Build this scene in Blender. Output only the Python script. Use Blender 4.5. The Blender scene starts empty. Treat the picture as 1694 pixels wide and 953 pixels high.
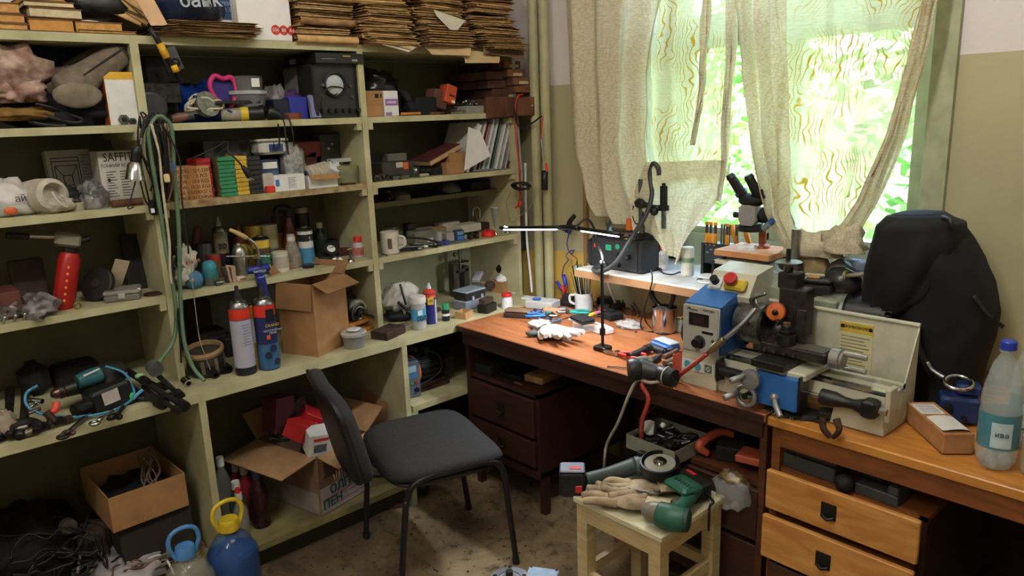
import bpy, bmesh, math, random
from mathutils import Vector, Matrix, Euler
from mathutils import noise as mnoise
S = bpy.context.scene
COL = S.collection
rnd = random.Random(7)
V = Vector
PI = math.pi

# ---------------------------------------------------------------- camera
CP = V((3.0455, -2.5872, 1.638)); YAW, PITCH, ROLL, FPX = 0.8384, -0.2291, -0.036, 1223.2
fw = V((-math.sin(YAW)*math.cos(PITCH), math.cos(YAW)*math.cos(PITCH), math.sin(PITCH)))
_r0 = V((math.cos(YAW), math.sin(YAW), 0)); _u0 = _r0.cross(fw)
RT = _r0*math.cos(ROLL) + _u0*math.sin(ROLL); UP = -_r0*math.sin(ROLL) + _u0*math.cos(ROLL)
cam = bpy.data.objects.new('camera', bpy.data.cameras.new('camera')); COL.objects.link(cam)
cam.matrix_world = Matrix(((RT.x, UP.x, -fw.x, CP.x), (RT.y, UP.y, -fw.y, CP.y), (RT.z, UP.z, -fw.z, CP.z), (0, 0, 0, 1)))
cam.data.sensor_width = 36; cam.data.lens = 36*FPX/1694; cam.data.clip_start = .05
S.camera = cam

# ---------------------------------------------------------------- sky and exposure
w = bpy.data.worlds.new('world'); S.world = w; w.use_nodes = True
nt = w.node_tree; bg = nt.nodes['Background']
sky = nt.nodes.new('ShaderNodeTexSky'); sky.sky_type = 'NISHITA'; sky.sun_disc = False
sky.sun_elevation = math.radians(48); sky.sun_rotation = math.radians(200); sky.air_density = 1.5; sky.dust_density = 3
nt.links.new(sky.outputs[0], bg.inputs[0]); bg.inputs[1].default_value = 4.4
S.view_settings.view_transform = 'Standard'; S.view_settings.look = 'None'
S.view_settings.exposure = 0.0; S.view_settings.gamma = 1
try: S.view_settings.use_curve_mapping = False
except Exception: pass
def area(name, loc, size, power, col, rot=(0, 0, 0), parent=None, spread=PI):
    l = bpy.data.lights.new(name, 'AREA'); l.shape = 'RECTANGLE'; l.size, l.size_y = size; l.energy = power; l.color = col; l.spread = spread
    o = bpy.data.objects.new(name, l); o.location = loc; o.rotation_euler = rot; COL.objects.link(o)
    if parent: o.parent = parent
    return o
sl = bpy.data.lights.new('sun', 'SUN'); sl.energy = 15; sl.angle = .02; sl.color = (1., .96, .86)
sun = bpy.data.objects.new('sun', sl); COL.objects.link(sun); sun.rotation_euler = (math.radians(48), 0, math.radians(15)); sun.location = (0, -8, 9)
LAMP_W = 19.0
LAMPS = [(2.25, -1.7, 3.02), (2.25, -3.6, 3.02)]
LED_W = 5.0

# ---------------------------------------------------------------- pixel rays (1694 x 953) onto real planes
def ray(px, py): return fw + RT*((px-847)/FPX) - UP*((py-476.5)/FPX)
def pl(px, py, ax, val):
    d = ray(px, py); t = (val-CP[ax])/d[ax]; return CP + d*t
def on(px, py, z): return pl(px, py, 2, z)
def mp(P): return (V(P)-CP).dot(fw)/FPX
def sh(u, x, z):
    # the point of the line (x, y, z) that shows at column u
    n = ray(u, 0).cross(ray(u, 900)); d = V((x, 0, z))-CP
    return V((x, -(n.x*d.x+n.z*d.z)/n.y + CP.y, z))
def wl(u, y, z):
    n = ray(u, 0).cross(ray(u, 900)); d = V((0, y, z))-CP
    return V((CP.x-(n.y*d.y+n.z*d.z)/n.x, y, z))

# ---------------------------------------------------------------- materials
def lin(c):
    c = c/255.0
    return c/12.92 if c <= .04045 else ((c+.055)/1.055)**2.4
_M = {}
def M(c, rough=.6, metal=0., var=.12, sc=25., bump=.0, alpha=1., trans=0., kind='noise', c2=None, spec=None, emit=0., ior=1.45, stretch=None):
    """a procedural material: base colour c (sRGB) broken up towards c2 by noise, wood grain or weave"""
    key = (tuple(c), rough, metal, var, sc, bump, alpha, trans, kind, tuple(c2) if c2 else None, spec, emit, stretch)
    if key in _M: return _M[key]
    m = bpy.data.materials.new('mat'); m.use_nodes = True; n = m.node_tree.nodes; L = m.node_tree.links
    b = n['Principled BSDF']; A = [lin(x) for x in c]
    B = [lin(x) for x in c2] if c2 else [x*(1-var*2.2) for x in A]
    b.inputs['Roughness'].default_value = rough; b.inputs['Metallic'].default_value = metal
    b.inputs['Alpha'].default_value = alpha; b.inputs['Transmission Weight'].default_value = trans; b.inputs['IOR'].default_value = ior
    if spec is not None: b.inputs['Specular IOR Level'].default_value = spec
    tc = n.new('ShaderNodeTexCoord'); src = tc.outputs['Object']
    if stretch:
        mpn = n.new('ShaderNodeMapping'); mpn.inputs['Scale'].default_value = stretch; L.new(src, mpn.inputs[0]); src = mpn.outputs[0]
    if kind == 'wood':
        t = n.new('ShaderNodeTexNoise'); t.inputs['Scale'].default_value = sc; t.inputs['Detail'].default_value = 6; t.inputs['Distortion'].default_value = 1.2
    elif kind == 'weave':
        t = n.new('ShaderNodeTexWave'); t.inputs['Scale'].default_value = sc; t.inputs['Distortion'].default_value = 3; t.inputs['Detail'].default_value = 3
    else:
        t = n.new('ShaderNodeTexNoise'); t.inputs['Scale'].default_value = sc; t.inputs['Detail'].default_value = 5
    L.new(src, t.inputs['Vector'])
    fac = t.outputs['Fac'] if 'Fac' in t.outputs else t.outputs[1]
    rp = n.new('ShaderNodeValToRGB'); rp.color_ramp.elements[0].position = .3; rp.color_ramp.elements[1].position = .72
    rp.color_ramp.elements[0].color = (*B, 1); rp.color_ramp.elements[1].color = (*A, 1)
    L.new(fac, rp.inputs[0]); L.new(rp.outputs[0], b.inputs['Base Color'])
    if bump:
        bp = n.new('ShaderNodeBump'); bp.inputs['Strength'].default_value = bump; bp.inputs['Distance'].default_value = .01
        L.new(fac, bp.inputs['Height']); L.new(bp.outputs[0], b.inputs['Normal'])
    if emit:
        b.inputs['Emission Color'].default_value = (*A, 1); b.inputs['Emission Strength'].default_value = emit
    _M[key] = m
    return m
def plastic(c, rough=.4): return M(c, rough, var=.06, sc=40)
def paint(c): return M(c, .45, var=.1, sc=18)
STEEL = M((150, 150, 148), .32, 1., var=.25, sc=60); DSTEEL = M((70, 68, 66), .45, .9, var=.3, sc=50)
IRON = M((52, 47, 44), .6, .7, var=.35, sc=45); CHROME = M((205, 205, 205), .15, 1., var=.1)
BLK = M((24, 24, 25), .45, var=.2, sc=30); BLKM = M((20, 20, 21), .75, var=.25, sc=60, bump=.2); RUBBER = M((30, 30, 31), .65, var=.2)
WHT = M((222, 222, 220), .5, var=.06); CARD = M((168, 126, 84), .85, var=.1, sc=14, c2=(148, 108, 70)); CARDIN = M((138, 102, 66), .9, var=.1, sc=14)
PAPER = M((214, 206, 190), .85, var=.08, sc=30); OLD = M((216, 180, 126), .85, var=.2, sc=22, c2=(168, 126, 78)); OLDER = M((178, 140, 96), .9, var=.25, sc=20, c2=(116, 82, 52))
FILM = M((225, 228, 230), .12, var=.05, trans=.0, alpha=.32, spec=.8)
CLEARP = M((235, 240, 240), .1, var=.02, alpha=.22, spec=.8)
FROST = M((215, 218, 218), .35, var=.06, alpha=.6)
GRIME = M((46, 40, 36), .85, var=.35, sc=35, bump=.3)
RUST = M((88, 58, 42), .8, .3, var=.4, sc=40, bump=.2)

# ---------------------------------------------------------------- mesh builder
class MB:
    def __init__(s): s.v = []; s.f = []; s.sm = []
    def add(s, vs, fs, smooth=False):
        o = len(s.v); s.v += [tuple(p) for p in vs]; s.f += [tuple(i+o for i in f) for f in fs]; s.sm += [smooth]*len(fs); return s
    def box(s, x, y, z, sx, sy, sz, rot=None, taper=0.):
        """box with its BASE centre at x, y, z"""
        h = (sx/2, sy/2); k = 1-taper
        vs = [V((a*h[0]*q, b*h[1]*q, c)) for c, q in ((0, 1), (sz, k)) for a, b in ((-1, -1), (1, -1), (1, 1), (-1, 1))]
        if rot: e = Euler(rot).to_matrix(); vs = [e @ p for p in vs]
        return s.add([p+V((x, y, z)) for p in vs], [(3, 2, 1, 0), (4, 5, 6, 7), (0, 1, 5, 4), (1, 2, 6, 5), (2, 3, 7, 6), (3, 0, 4, 7)])
    def rbox(s, x, y, z, sx, sy, sz, b=.004, rot=None):
        """box with chamfered edges, base centre at x, y, z"""
        b = min(b, sx*.45, sy*.45, sz*.45); vs = []
        for zz, i in ((0, b), (b, 0), (sz-b, 0), (sz, b)):
            a, c = sx/2-i, sy/2-i; k = b
            vs += [V(q+(zz,)) for q in ((-a+k, -c), (a-k, -c), (a, -c+k), (a, c-k), (a-k, c), (-a+k, c), (-a, c-k), (-a, -c+k))]
        if rot: e = Euler(rot).to_matrix(); vs = [e @ p for p in vs]
        fs = [tuple(range(7, -1, -1)), tuple(range(24, 32))]
        for r in range(3): fs += [(r*8+i, r*8+(i+1) % 8, r*8+8+(i+1) % 8, r*8+8+i) for i in range(8)]
        return s.add([p+V((x, y, z)) for p in vs], fs)
    def lathe(s, prof, n=20, o=(0, 0, 0), ax=(0, 0, 1), caps=True):
        """surface of revolution; prof = [(radius, height)] along ax from o"""
        q = V((0, 0, 1)).rotation_difference(V(ax).normalized()); o = V(o); vs = []; fs = []; pr = [prof[0]]; gap = set()
        for k in range(1, len(prof)):
            pr.append(prof[k])
            if k < len(prof)-1:       # a hard edge in the profile gets its own ring
                a = math.atan2(prof[k][1]-prof[k-1][1], prof[k][0]-prof[k-1][0]); b = math.atan2(prof[k+1][1]-prof[k][1], prof[k+1][0]-prof[k][0])
                if abs((b-a+PI) % (2*PI)-PI) > .62: gap.add(len(pr)-1); pr.append(prof[k])
        prof = pr
        for r, h in prof: vs += [o + q @ V((r*math.cos(2*PI*i/n), r*math.sin(2*PI*i/n), h)) for i in range(n)]
        for k in range(len(prof)-1):
            if k not in gap: fs += [(k*n+i, k*n+(i+1) % n, k*n+n+(i+1) % n, k*n+n+i) for i in range(n)]
        s.add(vs, fs, n > 8)
        if caps:
            k = (len(prof)-1)*n; s.v += [tuple(p) for p in vs[:n]+vs[k:k+n]]; base = len(s.v)-2*n
            for f in (tuple(range(n-1, -1, -1)), tuple(range(n, 2*n))): s.f.append(tuple(i+base for i in f)); s.sm.append(False)
        return s
    def cyl(s, a, b, r, r2=None, n=14):
        a, b = V(a), V(b); d = b-a; return s.lathe([(r, 0), (r if r2 is None else r2, d.length)], n, a, d)
    def ball(s, c, r, n=14, sq=(1, 1, 1)):
        m = n//2; vs = []; fs = []
        for j in range(m+1):
            t = PI*j/m; vs += [V(c)+V((r*sq[0]*math.sin(t)*math.cos(2*PI*i/n), r*sq[1]*math.sin(t)*math.sin(2*PI*i/n), r*sq[2]*math.cos(t))) for i in range(n)]
        for j in range(m): fs += [(j*n+i, j*n+n+i, j*n+n+(i+1) % n, j*n+(i+1) % n) for i in range(n)]
        return s.add(vs, fs, True)
    def tube(s, pts, r, n=8, smooth=6, closed=False):
        """round tube through control points (Catmull-Rom); r may be a list"""
        P = [V(p) for p in pts]; R = r if isinstance(r, (list, tuple)) else [r]*len(P)
        if smooth > 1 and len(P) > 2:
            Q = []; RR = []; N = len(P); rng = N if closed else N-1
            for i in range(rng):
                g = (lambda k: P[k % N]) if closed else (lambda k: P[max(0, min(N-1, k))])
                p0, p1, p2, p3 = g(i-1), g(i), g(i+1), g(i+2)
                for k in range(smooth):
                    t = k/smooth; Q.append(.5*((2*p1)+(p2-p0)*t+(2*p0-5*p1+4*p2-p3)*t*t+(3*p1-p0-3*p2+p3)*t**3)); RR.append(R[i]*(1-t)+R[(i+1) % N]*t)
            if not closed: Q.append(P[-1]); RR.append(R[-1])
            P, R = Q, RR
        N = len(P); vs = []; fs = []; up = V((0.31, 0.23, 1)).normalized(); prev = None
        for i in range(N):
            t = (P[(i+1) % N]-P[i-1]) if closed else (P[min(N-1, i+1)]-P[max(0, i-1)])
            if t.length < 1e-9: t = V((0, 0, 1))
            t.normalize()
            a = (up-t*up.dot(t)) if prev is None else (prev-t*prev.dot(t))
            if a.length < 1e-4: a = V((1, 0, 0))-t*t.x
            a.normalize(); prev = a; b = t.cross(a)
            vs += [P[i]+(a*math.cos(2*PI*k/n)+b*math.sin(2*PI*k/n))*R[i] for k in range(n)]
        for i in range(N if closed else N-1):
            j = (i+1) % N; fs += [(i*n+k, i*n+(k+1) % n, j*n+(k+1) % n, j*n+k) for k in range(n)]
        s.add(vs, fs, True)
        if not closed:
            base = len(s.v)-len(vs)
            for f in (tuple(range(n-1, -1, -1)), tuple(range((N-1)*n, N*n))): s.f.append(tuple(i+base for i in f)); s.sm.append(False)
        return s
    def prism(s, poly, h, o=(0, 0, 0), rot=None):
        """extrude a polygon in local xz along +y by h (centred)"""
        n = len(poly); vs = [V((x, -h/2, z)) for x, z in poly]+[V((x, h/2, z)) for x, z in poly]
        if rot: e = Euler(rot).to_matrix(); vs = [e @ p for p in vs]
        fs = [tuple(range(n)), tuple(range(2*n-1, n-1, -1))]+[(i, i+n, (i+1) % n+n, (i+1) % n) for i in range(n)]
        return s.add([p+V(o) for p in vs], fs)
    def plate(s, poly, h, o=(0, 0, 0), rot=None):
        """extrude a polygon in local xy upwards by h"""
        n = len(poly); vs = [V((x, y, 0)) for x, y in poly]+[V((x, y, h)) for x, y in poly]
        if rot: e = Euler(rot).to_matrix(); vs = [e @ p for p in vs]
        fs = [tuple(range(n-1, -1, -1)), tuple(range(n, 2*n))]+[(i, (i+1) % n, (i+1) % n+n, i+n) for i in range(n)]
        return s.add([p+V(o) for p in vs], fs)
    def sheet(s, fn, nu, nv, smooth=True):
        vs = [V(fn(i/nu, j/nv)) for j in range(nv+1) for i in range(nu+1)]
        return s.add(vs, [(j*(nu+1)+i, j*(nu+1)+i+1, (j+1)*(nu+1)+i+1, (j+1)*(nu+1)+i) for j in range(nv) for i in range(nu)], smooth)
    def lump(s, c, r, seed=0, amp=.3, fr=3., n=20, flat=0., smooth=True):
        """crumpled closed body, radii r, flat underside"""
        c = V(c); m = n//2; vs = []; fs = []
        for j in range(m+1):
            t = PI*j/m
            for i in range(n):
                d = V((math.sin(t)*math.cos(2*PI*i/n), math.sin(t)*math.sin(2*PI*i/n), math.cos(t)))
                k = 1+amp*mnoise.noise(d*fr+V((seed*7.3, seed*3.1, seed)))+amp*.5*mnoise.noise(d*fr*2.7+V((seed, 5, seed*2)))
                z = d.z*r[2]*k
                if z < -flat*r[2]: z = -flat*r[2]+ (z+flat*r[2])*.08
                vs.append(c+V((d.x*r[0]*k, d.y*r[1]*k, z)))
        for j in range(m): fs += [(j*n+i, j*n+n+i, j*n+n+(i+1) % n, j*n+(i+1) % n) for i in range(n)]
        return s.add(vs, fs, smooth)
    def xf(s, rot=None, loc=(0, 0, 0), sc=1.):
        e = Euler(rot).to_matrix() if rot else Matrix.Identity(3)
        s.v = [tuple(e @ (V(p)*sc)+V(loc)) for p in s.v]; return s
    def join(s, o):
        n = len(s.v); s.v += o.v; s.f += [tuple(i+n for i in f) for f in o.f]; s.sm += o.sm; return s
    def mesh(s, name):
        me = bpy.data.meshes.new(name); me.from_pydata(s.v, [], s.f); me.polygons.foreach_set('use_smooth', s.sm); me.update(); return me

def link(name, data, parent=None):
    o = bpy.data.objects.new(name, data); COL.objects.link(o)
    if parent is not None: o.parent = parent
    return o
def props(o, label=None, cat=None, group=None, kind=None):
    if label: o['label'] = label
    if cat: o['category'] = cat
    if group: o['group'] = group
    if kind: o['kind'] = kind
    return o
def part(parent, name, mb, mat, label=None, kind=None):
    me = mb.mesh(name) if isinstance(mb, MB) else mb
    if not me.materials: me.materials.append(mat)
    o = link(name, me, parent)
    return props(o, label, None, None, kind)
def thing(name, label, cat, P=(0, 0, 0), rz=0., group=None, rot=None):
    o = link(name, None); o.location = P; o.rotation_euler = rot or (0, 0, rz); o.empty_display_size = .05
    return props(o, label, cat, group)
def one(name, label, cat, mb, mat, P=(0, 0, 0), rz=0., group=None, rot=None, kind=None):
    me = mb.mesh(name) if isinstance(mb, MB) else mb
    if not me.materials: me.materials.append(mat)
    o = link(name, me); o.location = P; o.rotation_euler = rot or (0, 0, rz)
    return props(o, label, cat, group, kind)
def dup(r, P, rot=None, label=None, sc=None, group=None):
    c = r.copy(); COL.objects.link(c); c.location = P
    if rot is not None: c.rotation_euler = rot
    if label: c['label'] = label
    if group: c['group'] = group
    if sc: c.scale = sc
    for ch in [k for k in S.objects if k.parent == r]:
        d = ch.copy(); COL.objects.link(d); d.parent = c
        for g in [k for k in S.objects if k.parent == ch]:
            e = g.copy(); COL.objects.link(e); e.parent = d
    return c
def struct(name, mb, mat, parent=None):
    o = part(parent, name, mb, mat); 
    if parent is None: o['kind'] = 'structure'
    return o
def text(parent, body, size, P, mat, rot=(PI/2, 0, 0), name='lettering', align='CENTER', sx=1., bold=0.):
    c = bpy.data.curves.new(name, 'FONT'); c.body = body; c.size = size; c.align_x = align; c.align_y = 'CENTER'; c.extrude = .0004; c.offset = bold; c.resolution_u = 2
    c.materials.append(mat); o = link(name, c, parent); o.location = P; o.rotation_euler = rot; o.scale = (sx, 1, 1)
    return o
RZ = PI/2      # things on the bookcase face +x
zT, zA, zB, zC, zD, zE = 1.9314, 1.6524, 1.3886, 1.072, .76, .1212
DX, DC, SILL = .3912, .5686, .985
# ---------------------------------------------------------------- room shell
def wallmat(zsplit, up, low):
    m = bpy.data.materials.new('wall_paint'); m.use_nodes = True; n = m.node_tree.nodes; L = m.node_tree.links; b = n['Principled BSDF']
    g = n.new('ShaderNodeNewGeometry'); sp = n.new('ShaderNodeSeparateXYZ'); L.new(g.outputs['Position'], sp.inputs[0])
    t = n.new('ShaderNodeTexNoise'); t.inputs['Scale'].default_value = 2.2; t.inputs['Detail'].default_value = 8; L.new(g.outputs['Position'], t.inputs['Vector'])
    ad = n.new('ShaderNodeMath'); ad.operation = 'MULTIPLY_ADD'; L.new(t.outputs['Fac'], ad.inputs[0]); ad.inputs[1].default_value = .006; L.new(sp.outputs['Z'], ad.inputs[2])
    gt = n.new('ShaderNodeMath'); gt.operation = 'GREATER_THAN'; L.new(ad.outputs[0], gt.inputs[0]); gt.inputs[1].default_value = zsplit+.003
    def ramp(c, k):
        r = n.new('ShaderNodeValToRGB'); r.color_ramp.elements[0].position = .35; r.color_ramp.elements[1].position = .65
        r.color_ramp.elements[0].color = (*[lin(x)*k for x in c], 1); r.color_ramp.elements[1].color = (*[lin(x) for x in c], 1); L.new(t.outputs['Fac'], r.inputs[0]); return r
    a, c = ramp(low, .86), ramp(up, .93)
    mx = n.new('ShaderNodeMix'); mx.data_type = 'RGBA'; L.new(gt.outputs[0], mx.inputs[0]); L.new(a.outputs[0], mx.inputs[6]); L.new(c.outputs[0], mx.inputs[7])
    L.new(mx.outputs[2], b.inputs['Base Color']); b.inputs['Roughness'].default_value = .5
    t2 = n.new('ShaderNodeTexNoise'); t2.inputs['Scale'].default_value = 35; L.new(g.outputs['Position'], t2.inputs['Vector'])
    bp = n.new('ShaderNodeBump'); bp.inputs['Strength'].default_value = .12; bp.inputs['Distance'].default_value = .01; L.new(t2.outputs['Fac'], bp.inputs['Height']); L.new(bp.outputs[0], b.inputs['Normal'])
    return m
WALL = wallmat(1.7695, (222, 214, 212), (178, 172, 136))
XR, YB, ZC = 4.6, -5.0, 3.15
WX0, WX1, WZ0, WZ1 = 1.08, 2.166, SILL+.09, 2.75      # window opening
wm = MB()
for x0, x1, z0, z1 in ((-.2, WX0, 0, ZC), (WX1, XR, 0, ZC), (WX0, WX1, 0, WZ0-.1), (WX0, WX1, WZ1, ZC)):
    wm.box((x0+x1)/2, .2, z0, x1-x0, .4, z1-z0)
struct('wall_back', wm, WALL)
struct('wall_left', MB().box(-.1, YB/2, 0, .2, -YB, ZC), WALL)
struct('wall_right', MB().box(XR+.1, YB/2, 0, .2, -YB+.4, ZC), WALL)
struct('wall_front', MB().box(XR/2, YB-.1, 0, XR+.4, .2, ZC), WALL)
struct('ceiling', MB().box(XR/2, YB/2, ZC, XR+.4, -YB+.8, .15), M((225, 223, 216), .8, var=.05))
def floormat():
    m = bpy.data.materials.new('dirty_floor'); m.use_nodes = True; n = m.node_tree.nodes; L = m.node_tree.links; b = n['Principled BSDF']
    g = n.new('ShaderNodeNewGeometry')
    def nz(sc, d, rg=.6, dist=0):
        t = n.new('ShaderNodeTexNoise'); t.inputs['Scale'].default_value = sc; t.inputs['Detail'].default_value = d; t.inputs['Roughness'].default_value = rg; t.inputs['Distortion'].default_value = dist; L.new(g.outputs['Position'], t.inputs['Vector']); return t.outputs['Fac']
    def ramp(f, *st):
        r = n.new('ShaderNodeValToRGB'); e = r.color_ramp.elements
        while len(e) < len(st): e.new(.5)
        for q, (p, c) in zip(e, st): q.position = p; q.color = (*[lin(x) for x in c], 1)
        L.new(f, r.inputs[0]); return r.outputs[0]
    base = ramp(nz(2.3, 8, .68, .8), (.33, (92, 78, 64)), (.5, (146, 126, 98)), (.66, (176, 158, 122)))
    spots = ramp(nz(17, 7, .75), (.36, (60, 50, 44)), (.47, (255, 255, 255)))
    dirt = ramp(nz(1.1, 5, .6, .5), (.36, (120, 110, 104)), (.55, (255, 255, 255)))
    def mul(a, c, f):
        k = n.new('ShaderNodeMix'); k.data_type = 'RGBA'; k.blend_type = 'MULTIPLY'; k.inputs[0].default_value = f; L.new(a, k.inputs[6]); L.new(c, k.inputs[7]); return k.outputs[2]
    L.new(mul(mul(base, spots, .75), dirt, .8), b.inputs['Base Color'])
    r = n.new('ShaderNodeMapRange'); L.new(nz(6, 4), r.inputs[0]); r.inputs[3].default_value = .3; r.inputs[4].default_value = .75; L.new(r.outputs[0], b.inputs['Roughness'])
    bp = n.new('ShaderNodeBump'); bp.inputs['Strength'].default_value = .35; bp.inputs['Distance'].default_value = .006; L.new(nz(14, 8, .7), bp.inputs['Height']); L.new(bp.outputs[0], b.inputs['Normal'])
    return m
struct('floor', MB().box(XR/2, YB/2, -.15, XR+.4, -YB+.8, .15), floormat())
# ceiling lamps: batten fixtures with two tubes, over and behind the camera
for i, (x, y, z) in enumerate(LAMPS):
    t = thing('ceiling_lamp', ('white two-tube fluorescent batten over the middle of the room' if i == 0 else 'white two-tube fluorescent batten behind the camera'), 'lamp', (x, y, ZC-.09), 0)
    part(t, 'housing', MB().box(0, 0, .03, .16, 1.25, .06), WHT)
    for s in (-1, 1):
        tb = part(t, 'tube', MB().cyl((s*.045, -.6, .01), (s*.045, .6, .01), .013), M((255, 246, 232), .4, var=.01, emit=6.))
    for k in (-.42, 0, .42):
        l = bpy.data.lights.new('lamp_light', 'POINT'); l.energy = LAMP_W; l.color = (1., .95, .87); l.shadow_soft_size = .07
        o = bpy.data.objects.new('lamp_light', l); o.location = (0, k, -.09); COL.objects.link(o); o.parent = t

# ---------------------------------------------------------------- window, sill, pipes
FR = M((186, 190, 166), .5, var=.12, sc=12)
win = struct('window_1', MB(), FR)
fm = MB(); yf = .17
fm.box((WX0+.035), yf, WZ0-.1, .07, .07, WZ1-WZ0+.1); fm.box(WX1-.035, yf, WZ0-.1, .07, .07, WZ1-WZ0+.1)
fm.box((WX0+WX1)/2, yf, WZ0-.1, WX1-WX0, .07, .14); fm.box((WX0+WX1)/2, yf, WZ1-.07, WX1-WX0, .07, .07)
part(win, 'window_frame', fm, FR)
XM = 1.60
part(win, 'mullion', MB().box(XM, yf, WZ0, .075, .06, WZ1-WZ0-.05), FR)
for k, (xa, xb) in enumerate(((WX0+.07, XM-.037), (XM+.037, WX1-.07))):
    part(win, 'transom', MB().box((xa+xb)/2, yf, 1.905, xb-xa, .06, .075), FR)
    for z0, z1 in ((WZ0+.04, 1.905), (1.98, WZ1-.07)):
        sm = MB(); W = .028
        sm.box(xa+W/2, yf, z0, W, .04, z1-z0); sm.box(xb-W/2, yf, z0, W, .04, z1-z0); sm.box((xa+xb)/2, yf, z0, xb-xa, .04, W); sm.box((xa+xb)/2, yf, z1-W, xb-xa, .04, W)
        sa = part(win, 'sash', sm, FR)
        part(sa, 'pane', MB().box((xa+xb)/2, yf, z0+W, xb-xa-2*W, .004, z1-z0-2*W), M((240, 250, 248), .03, var=.01, alpha=.1, spec=.5))
part(win, 'casing', MB().box(WX1+.035, -.012, WZ0-.12, .07, .024, WZ1-WZ0+.2).box(WX0-.03, -.012, WZ0-.12, .06, .024, WZ1-WZ0+.2), M((170, 172, 142), .5))
SX1 = 2.2
SILLM = M((208, 204, 196), .5, var=.2, sc=9)
part(win, 'window_sill', MB().rbox((.895+SX1)/2, -.05, SILL-.04, SX1-.895, .46, .04, .006), SILLM)
part(win, 'sill_edge', MB().box((.895+SX1)/2, -.284, SILL-.036, SX1-.895, .006, .03), M((150, 112, 76), .7, kind='wood', sc=9))
pp = M((176, 172, 132), .5, var=.12, sc=10)
for x in (.455, .525):
    props(part(None, 'heating_pipe', MB().cyl((x, -.07, 0), (x-.0, -.07, ZC), .023, n=16), pp), ('olive painted riser pipe nearest the bookcase end' if x < .5 else 'olive painted riser pipe nearest the curtain'), 'pipe', None)
one('wall_board', 'brown cable-stained batten standing against the wall between riser pipes and curtain', 'board', MB().box(0, 0, 0, .02, .02, .66), M((150, 118, 78), .8, kind='wood', sc=12, stretch=(8, 8, 1)), (.72, -.013, .80))

# outdoors: lawn and trees, sunlit
one('lawn', 'sunlit green lawn outside the window', 'lawn', MB().box(1, 14, -1.2, 60, 26, .2), M((96, 150, 60), .9, var=.3, sc=3), kind='stuff')
LEAF = [M(c, .5, var=.25, sc=5) for c in ((112, 170, 70), (84, 146, 62), (142, 190, 96))]
rt = random.Random(3)
for k, (x, y, h, r) in enumerate(((-2.4, 5.4, 5.2, 1.75), (1.2, 5.2, 5.4, 1.7), (4.6, 5.6, 5.0, 1.6), (-4.6, 9.6, 7.0, 2.1), (-.4, 9.4, 8.0, 2.0), (3.8, 9.6, 6.5, 2.0), (-6.6, 5.4, 6.0, 1.9))):
    t = thing('tree', ['slim green tree seen through the left sash', 'tall green tree straight behind the window', 'light green tree close outside the right sash', 'broad green tree further off to the left', 'large green tree at the back of the lawn', 'dark green tree further off to the right', 'green tree far along the lawn'][k], 'tree', (x, y, -.995))
    part(t, 'trunk', MB().tube([(0, 0, 0), (.05, .03, h*.35), (-.04, 0, h*.75)], [.14, .11, .05], 8), M((110, 98, 84), .9, var=.3))
    mb = MB()
    for i in range(1500):
        d = V((rt.gauss(0, 1), rt.gauss(0, 1), rt.gauss(0, 1))).normalized()*(rt.random()**.4)
        p = V((d.x*r*.96, d.y*r*.96, h*.55+d.z*h*.48)); a = V((rt.gauss(0, 1), rt.gauss(0, 1), rt.gauss(0, .6))).normalized(); b = a.cross(V((rt.gauss(0, 1), rt.gauss(0, 1), 1))).normalized(); q = .11
        mb.add([p-a*q, p+b*q*.6, p+a*q, p-b*q*.6], [(0, 1, 2, 3)])
    part(t, 'foliage', mb, LEAF[k % 3])['kind'] = 'stuff'

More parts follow.
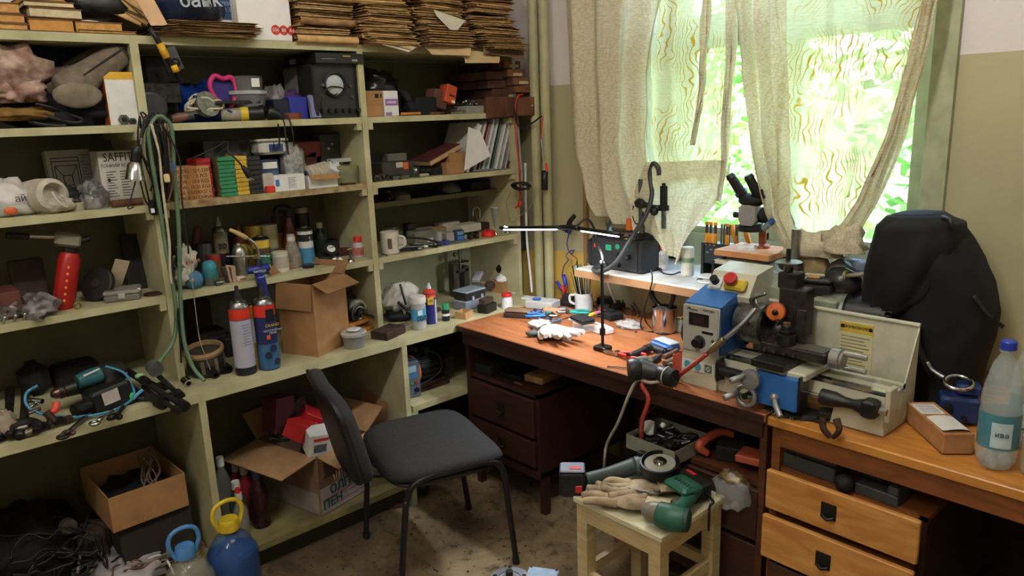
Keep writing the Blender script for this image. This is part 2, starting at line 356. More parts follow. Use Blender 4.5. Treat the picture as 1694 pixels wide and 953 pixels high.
# ---------------------------------------------------------------- curtains: one panel each side of the gap
def drape_mat(sheer):
    m = bpy.data.materials.new('curtain_sheer' if sheer else 'curtain_cloth'); m.use_nodes = True; n = m.node_tree.nodes; L = m.node_tree.links
    for k in list(n): n.remove(k)
    out = n.new('ShaderNodeOutputMaterial'); g = n.new('ShaderNodeTexCoord'); mpn = n.new('ShaderNodeMapping'); mpn.inputs['Scale'].default_value = (1, .3, 1); L.new(g.outputs['Object'], mpn.inputs[0])
    nz = n.new('ShaderNodeTexNoise'); nz.inputs['Scale'].default_value = 8.5; nz.inputs['Detail'].default_value = 2; L.new(mpn.outputs[0], nz.inputs['Vector'])
    mv = n.new('ShaderNodeVectorMath'); mv.operation = 'MULTIPLY_ADD'; L.new(nz.outputs['Color'], mv.inputs[0]); mv.inputs[1].default_value = (.15, .0, .0); L.new(mpn.outputs[0], mv.inputs[2])
    wv = n.new('ShaderNodeTexWave'); wv.bands_direction = 'X'; wv.inputs['Scale'].default_value = 19; wv.inputs['Distortion'].default_value = 1.2; wv.inputs['Detail'].default_value = 2; wv.inputs['Detail Scale'].default_value = 1.5; L.new(mv.outputs[0], wv.inputs['Vector'])
    line = n.new('ShaderNodeValToRGB'); line.color_ramp.elements[0].position = .78; line.color_ramp.elements[1].position = .97; L.new(wv.outputs['Fac'], line.inputs[0])
    n2 = n.new('ShaderNodeTexNoise'); n2.inputs['Scale'].default_value = 5.5; L.new(mpn.outputs[0], n2.inputs['Vector'])
    mk = n.new('ShaderNodeValToRGB'); mk.color_ramp.elements[0].position = .40; mk.color_ramp.elements[1].position = .54; L.new(n2.outputs['Fac'], mk.inputs[0])
    ml = n.new('ShaderNodeMath'); ml.operation = 'MULTIPLY'; L.new(line.outputs[0], ml.inputs[0]); L.new(mk.outputs[0], ml.inputs[1])
    th = n.new('ShaderNodeTexNoise'); th.inputs['Scale'].default_value = 90; th.inputs['Detail'].default_value = 3
    m3 = n.new('ShaderNodeMapping'); m3.inputs['Scale'].default_value = (.25, 1, 4); L.new(g.outputs['Object'], m3.inputs[0]); L.new(m3.outputs[0], th.inputs['Vector'])
    thr = n.new('ShaderNodeValToRGB'); A, B = ((232, 224, 202), (206, 194, 162)) if not sheer else ((240, 236, 204), (222, 218, 180))
    thr.color_ramp.elements[0].position = .35; thr.color_ramp.elements[1].position = .65
    thr.color_ramp.elements[0].color = (*[lin(x) for x in B], 1); thr.color_ramp.elements[1].color = (*[lin(x) for x in A], 1); L.new(th.outputs['Fac'], thr.inputs[0])
    mx = n.new('ShaderNodeMix'); mx.data_type = 'RGBA'; mx.inputs[7].default_value = (*[lin(x) for x in (192, 150, 52)], 1); L.new(thr.outputs[0], mx.inputs[6])
    sc = n.new('ShaderNodeMath'); sc.operation = 'MULTIPLY'; sc.inputs[1].default_value = 1. if sheer else .3; L.new(ml.outputs[0], sc.inputs[0]); L.new(sc.outputs[0], mx.inputs[0])
    df = n.new('ShaderNodeBsdfDiffuse'); tl = n.new('ShaderNodeBsdfTranslucent'); L.new(mx.outputs[2], df.inputs[0]); L.new(mx.outputs[2], tl.inputs[0])
    bp = n.new('ShaderNodeBump'); bp.inputs['Strength'].default_value = .5; bp.inputs['Distance'].default_value = .004; L.new(th.outputs['Fac'], bp.inputs['Height']); L.new(bp.outputs[0], df.inputs['Normal'])
    a = n.new('ShaderNodeMixShader'); a.inputs[0].default_value = .55 if sheer else .35; L.new(df.outputs[0], a.inputs[1]); L.new(tl.outputs[0], a.inputs[2])
    if sheer:
        tr = n.new('ShaderNodeBsdfTransparent'); b = n.new('ShaderNodeMixShader'); L.new(tr.outputs[0], b.inputs[1]); L.new(a.outputs[0], b.inputs[2])
        cov = n.new('ShaderNodeMath'); cov.operation = 'MULTIPLY_ADD'; L.new(ml.outputs[0], cov.inputs[0]); cov.inputs[1].default_value = .3; cov.inputs[2].default_value = .76; L.new(cov.outputs[0], b.inputs[0]); a = b
    L.new(a.outputs[0], out.inputs[0]); return m
SHEER, DRAPE = drape_mat(True), drape_mat(False)
YC = -.13
def curve(pts):
    """piecewise-linear point on plane y=YC along pixel control points"""
    Q = [pl(x, y, 1, YC) for x, y in pts]
    def f(t):
        k = t*(len(Q)-1); i = min(int(k), len(Q)-2); return Q[i].lerp(Q[i+1], k-i)
    return f
def panel(parent, name, left, right, mat, folds, amp, off=0., nu=90, nv=60, ztop=.75, seed=0, label=None):
    Lf, Rf = curve(left), curve(right)
    def fn(u, v):
        v2 = v
        if v < .18:      # above the frame: straight up to the rod
            k = 1-v/.18; a, b = Lf(0), Rf(0); p = a.lerp(b, u); p = p+V((0, 0, k*ztop))
        else:
            t = (v-.18)/.82; p = Lf(t).lerp(Rf(t), u)
        ph = u*folds*2*PI + .6*mnoise.noise(V((u*3, v*1.5, seed)))*3
        return p+V((.012*mnoise.noise(V((u*9, v*4, seed+3))), -abs(amp)*(.6+.4*v)*math.sin(ph)+off+.02*mnoise.noise(V((u*6, v*5, seed+9))), 0))
    return part(parent, name, MB().sheet(fn, nu, nv), mat, label)
cl = thing('curtain', 'beige curtain panel hanging nearer the pipes, hem thrown up on the sill', 'curtain')
panel(cl, 'drape', [(936, -4), (944, 140), (955, 260), (972, 330), (985, 350)], [(1100, -4), (1078, 120), (1072, 220), (1082, 300), (1105, 405)], DRAPE, 3.2, .04, seed=1)
panel(cl, 'sheer', [(1085, -4), (1070, 120), (1070, 220), (1082, 280), (1095, 300)], [(1216, -4), (1210, 100), (1208, 200), (1202, 260), (1200, 292)], SHEER, 2.5, .018, off=.02, seed=2, label='sheer part with yellow wavy threads')
panel(cl, 'turned_up_hem', [(1075, 268), (1060, 300), (1050, 340), (1075, 385), (1105, 412)], [(1206, 264), (1204, 290), (1196, 325), (1156, 378), (1126, 436)], DRAPE, 1.2, .03, off=-.01, ztop=.0, seed=3, label='hem folded up over the sill')
panel(cl, 'hanging_fold', [(1166, -4), (1163, 60), (1160, 120), (1158, 180), (1150, 240)], [(1180, -4), (1176, 60), (1170, 120), (1164, 180), (1153, 240)], DRAPE, .5, .01, off=-.012, nu=8, seed=4)
panel(cl, 'edge_fold', [(1204, -4), (1204, 100), (1200, 200), (1196, 280), (1192, 330)], [(1222, -4), (1218, 100), (1211, 200), (1206, 280), (1198, 335)], DRAPE, .5, .01, off=-.015, nu=8, seed=5)
cr = thing('curtain', 'pale curtain panel nearer the bare wall, swept back to the microscope', 'curtain')
panel(cr, 'drape', [(1222, -4), (1228, 120), (1246, 240), (1276, 350), (1318, 430)], [(1300, -4), (1306, 120), (1304, 240), (1308, 350), (1340, 446)], DRAPE, 2.6, .035, off=-.02, seed=6)
panel(cr, 'sheer', [(1296, -4), (1302, 120), (1300, 240), (1302, 350), (1330, 440)], [(1549, -4), (1528, 105), (1494, 225), (1448, 335), (1380, 430)], SHEER, 3.2, .016, off=.01, seed=7, label='sheer part with yellow wavy threads')
panel(cr, 'edge_fold', [(1530, -4), (1508, 105), (1472, 225), (1428, 330), (1366, 420)], [(1558, -4), (1534, 105), (1502, 225), (1458, 335), (1404, 440)], DRAPE, .9, .018, off=-.03, nu=16, seed=8)
cb = MB(); c0 = pl(1345, 420, 1, -.2); cb.lump(c0, (.10, .05, .075), 3, .5, 2.2, 28); cb.lump(pl(1395, 415, 1, -.22), (.07, .05, .085), 5, .45, 2.4, 26)
part(cr, 'bunched_hem', cb, DRAPE, label='hem bunched up beside the column')
# ---------------------------------------------------------------- bookcase: upper shelving on a deeper cabinet
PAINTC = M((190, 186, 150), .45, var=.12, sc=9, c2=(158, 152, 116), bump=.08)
PAINTSHADE = M((106, 102, 72), .5, var=.12, sc=7, c2=(88, 84, 58))  # interior copy of the paint, its colour darkened to deepen shade in the bays
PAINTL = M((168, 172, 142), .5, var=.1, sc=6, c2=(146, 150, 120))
YL, YE = -3.45, -.13
PY = [-3.45, -2.6157, -1.7835, -.9513, YE]
shelf = thing('bookcase', 'tall olive painted wooden shelving standing on the deeper cabinet', 'shelving')
part(shelf, 'shelf_board', MB().box(DX/2, (YL+YE)/2, zT-.026, DX, YE-YL, .026), PAINTC)
def board(z, y0, y1, t=.024, x1=DX, sag=0.):
    mb = MB(); n = 8
    fn = lambda k: -sag*math.sin(PI*k)
    vs = []
    for i in range(n+1):
        y = y0+(y1-y0)*i/n; d = fn(i/n); vs += [(.0, y, z-t+d), (x1, y, z-t+d), (x1, y, z+d), (.0, y, z+d)]
    fs = [(0, 1, 2, 3), (n*4+3, n*4+2, n*4+1, n*4)]
    for i in range(n):
        for k in range(4): fs.append((i*4+k, i*4+4+k, i*4+4+(k+1) % 4, i*4+(k+1) % 4))
    return mb.add(vs, fs)
CHIP = M((176, 164, 124), .8, var=.3, sc=30, c2=(120, 92, 62))
for c in range(4):
    y0, y1 = PY[c]+.001, PY[c+1]-.027
    if c == 3: y1 = YE-.02
    for k, z in enumerate((zA, zB, zC)):
        if c == 3 and k == 0: part(shelf, 'shelf_board', board(z, y0, -.28), PAINTC); continue
        part(shelf, 'shelf_board', board(z, y0, y1), CHIP if (c == 2 and k == 1) else PAINTC, 'board with chipped raw front edge' if (c == 2 and k == 1) else None)
    for k, z in enumerate((zA, zB, zC)):
        for yy in (y0+.012, y1-.012): part(shelf, 'cleat', MB().box(DX/2, yy, z-.024-.026, DX-.004, .022, .026), PAINTC)
part(shelf, 'shelf_board', board(1.285, PY[3]+.001, YE-.02, .022, .25), PAINTSHADE, 'narrow board set back')
for y in PY[:4]: part(shelf, 'upright', MB().box(DX/2, y-.013, .76, DX, .026, zT-.026-.76), PAINTC)
part(shelf, 'upright', MB().box(DX/2, YE-.01, .76, DX, .02, zT-.026-.76), PAINTC)
part(shelf, 'back_panel', MB().box(.006, (YL+YE)/2, zC, .012, YE-YL, zT-.03-zC), PAINTSHADE)
part(shelf, 'back_panel', MB().box(.006, (YL+PY[3])/2, .76, .012, PY[3]-YL, zC-.76), PAINTSHADE)
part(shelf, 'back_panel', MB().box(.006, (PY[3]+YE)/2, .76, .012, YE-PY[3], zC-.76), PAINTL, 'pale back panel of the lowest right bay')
cabn = thing('base_cabinet', 'low olive cabinet with open bays under the shelving', 'cabinet')
part(cabn, 'cabinet_top', MB().box(DC/2, (YL+YE)/2, zD-.034, DC, YE-YL, .034), PAINTC)
part(cabn, 'base_board', MB().box(DC/2, (YL-.85)/2, zE-.026, DC, -.85-YL, .026), M((150, 142, 96), .6, var=.2, sc=8, c2=(104, 94, 62)))
part(cabn, 'plinth', MB().box(DC/2-.03, (YL-.85)/2, 0, DC-.06, -.85-YL, zE-.026), M((60, 56, 42), .8))
for y in (-3.45, -2.62, -1.7832): part(cabn, 'divider', MB().box(DC/2, y-.012, zE, DC-.004, .024, zD-.034-zE), PAINTC)
part(cabn, 'divider', MB().box(DC/2, -.9564-.012, 0, DC-.004, .024, zD-.034), PAINTC)
part(cabn, 'divider', MB().box(DC/2, YE-.01, 0, DC-.004, .02, zD-.034), PAINTSHADE)
part(cabn, 'back_panel', MB().box(.006, (YL+YE)/2, 0, .012, YE-YL, zD-.034), PAINTSHADE)
part(cabn, 'inner_shelf', MB().box(DC/2, (-.955+YE)/2, .425, DC-.006, YE+.955-.02, .026), PAINTC)
part(cabn, 'batten', MB().box(DC/2, -.955+.02, .40, DC-.01, .03, .025), PAINTC)
part(cabn, 'floor_batten', MB().box(.25, -1.0, zE, .42, .05, .03), PAINTSHADE)

# ---------------------------------------------------------------- desks
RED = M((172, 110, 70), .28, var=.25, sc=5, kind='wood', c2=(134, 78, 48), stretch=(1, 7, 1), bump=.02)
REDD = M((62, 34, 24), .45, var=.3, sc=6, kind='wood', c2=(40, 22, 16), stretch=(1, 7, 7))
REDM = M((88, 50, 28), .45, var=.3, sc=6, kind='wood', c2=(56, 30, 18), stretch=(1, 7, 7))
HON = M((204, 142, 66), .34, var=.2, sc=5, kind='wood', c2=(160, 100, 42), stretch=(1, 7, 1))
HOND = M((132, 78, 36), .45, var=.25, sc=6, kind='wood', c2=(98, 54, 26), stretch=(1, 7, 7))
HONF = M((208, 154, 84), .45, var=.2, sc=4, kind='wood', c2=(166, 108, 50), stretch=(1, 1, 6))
d1 = thing('desk', 'dark red varnished writing desk standing in the corner against the cabinet', 'desk')
part(d1, 'desk_top', MB().rbox((.572+2.033)/2, -.352, .733, 2.033-.572, .696, .027, .003), RED)
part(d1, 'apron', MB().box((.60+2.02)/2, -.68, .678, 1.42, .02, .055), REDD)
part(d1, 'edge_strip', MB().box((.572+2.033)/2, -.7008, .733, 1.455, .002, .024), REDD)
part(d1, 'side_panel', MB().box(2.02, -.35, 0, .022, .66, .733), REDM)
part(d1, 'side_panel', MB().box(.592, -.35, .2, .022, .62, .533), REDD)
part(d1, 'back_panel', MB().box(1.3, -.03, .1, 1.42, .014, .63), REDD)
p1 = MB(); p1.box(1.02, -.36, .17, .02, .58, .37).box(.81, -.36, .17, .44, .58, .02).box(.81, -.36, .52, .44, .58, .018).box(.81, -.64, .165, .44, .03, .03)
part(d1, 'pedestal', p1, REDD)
for z0, h in ((.345, .165), (.215, .115)):
    dr = part(d1, 'drawer', MB().rbox(.806, -.655, z0, .40, .02, h, .003), REDD)
    part(dr, 'pull_recess', MB().box(.81, -.667, z0+h*.5-.022, .042, .008, .044), M((12, 10, 9), .6))
    part(dr, 'pull', MB().tube([(.795, -.672, z0+h*.5-.012), (.81, -.678, z0+h*.5-.018), (.825, -.672, z0+h*.5-.012)], .004, 6), M((90, 66, 48), .3, .6))
for x, y in ((.605, -.62), (1.02, -.62), (.605, -.1), (1.02, -.1)): part(d1, 'leg', MB().box(x, y, 0, .03, .03, .17), REDD)
part(d1, 'shelf_board', MB().box(1.79, -.36, .505, .46, .62, .018), REDM)
part(d1, 'partition', MB().box(1.555, -.36, .08, .02, .62, .445), REDD)
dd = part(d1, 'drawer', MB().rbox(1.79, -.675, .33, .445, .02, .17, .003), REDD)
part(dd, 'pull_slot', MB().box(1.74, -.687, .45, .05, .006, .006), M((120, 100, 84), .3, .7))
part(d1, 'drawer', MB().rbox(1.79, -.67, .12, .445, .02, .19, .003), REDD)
d2 = thing('desk', 'honey coloured worn desk with two light drawers under the lathe tailstock', 'desk')
part(d2, 'desk_top', MB().rbox((2.04+3.5)/2, -.352, .730, 1.46, .696, .027, .003), HON)
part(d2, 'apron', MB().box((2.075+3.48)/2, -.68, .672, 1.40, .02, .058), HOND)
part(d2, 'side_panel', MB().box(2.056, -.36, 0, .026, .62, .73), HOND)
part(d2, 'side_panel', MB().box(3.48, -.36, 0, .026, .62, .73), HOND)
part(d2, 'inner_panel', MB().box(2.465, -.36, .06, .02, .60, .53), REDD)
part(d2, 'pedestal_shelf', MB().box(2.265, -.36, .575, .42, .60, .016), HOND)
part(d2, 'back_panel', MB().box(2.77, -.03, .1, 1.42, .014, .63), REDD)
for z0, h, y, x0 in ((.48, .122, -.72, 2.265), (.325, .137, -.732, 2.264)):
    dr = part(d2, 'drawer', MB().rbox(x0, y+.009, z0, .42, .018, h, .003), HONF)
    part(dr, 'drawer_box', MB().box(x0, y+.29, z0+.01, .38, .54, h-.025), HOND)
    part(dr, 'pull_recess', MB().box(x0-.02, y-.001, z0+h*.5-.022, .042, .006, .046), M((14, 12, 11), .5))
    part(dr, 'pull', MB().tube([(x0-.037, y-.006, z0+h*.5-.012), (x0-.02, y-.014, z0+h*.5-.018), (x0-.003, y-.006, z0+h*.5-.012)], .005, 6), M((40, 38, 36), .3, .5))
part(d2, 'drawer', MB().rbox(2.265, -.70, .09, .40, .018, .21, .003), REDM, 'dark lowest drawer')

# ---------------------------------------------------------------- chair
FAB = M((44, 44, 46), .85, var=.2, sc=120, bump=.15, c2=(33, 33, 35)); SHL = M((26, 26, 27), .5, var=.15, sc=80)
ch = thing('office_chair', 'black padded stacking chair turned towards the desk', 'chair', (.915, -1.105, 0), -.2805)
def cushion(w, d, t, cr=.10, n=28):
    """rounded-rectangle pad, domed on top"""
    mb = MB(); rings = []
    for k, (q, z) in enumerate(((.90, -t), (.985, -t*.8), (1, -t*.4), (.985, 0), (.93, .012), (.75, .02), (.45, .023), (.1, .024))):
        rg = []
        for i in range(n*4):
            a = 2*PI*i/(n*4); e = 4.2
            c, s_ = math.cos(a), math.sin(a); x = math.copysign(abs(c)**(2/e), c)*w/2*q; y = math.copysign(abs(s_)**(2/e), s_)*d/2*q
            rg.append((x, y, z))
        rings.append(rg)
    N = n*4; vs = [p for r in rings for p in r]
    fs = [(k*N+i, k*N+(i+1) % N, k*N+N+(i+1) % N, k*N+N+i) for k in range(len(rings)-1) for i in range(N)]
    mb.add(vs, fs, True); mb.add(rings[-1], [tuple(range(N))], True); mb.add(rings[0], [tuple(range(N-1, -1, -1))], True)
    return mb
st = cushion(.49, .45, .035)
st.v = [(x*(1+.12*(y/.22 if y > 0 else 0)*.3), y, z-.03*max(0, (abs(y)-.15)/.08)**2*(1 if y > 0 else .2)+.012*(x/.24)**2) for x, y, z in st.v]
st.xf(loc=(.015, -.01, .462)); part(ch, 'seat', st, FAB)
sh_ = cushion(.47, .43, .012); sh_.xf(loc=(.015, -.01, .428)); part(ch, 'seat_shell', sh_, SHL)
bk = cushion(.47, .37, .038)
def bend(mb, off=0.):
    out = []
    for x, y, z in mb.v:   # y -> up, z -> forwards, curved round the sitter's back
        f = z+.30*x*x*1.3+off
        Z = y; lean = -.42*Z-.55*max(0, -Z-.02)**2*0
        out.append((x, -.335+f+lean*.50, .605+Z*.93))
    mb.v = out; return mb
part(ch, 'backrest', bend(bk), FAB)
part(ch, 'backrest_shell', bend(cushion(.475, .375, .016), -.03), SHL)
for s in (-1, 1):
    br = MB().tube([(s*.10, -.02, .425), (s*.10, -.20, .425), (s*.10, -.268, .44), (s*.10, -.30, .50), (s*.10, -.345, .58)], .011, 8)
    part(ch, 'backrest_bracket', br, BLK)
    part(ch, 'side_rail', MB().tube([(s*.238, -.185, .37), (s*.245, -.165, .425), (s*.25, -.11, .452), (s*.25, .0, .455), (s*.25, .11, .452), (s*.245, .165, .425), (s*.238, .185, .37)], .0115, 10), BLK)
    for f in (-1, 1):
        lg = part(ch, 'leg', MB().tube([(s*.238, f*.185, .38), (s*.232, f*.205, .2), (s*.226, f*.225, .012)], .0115, 10), BLK)
        part(lg, 'foot_cap', MB().cyl((s*.226, f*.225, 0), (s*.227, f*.223, .025), .0135), RUBBER)
for f in (-.12, .12): part(ch, 'cross_bar', MB().tube([(-.24, f, .418), (0, f, .418), (.24, f, .418)], .010, 8), BLK)

# ---------------------------------------------------------------- stool
STW = M((206, 190, 150), .55, var=.12, sc=6, kind='wood', c2=(180, 156, 108), stretch=(1, 1, 6)); STT = M((214, 206, 172), .5, var=.1, sc=8)
so = thing('stool', 'pale unpainted wooden stool with power tools lying on it', 'stool', (1.738, -.862, 0))
part(so, 'seat', MB().rbox(0, 0, .432, .345, .335, .02, .003), STT)
for sx in (-1, 1):
    for sy in (-1, 1): part(so, 'leg', MB().box(sx*.142, sy*.138, 0, .042, .042, .432), STW)
    part(so, 'apron', MB().box(sx*.150, 0, .372, .018, .24, .06), STW); part(so, 'rail', MB().box(sx*.142, 0, .20 if sx > 0 else .17, .02, .24, .036), STW)
for sy in (-1, 1):
    part(so, 'apron', MB().box(0, sy*.148, .372, .25, .018, .06), STW); part(so, 'rail', MB().box(0, sy*.138, .20 if sy > 0 else .15, .25, .02, .036), STW)
# ================================================================ small-thing builders
def L2(P,px): return px*mp(P)
def fr(u,x,z,d): return sh(u,x,z)+V((-d/2,0,0))
def wy(u0,u1,x,z): return abs(sh(u1,x,z).y-sh(u0,x,z).y)
def hz(u,x,z,v):
    """height above z of image row v at the line (x, sh(u).y)"""
    P = sh(u,x,z); d = P-CP; n = ray(0,v).cross(ray(1694,v)); return -(n.dot(d))/n.z
def boxof(name,label,cat,u0,u1,v,x,z,d,mat,group=None,b=.003,rz=0.):
    """chamfered box whose front face spans columns u0..u1 up to row v"""
    w_ = wy(u0,u1,x,z); h = max(.008,hz((u0+u1)/2,x,z,v)); um = (u0+u1)/2
    t = thing(name,label,cat,fr(um,x,z,d),RZ+rz,group); t['w'] = w_; t['h'] = h; t['d'] = d
    part(t,'body',MB().rbox(0,0,0,w_,d,h,b),mat); return t
def face(t,name,mat,x0,x1,z0,z1,lbl=None,out=.0008,d=None):
    """flat printed patch on the front of a box thing, in fractions of its face"""
    w_,h,dd = t['w'],t['h'],t['d'] if d is None else d
    return part(t,name,MB().box((x0+x1-1)*w_/2,-dd/2-out/2,h*z0,(x1-x0)*w_,out,(z1-z0)*h),mat,lbl)
def ftext(t,body,fx,fz,size,col=(30,30,30),sx=1.,bold=0.,out=.0012):
    return text(t,body,size,((fx-.5)*t['w'],-t['d']/2-out,fz*t['h']),M(col,.7,var=.02),sx=sx,bold=bold)
def lab(t,name,mat,x,y,z,sx,sy,sz,**k): return part(t,name,MB().box(x,y,z,sx,sy,sz,**k),mat)
def can(label,P,r,h,col,name='spray_can',cat='can',cap=None,rot=None,rz=0,dome=True,band=None,group=None,top=STEEL):
    t = thing(name,label,cat,P,rz,group,rot)
    part(t,'body',MB().lathe([(r*.96,0),(r,.004),(r,h*.88 if dome else h-.003),(r*.97,h*.9 if dome else h)],20),M(col,.3,.1,var=.08,sc=30))
    if dome: part(t,'dome',MB().lathe([(r*1.02,h*.88),(r*1.02,h*.9),(r*.75,h*.955),(r*.42,h*.97),(r*.42,h)],18),top)
    if cap: part(t,'nozzle',MB().lathe([(r*.36,h*.985),(r*.36,h*1.04),(r*.2,h*1.1),(r*.18,h*1.16)],12),M(cap,.5))
    for k in band or []: part(t,'printed_band',MB().lathe([(r*1.012,h*k[0]),(r*1.012,h*k[1])],20,caps=False),M(k[2],.35,var=.08),k[3] if len(k) > 3 else None)
    return t
def vial(label,P,r,h,body,cap,name='bottle',cat='bottle',neck=.45,caph=.16,label_c=None,rz=0.,liquid=None,group=None,prof=None,rot=None,lz=(.2,.6),nk=.8):
    t = thing(name,label,cat,P,rz,group,rot)
    bp = prof or [(r*.9,0),(r,h*.03),(r,h*.62),(r*.85,h*.7),(r*neck,h*nk),(r*neck,h*(1-caph*.7))]
    part(t,'body',MB().lathe(bp,18),body)
    part(t,'cap',MB().lathe([(r*neck*1.12,h*(1-caph)),(r*neck*1.16,h*(1-caph*.5)),(r*neck*1.08,h)],16),cap)
    if liquid: part(t,'contents',MB().lathe([(r*.86,.004),(r*.94,h*.04),(r*.94,h*liquid[0])],16),liquid[1])
    if label_c: part(t,'printed_label',MB().lathe([(r*1.012,h*lz[0]),(r*1.012,h*lz[1])],18,caps=False),label_c)
    return t
def bag(name,label,P,r,mat,seed=1,amp=.45,rz=0.,cat='bag',fr_=2.6,n=26,flat=.5):
    return one(name,label,cat,MB().lump((0,0,r[2]*flat),r,seed,amp,fr_,n,flat),mat,P,rz)
def cable(label,pts,r,mat,name='cable',cat='cable',n=7,sm=6,group=None):
    return one(name,label,cat,MB().tube(pts,r,n,sm),mat,group=group)
def coil(c,r,turns,th,seed=0,sq=(1,1,1),n=5,jit=.25,step=9):
    k = random.Random(seed); pts = []
    for i in range(turns*step):
        a = 2*PI*i/step; q = r*(1+k.uniform(-jit,jit)); pts.append(V(c)+V((q*math.cos(a)*sq[0],q*math.sin(a)*sq[1],sq[2]*k.uniform(-1,1)*r*.35)))
    return MB().tube(pts,th,n,3)
def openbox(t,w_,d,h,th,mo,mi=None,flaps=(),name='side_panel'):
    """carton with walls of thickness th; flaps = [(side, length, angle)]"""
    part(t,'bottom_panel',MB().box(0,0,0,w_,d,th),mo)
    for x,y,sx,sy in ((0,-d/2+th/2,w_,th),(0,d/2-th/2,w_,th),(-w_/2+th/2,0,th,d-2*th),(w_/2-th/2,0,th,d-2*th)):
        part(t,name,MB().box(x,y,th,sx,sy,h-th),mo)
    for s_,ln,a in flaps:
        mb = MB(); sx = d if s_ in 'LR' else w_
        mb.box(0,ln/2,0,sx*.98,ln,th)
        mb.xf((a,0,0)); rzf = {'F': PI,'B': 0,'L': PI/2,'R': -PI/2}[s_]
        off = {'F': (0,-d/2,h),'B': (0,d/2,h),'L': (-w_/2,0,h),'R': (w_/2,0,h)}[s_]
        mb.xf((0,0,rzf),off); part(t,'flap',mb,mi or mo)
def glove(t,mats,sc=1.,curl=.0,seed=0,cuff=True,flip=1):
    """knitted work glove lying flat: palm, cuff, five fingers"""
    k = random.Random(seed); mb = MB()
    mb.lump((0,.02,.012),(.046,.058,.014),seed,.18,2.,18,.7)
    for i,(x,ln,a) in enumerate(((-.033,.062,.22),(-.011,.074,.07),(.012,.07,-.08),(.034,.055,-.25))):
        pts = [(x*.8,.045,.012),(x+math.sin(-a)*ln*.6,.07+ln*.5,.014+k.uniform(0,.008)),(x+math.sin(-a)*ln,.07+ln*math.cos(a),.010+curl*k.random())]
        mb.tube(pts,[.0125,.0115,.009],8,4)
    mb.tube([(flip*.03,-.005,.012),(flip*.058,.03,.013),(flip*.066,.062,.011)],[.014,.012,.009],8,4)
    mb.xf(sc=sc); part(t,'palm_and_fingers',mb,mats[0])
    if cuff: part(t,'cuff',MB().sheet(lambda u,v: ((.038-.004*math.sin(v*3))*math.cos(u*2*PI)*sc,(-.028-.062*v)*sc,(.013+.011*math.sin(u*2*PI)+.002*math.sin(u*40))*sc),30,5),mats[1])
    return t
def rod(t,name,mat,a,b,r,r2=None,n=10): return part(t,name,MB().cyl(a,b,r,r2,n),mat)

# ================================================================ top of the bookcase: files, books, cartons
def filebundle(seed,w_,d,t_,roll=False):
    k = random.Random(seed); T = t_
    cov = MB()
    wob = lambda x,y: .009*mnoise.noise(V((x*9,y*9,seed)))
    def shell(z,ext):
        vs = []; nx,ny = 8,4
        for zz in (z,z+.0022):
            for j in range(ny+1):
                for i in range(nx+1):
                    x = (i/nx-.5)*(w_+ext); y = (j/ny-.5)*(d+ext)
                    if j == 0: y += .012*mnoise.noise(V((x*14,seed,z*50)))
                    vs.append((x,y,zz+wob(x,y)-(.010*k.random() if j == 0 and i in (0,nx) else 0)))
        o = (nx+1)*(ny+1); fs = []
        for j in range(ny):
            for i in range(nx):
                a = j*(nx+1)+i; fs += [(a,a+nx+1,a+nx+2,a+1),(a+o,a+o+1,a+o+nx+2,a+o+nx+1)]
        for i in range(nx): fs += [(i,i+1,i+1+o,i+o)]
        for j in range(ny): a = j*(nx+1); b = a+nx; fs += [(a,a+o,a+nx+1+o,a+nx+1),(b,b+nx+1,b+nx+1+o,b+o)]
        cov.add(vs,fs)
    shell(0,.008); shell(T-.0025,.012)
    if roll: cov.add([(x,-d/2-.006-(T/2)*math.sin(a),T/2-(T/2)*math.cos(a)) for a in [PI*i/6 for i in range(7)] for x in (-w_/2-.004,w_/2+.004)],[(2*i,2*i+1,2*i+3,2*i+2) for i in range(6)],True)
    pg = MB(); n = 6
    for i in range(n):
        z = .003+(T-.006)*i/n; pg.box(k.uniform(-.008,.008),k.uniform(-.012,.006),z,w_-k.uniform(.0,.03),d-k.uniform(0,.03),(T-.006)/n*.86,rot=(0,0,k.uniform(-.05,.05)))
    return cov.mesh('cover'),pg.mesh('pages')
BUN = []
for s_ in range(6):
    c_,p_ = filebundle(s_,.245,.33,.030+.004*(s_ % 3),s_ < 2)
    c_.materials.append((OLDER,OLD,M((128,88,56),.9,var=.25),M((172,136,92),.9,var=.2),M((140,104,68),.9,var=.25),M((160,120,76),.9,var=.25))[s_]); p_.materials.append((OLD,M((206,174,124),.9,var=.25,sc=60,c2=(140,104,66)),M((190,152,100),.9,var=.3,sc=60))[s_ % 3]); BUN.append((c_,p_,.030+.004*(s_ % 3)))
def bundle_at(P,rot,kind,label,group,sc=(1,1,1)):
    t = thing('paper_file',label,'folder',P,0,group,rot); t.scale = sc
    part(t,'cover',BUN[kind][0],None); part(t,'pages',BUN[kind][1],None)['kind'] = 'stuff'
    return t
kk = random.Random(11)
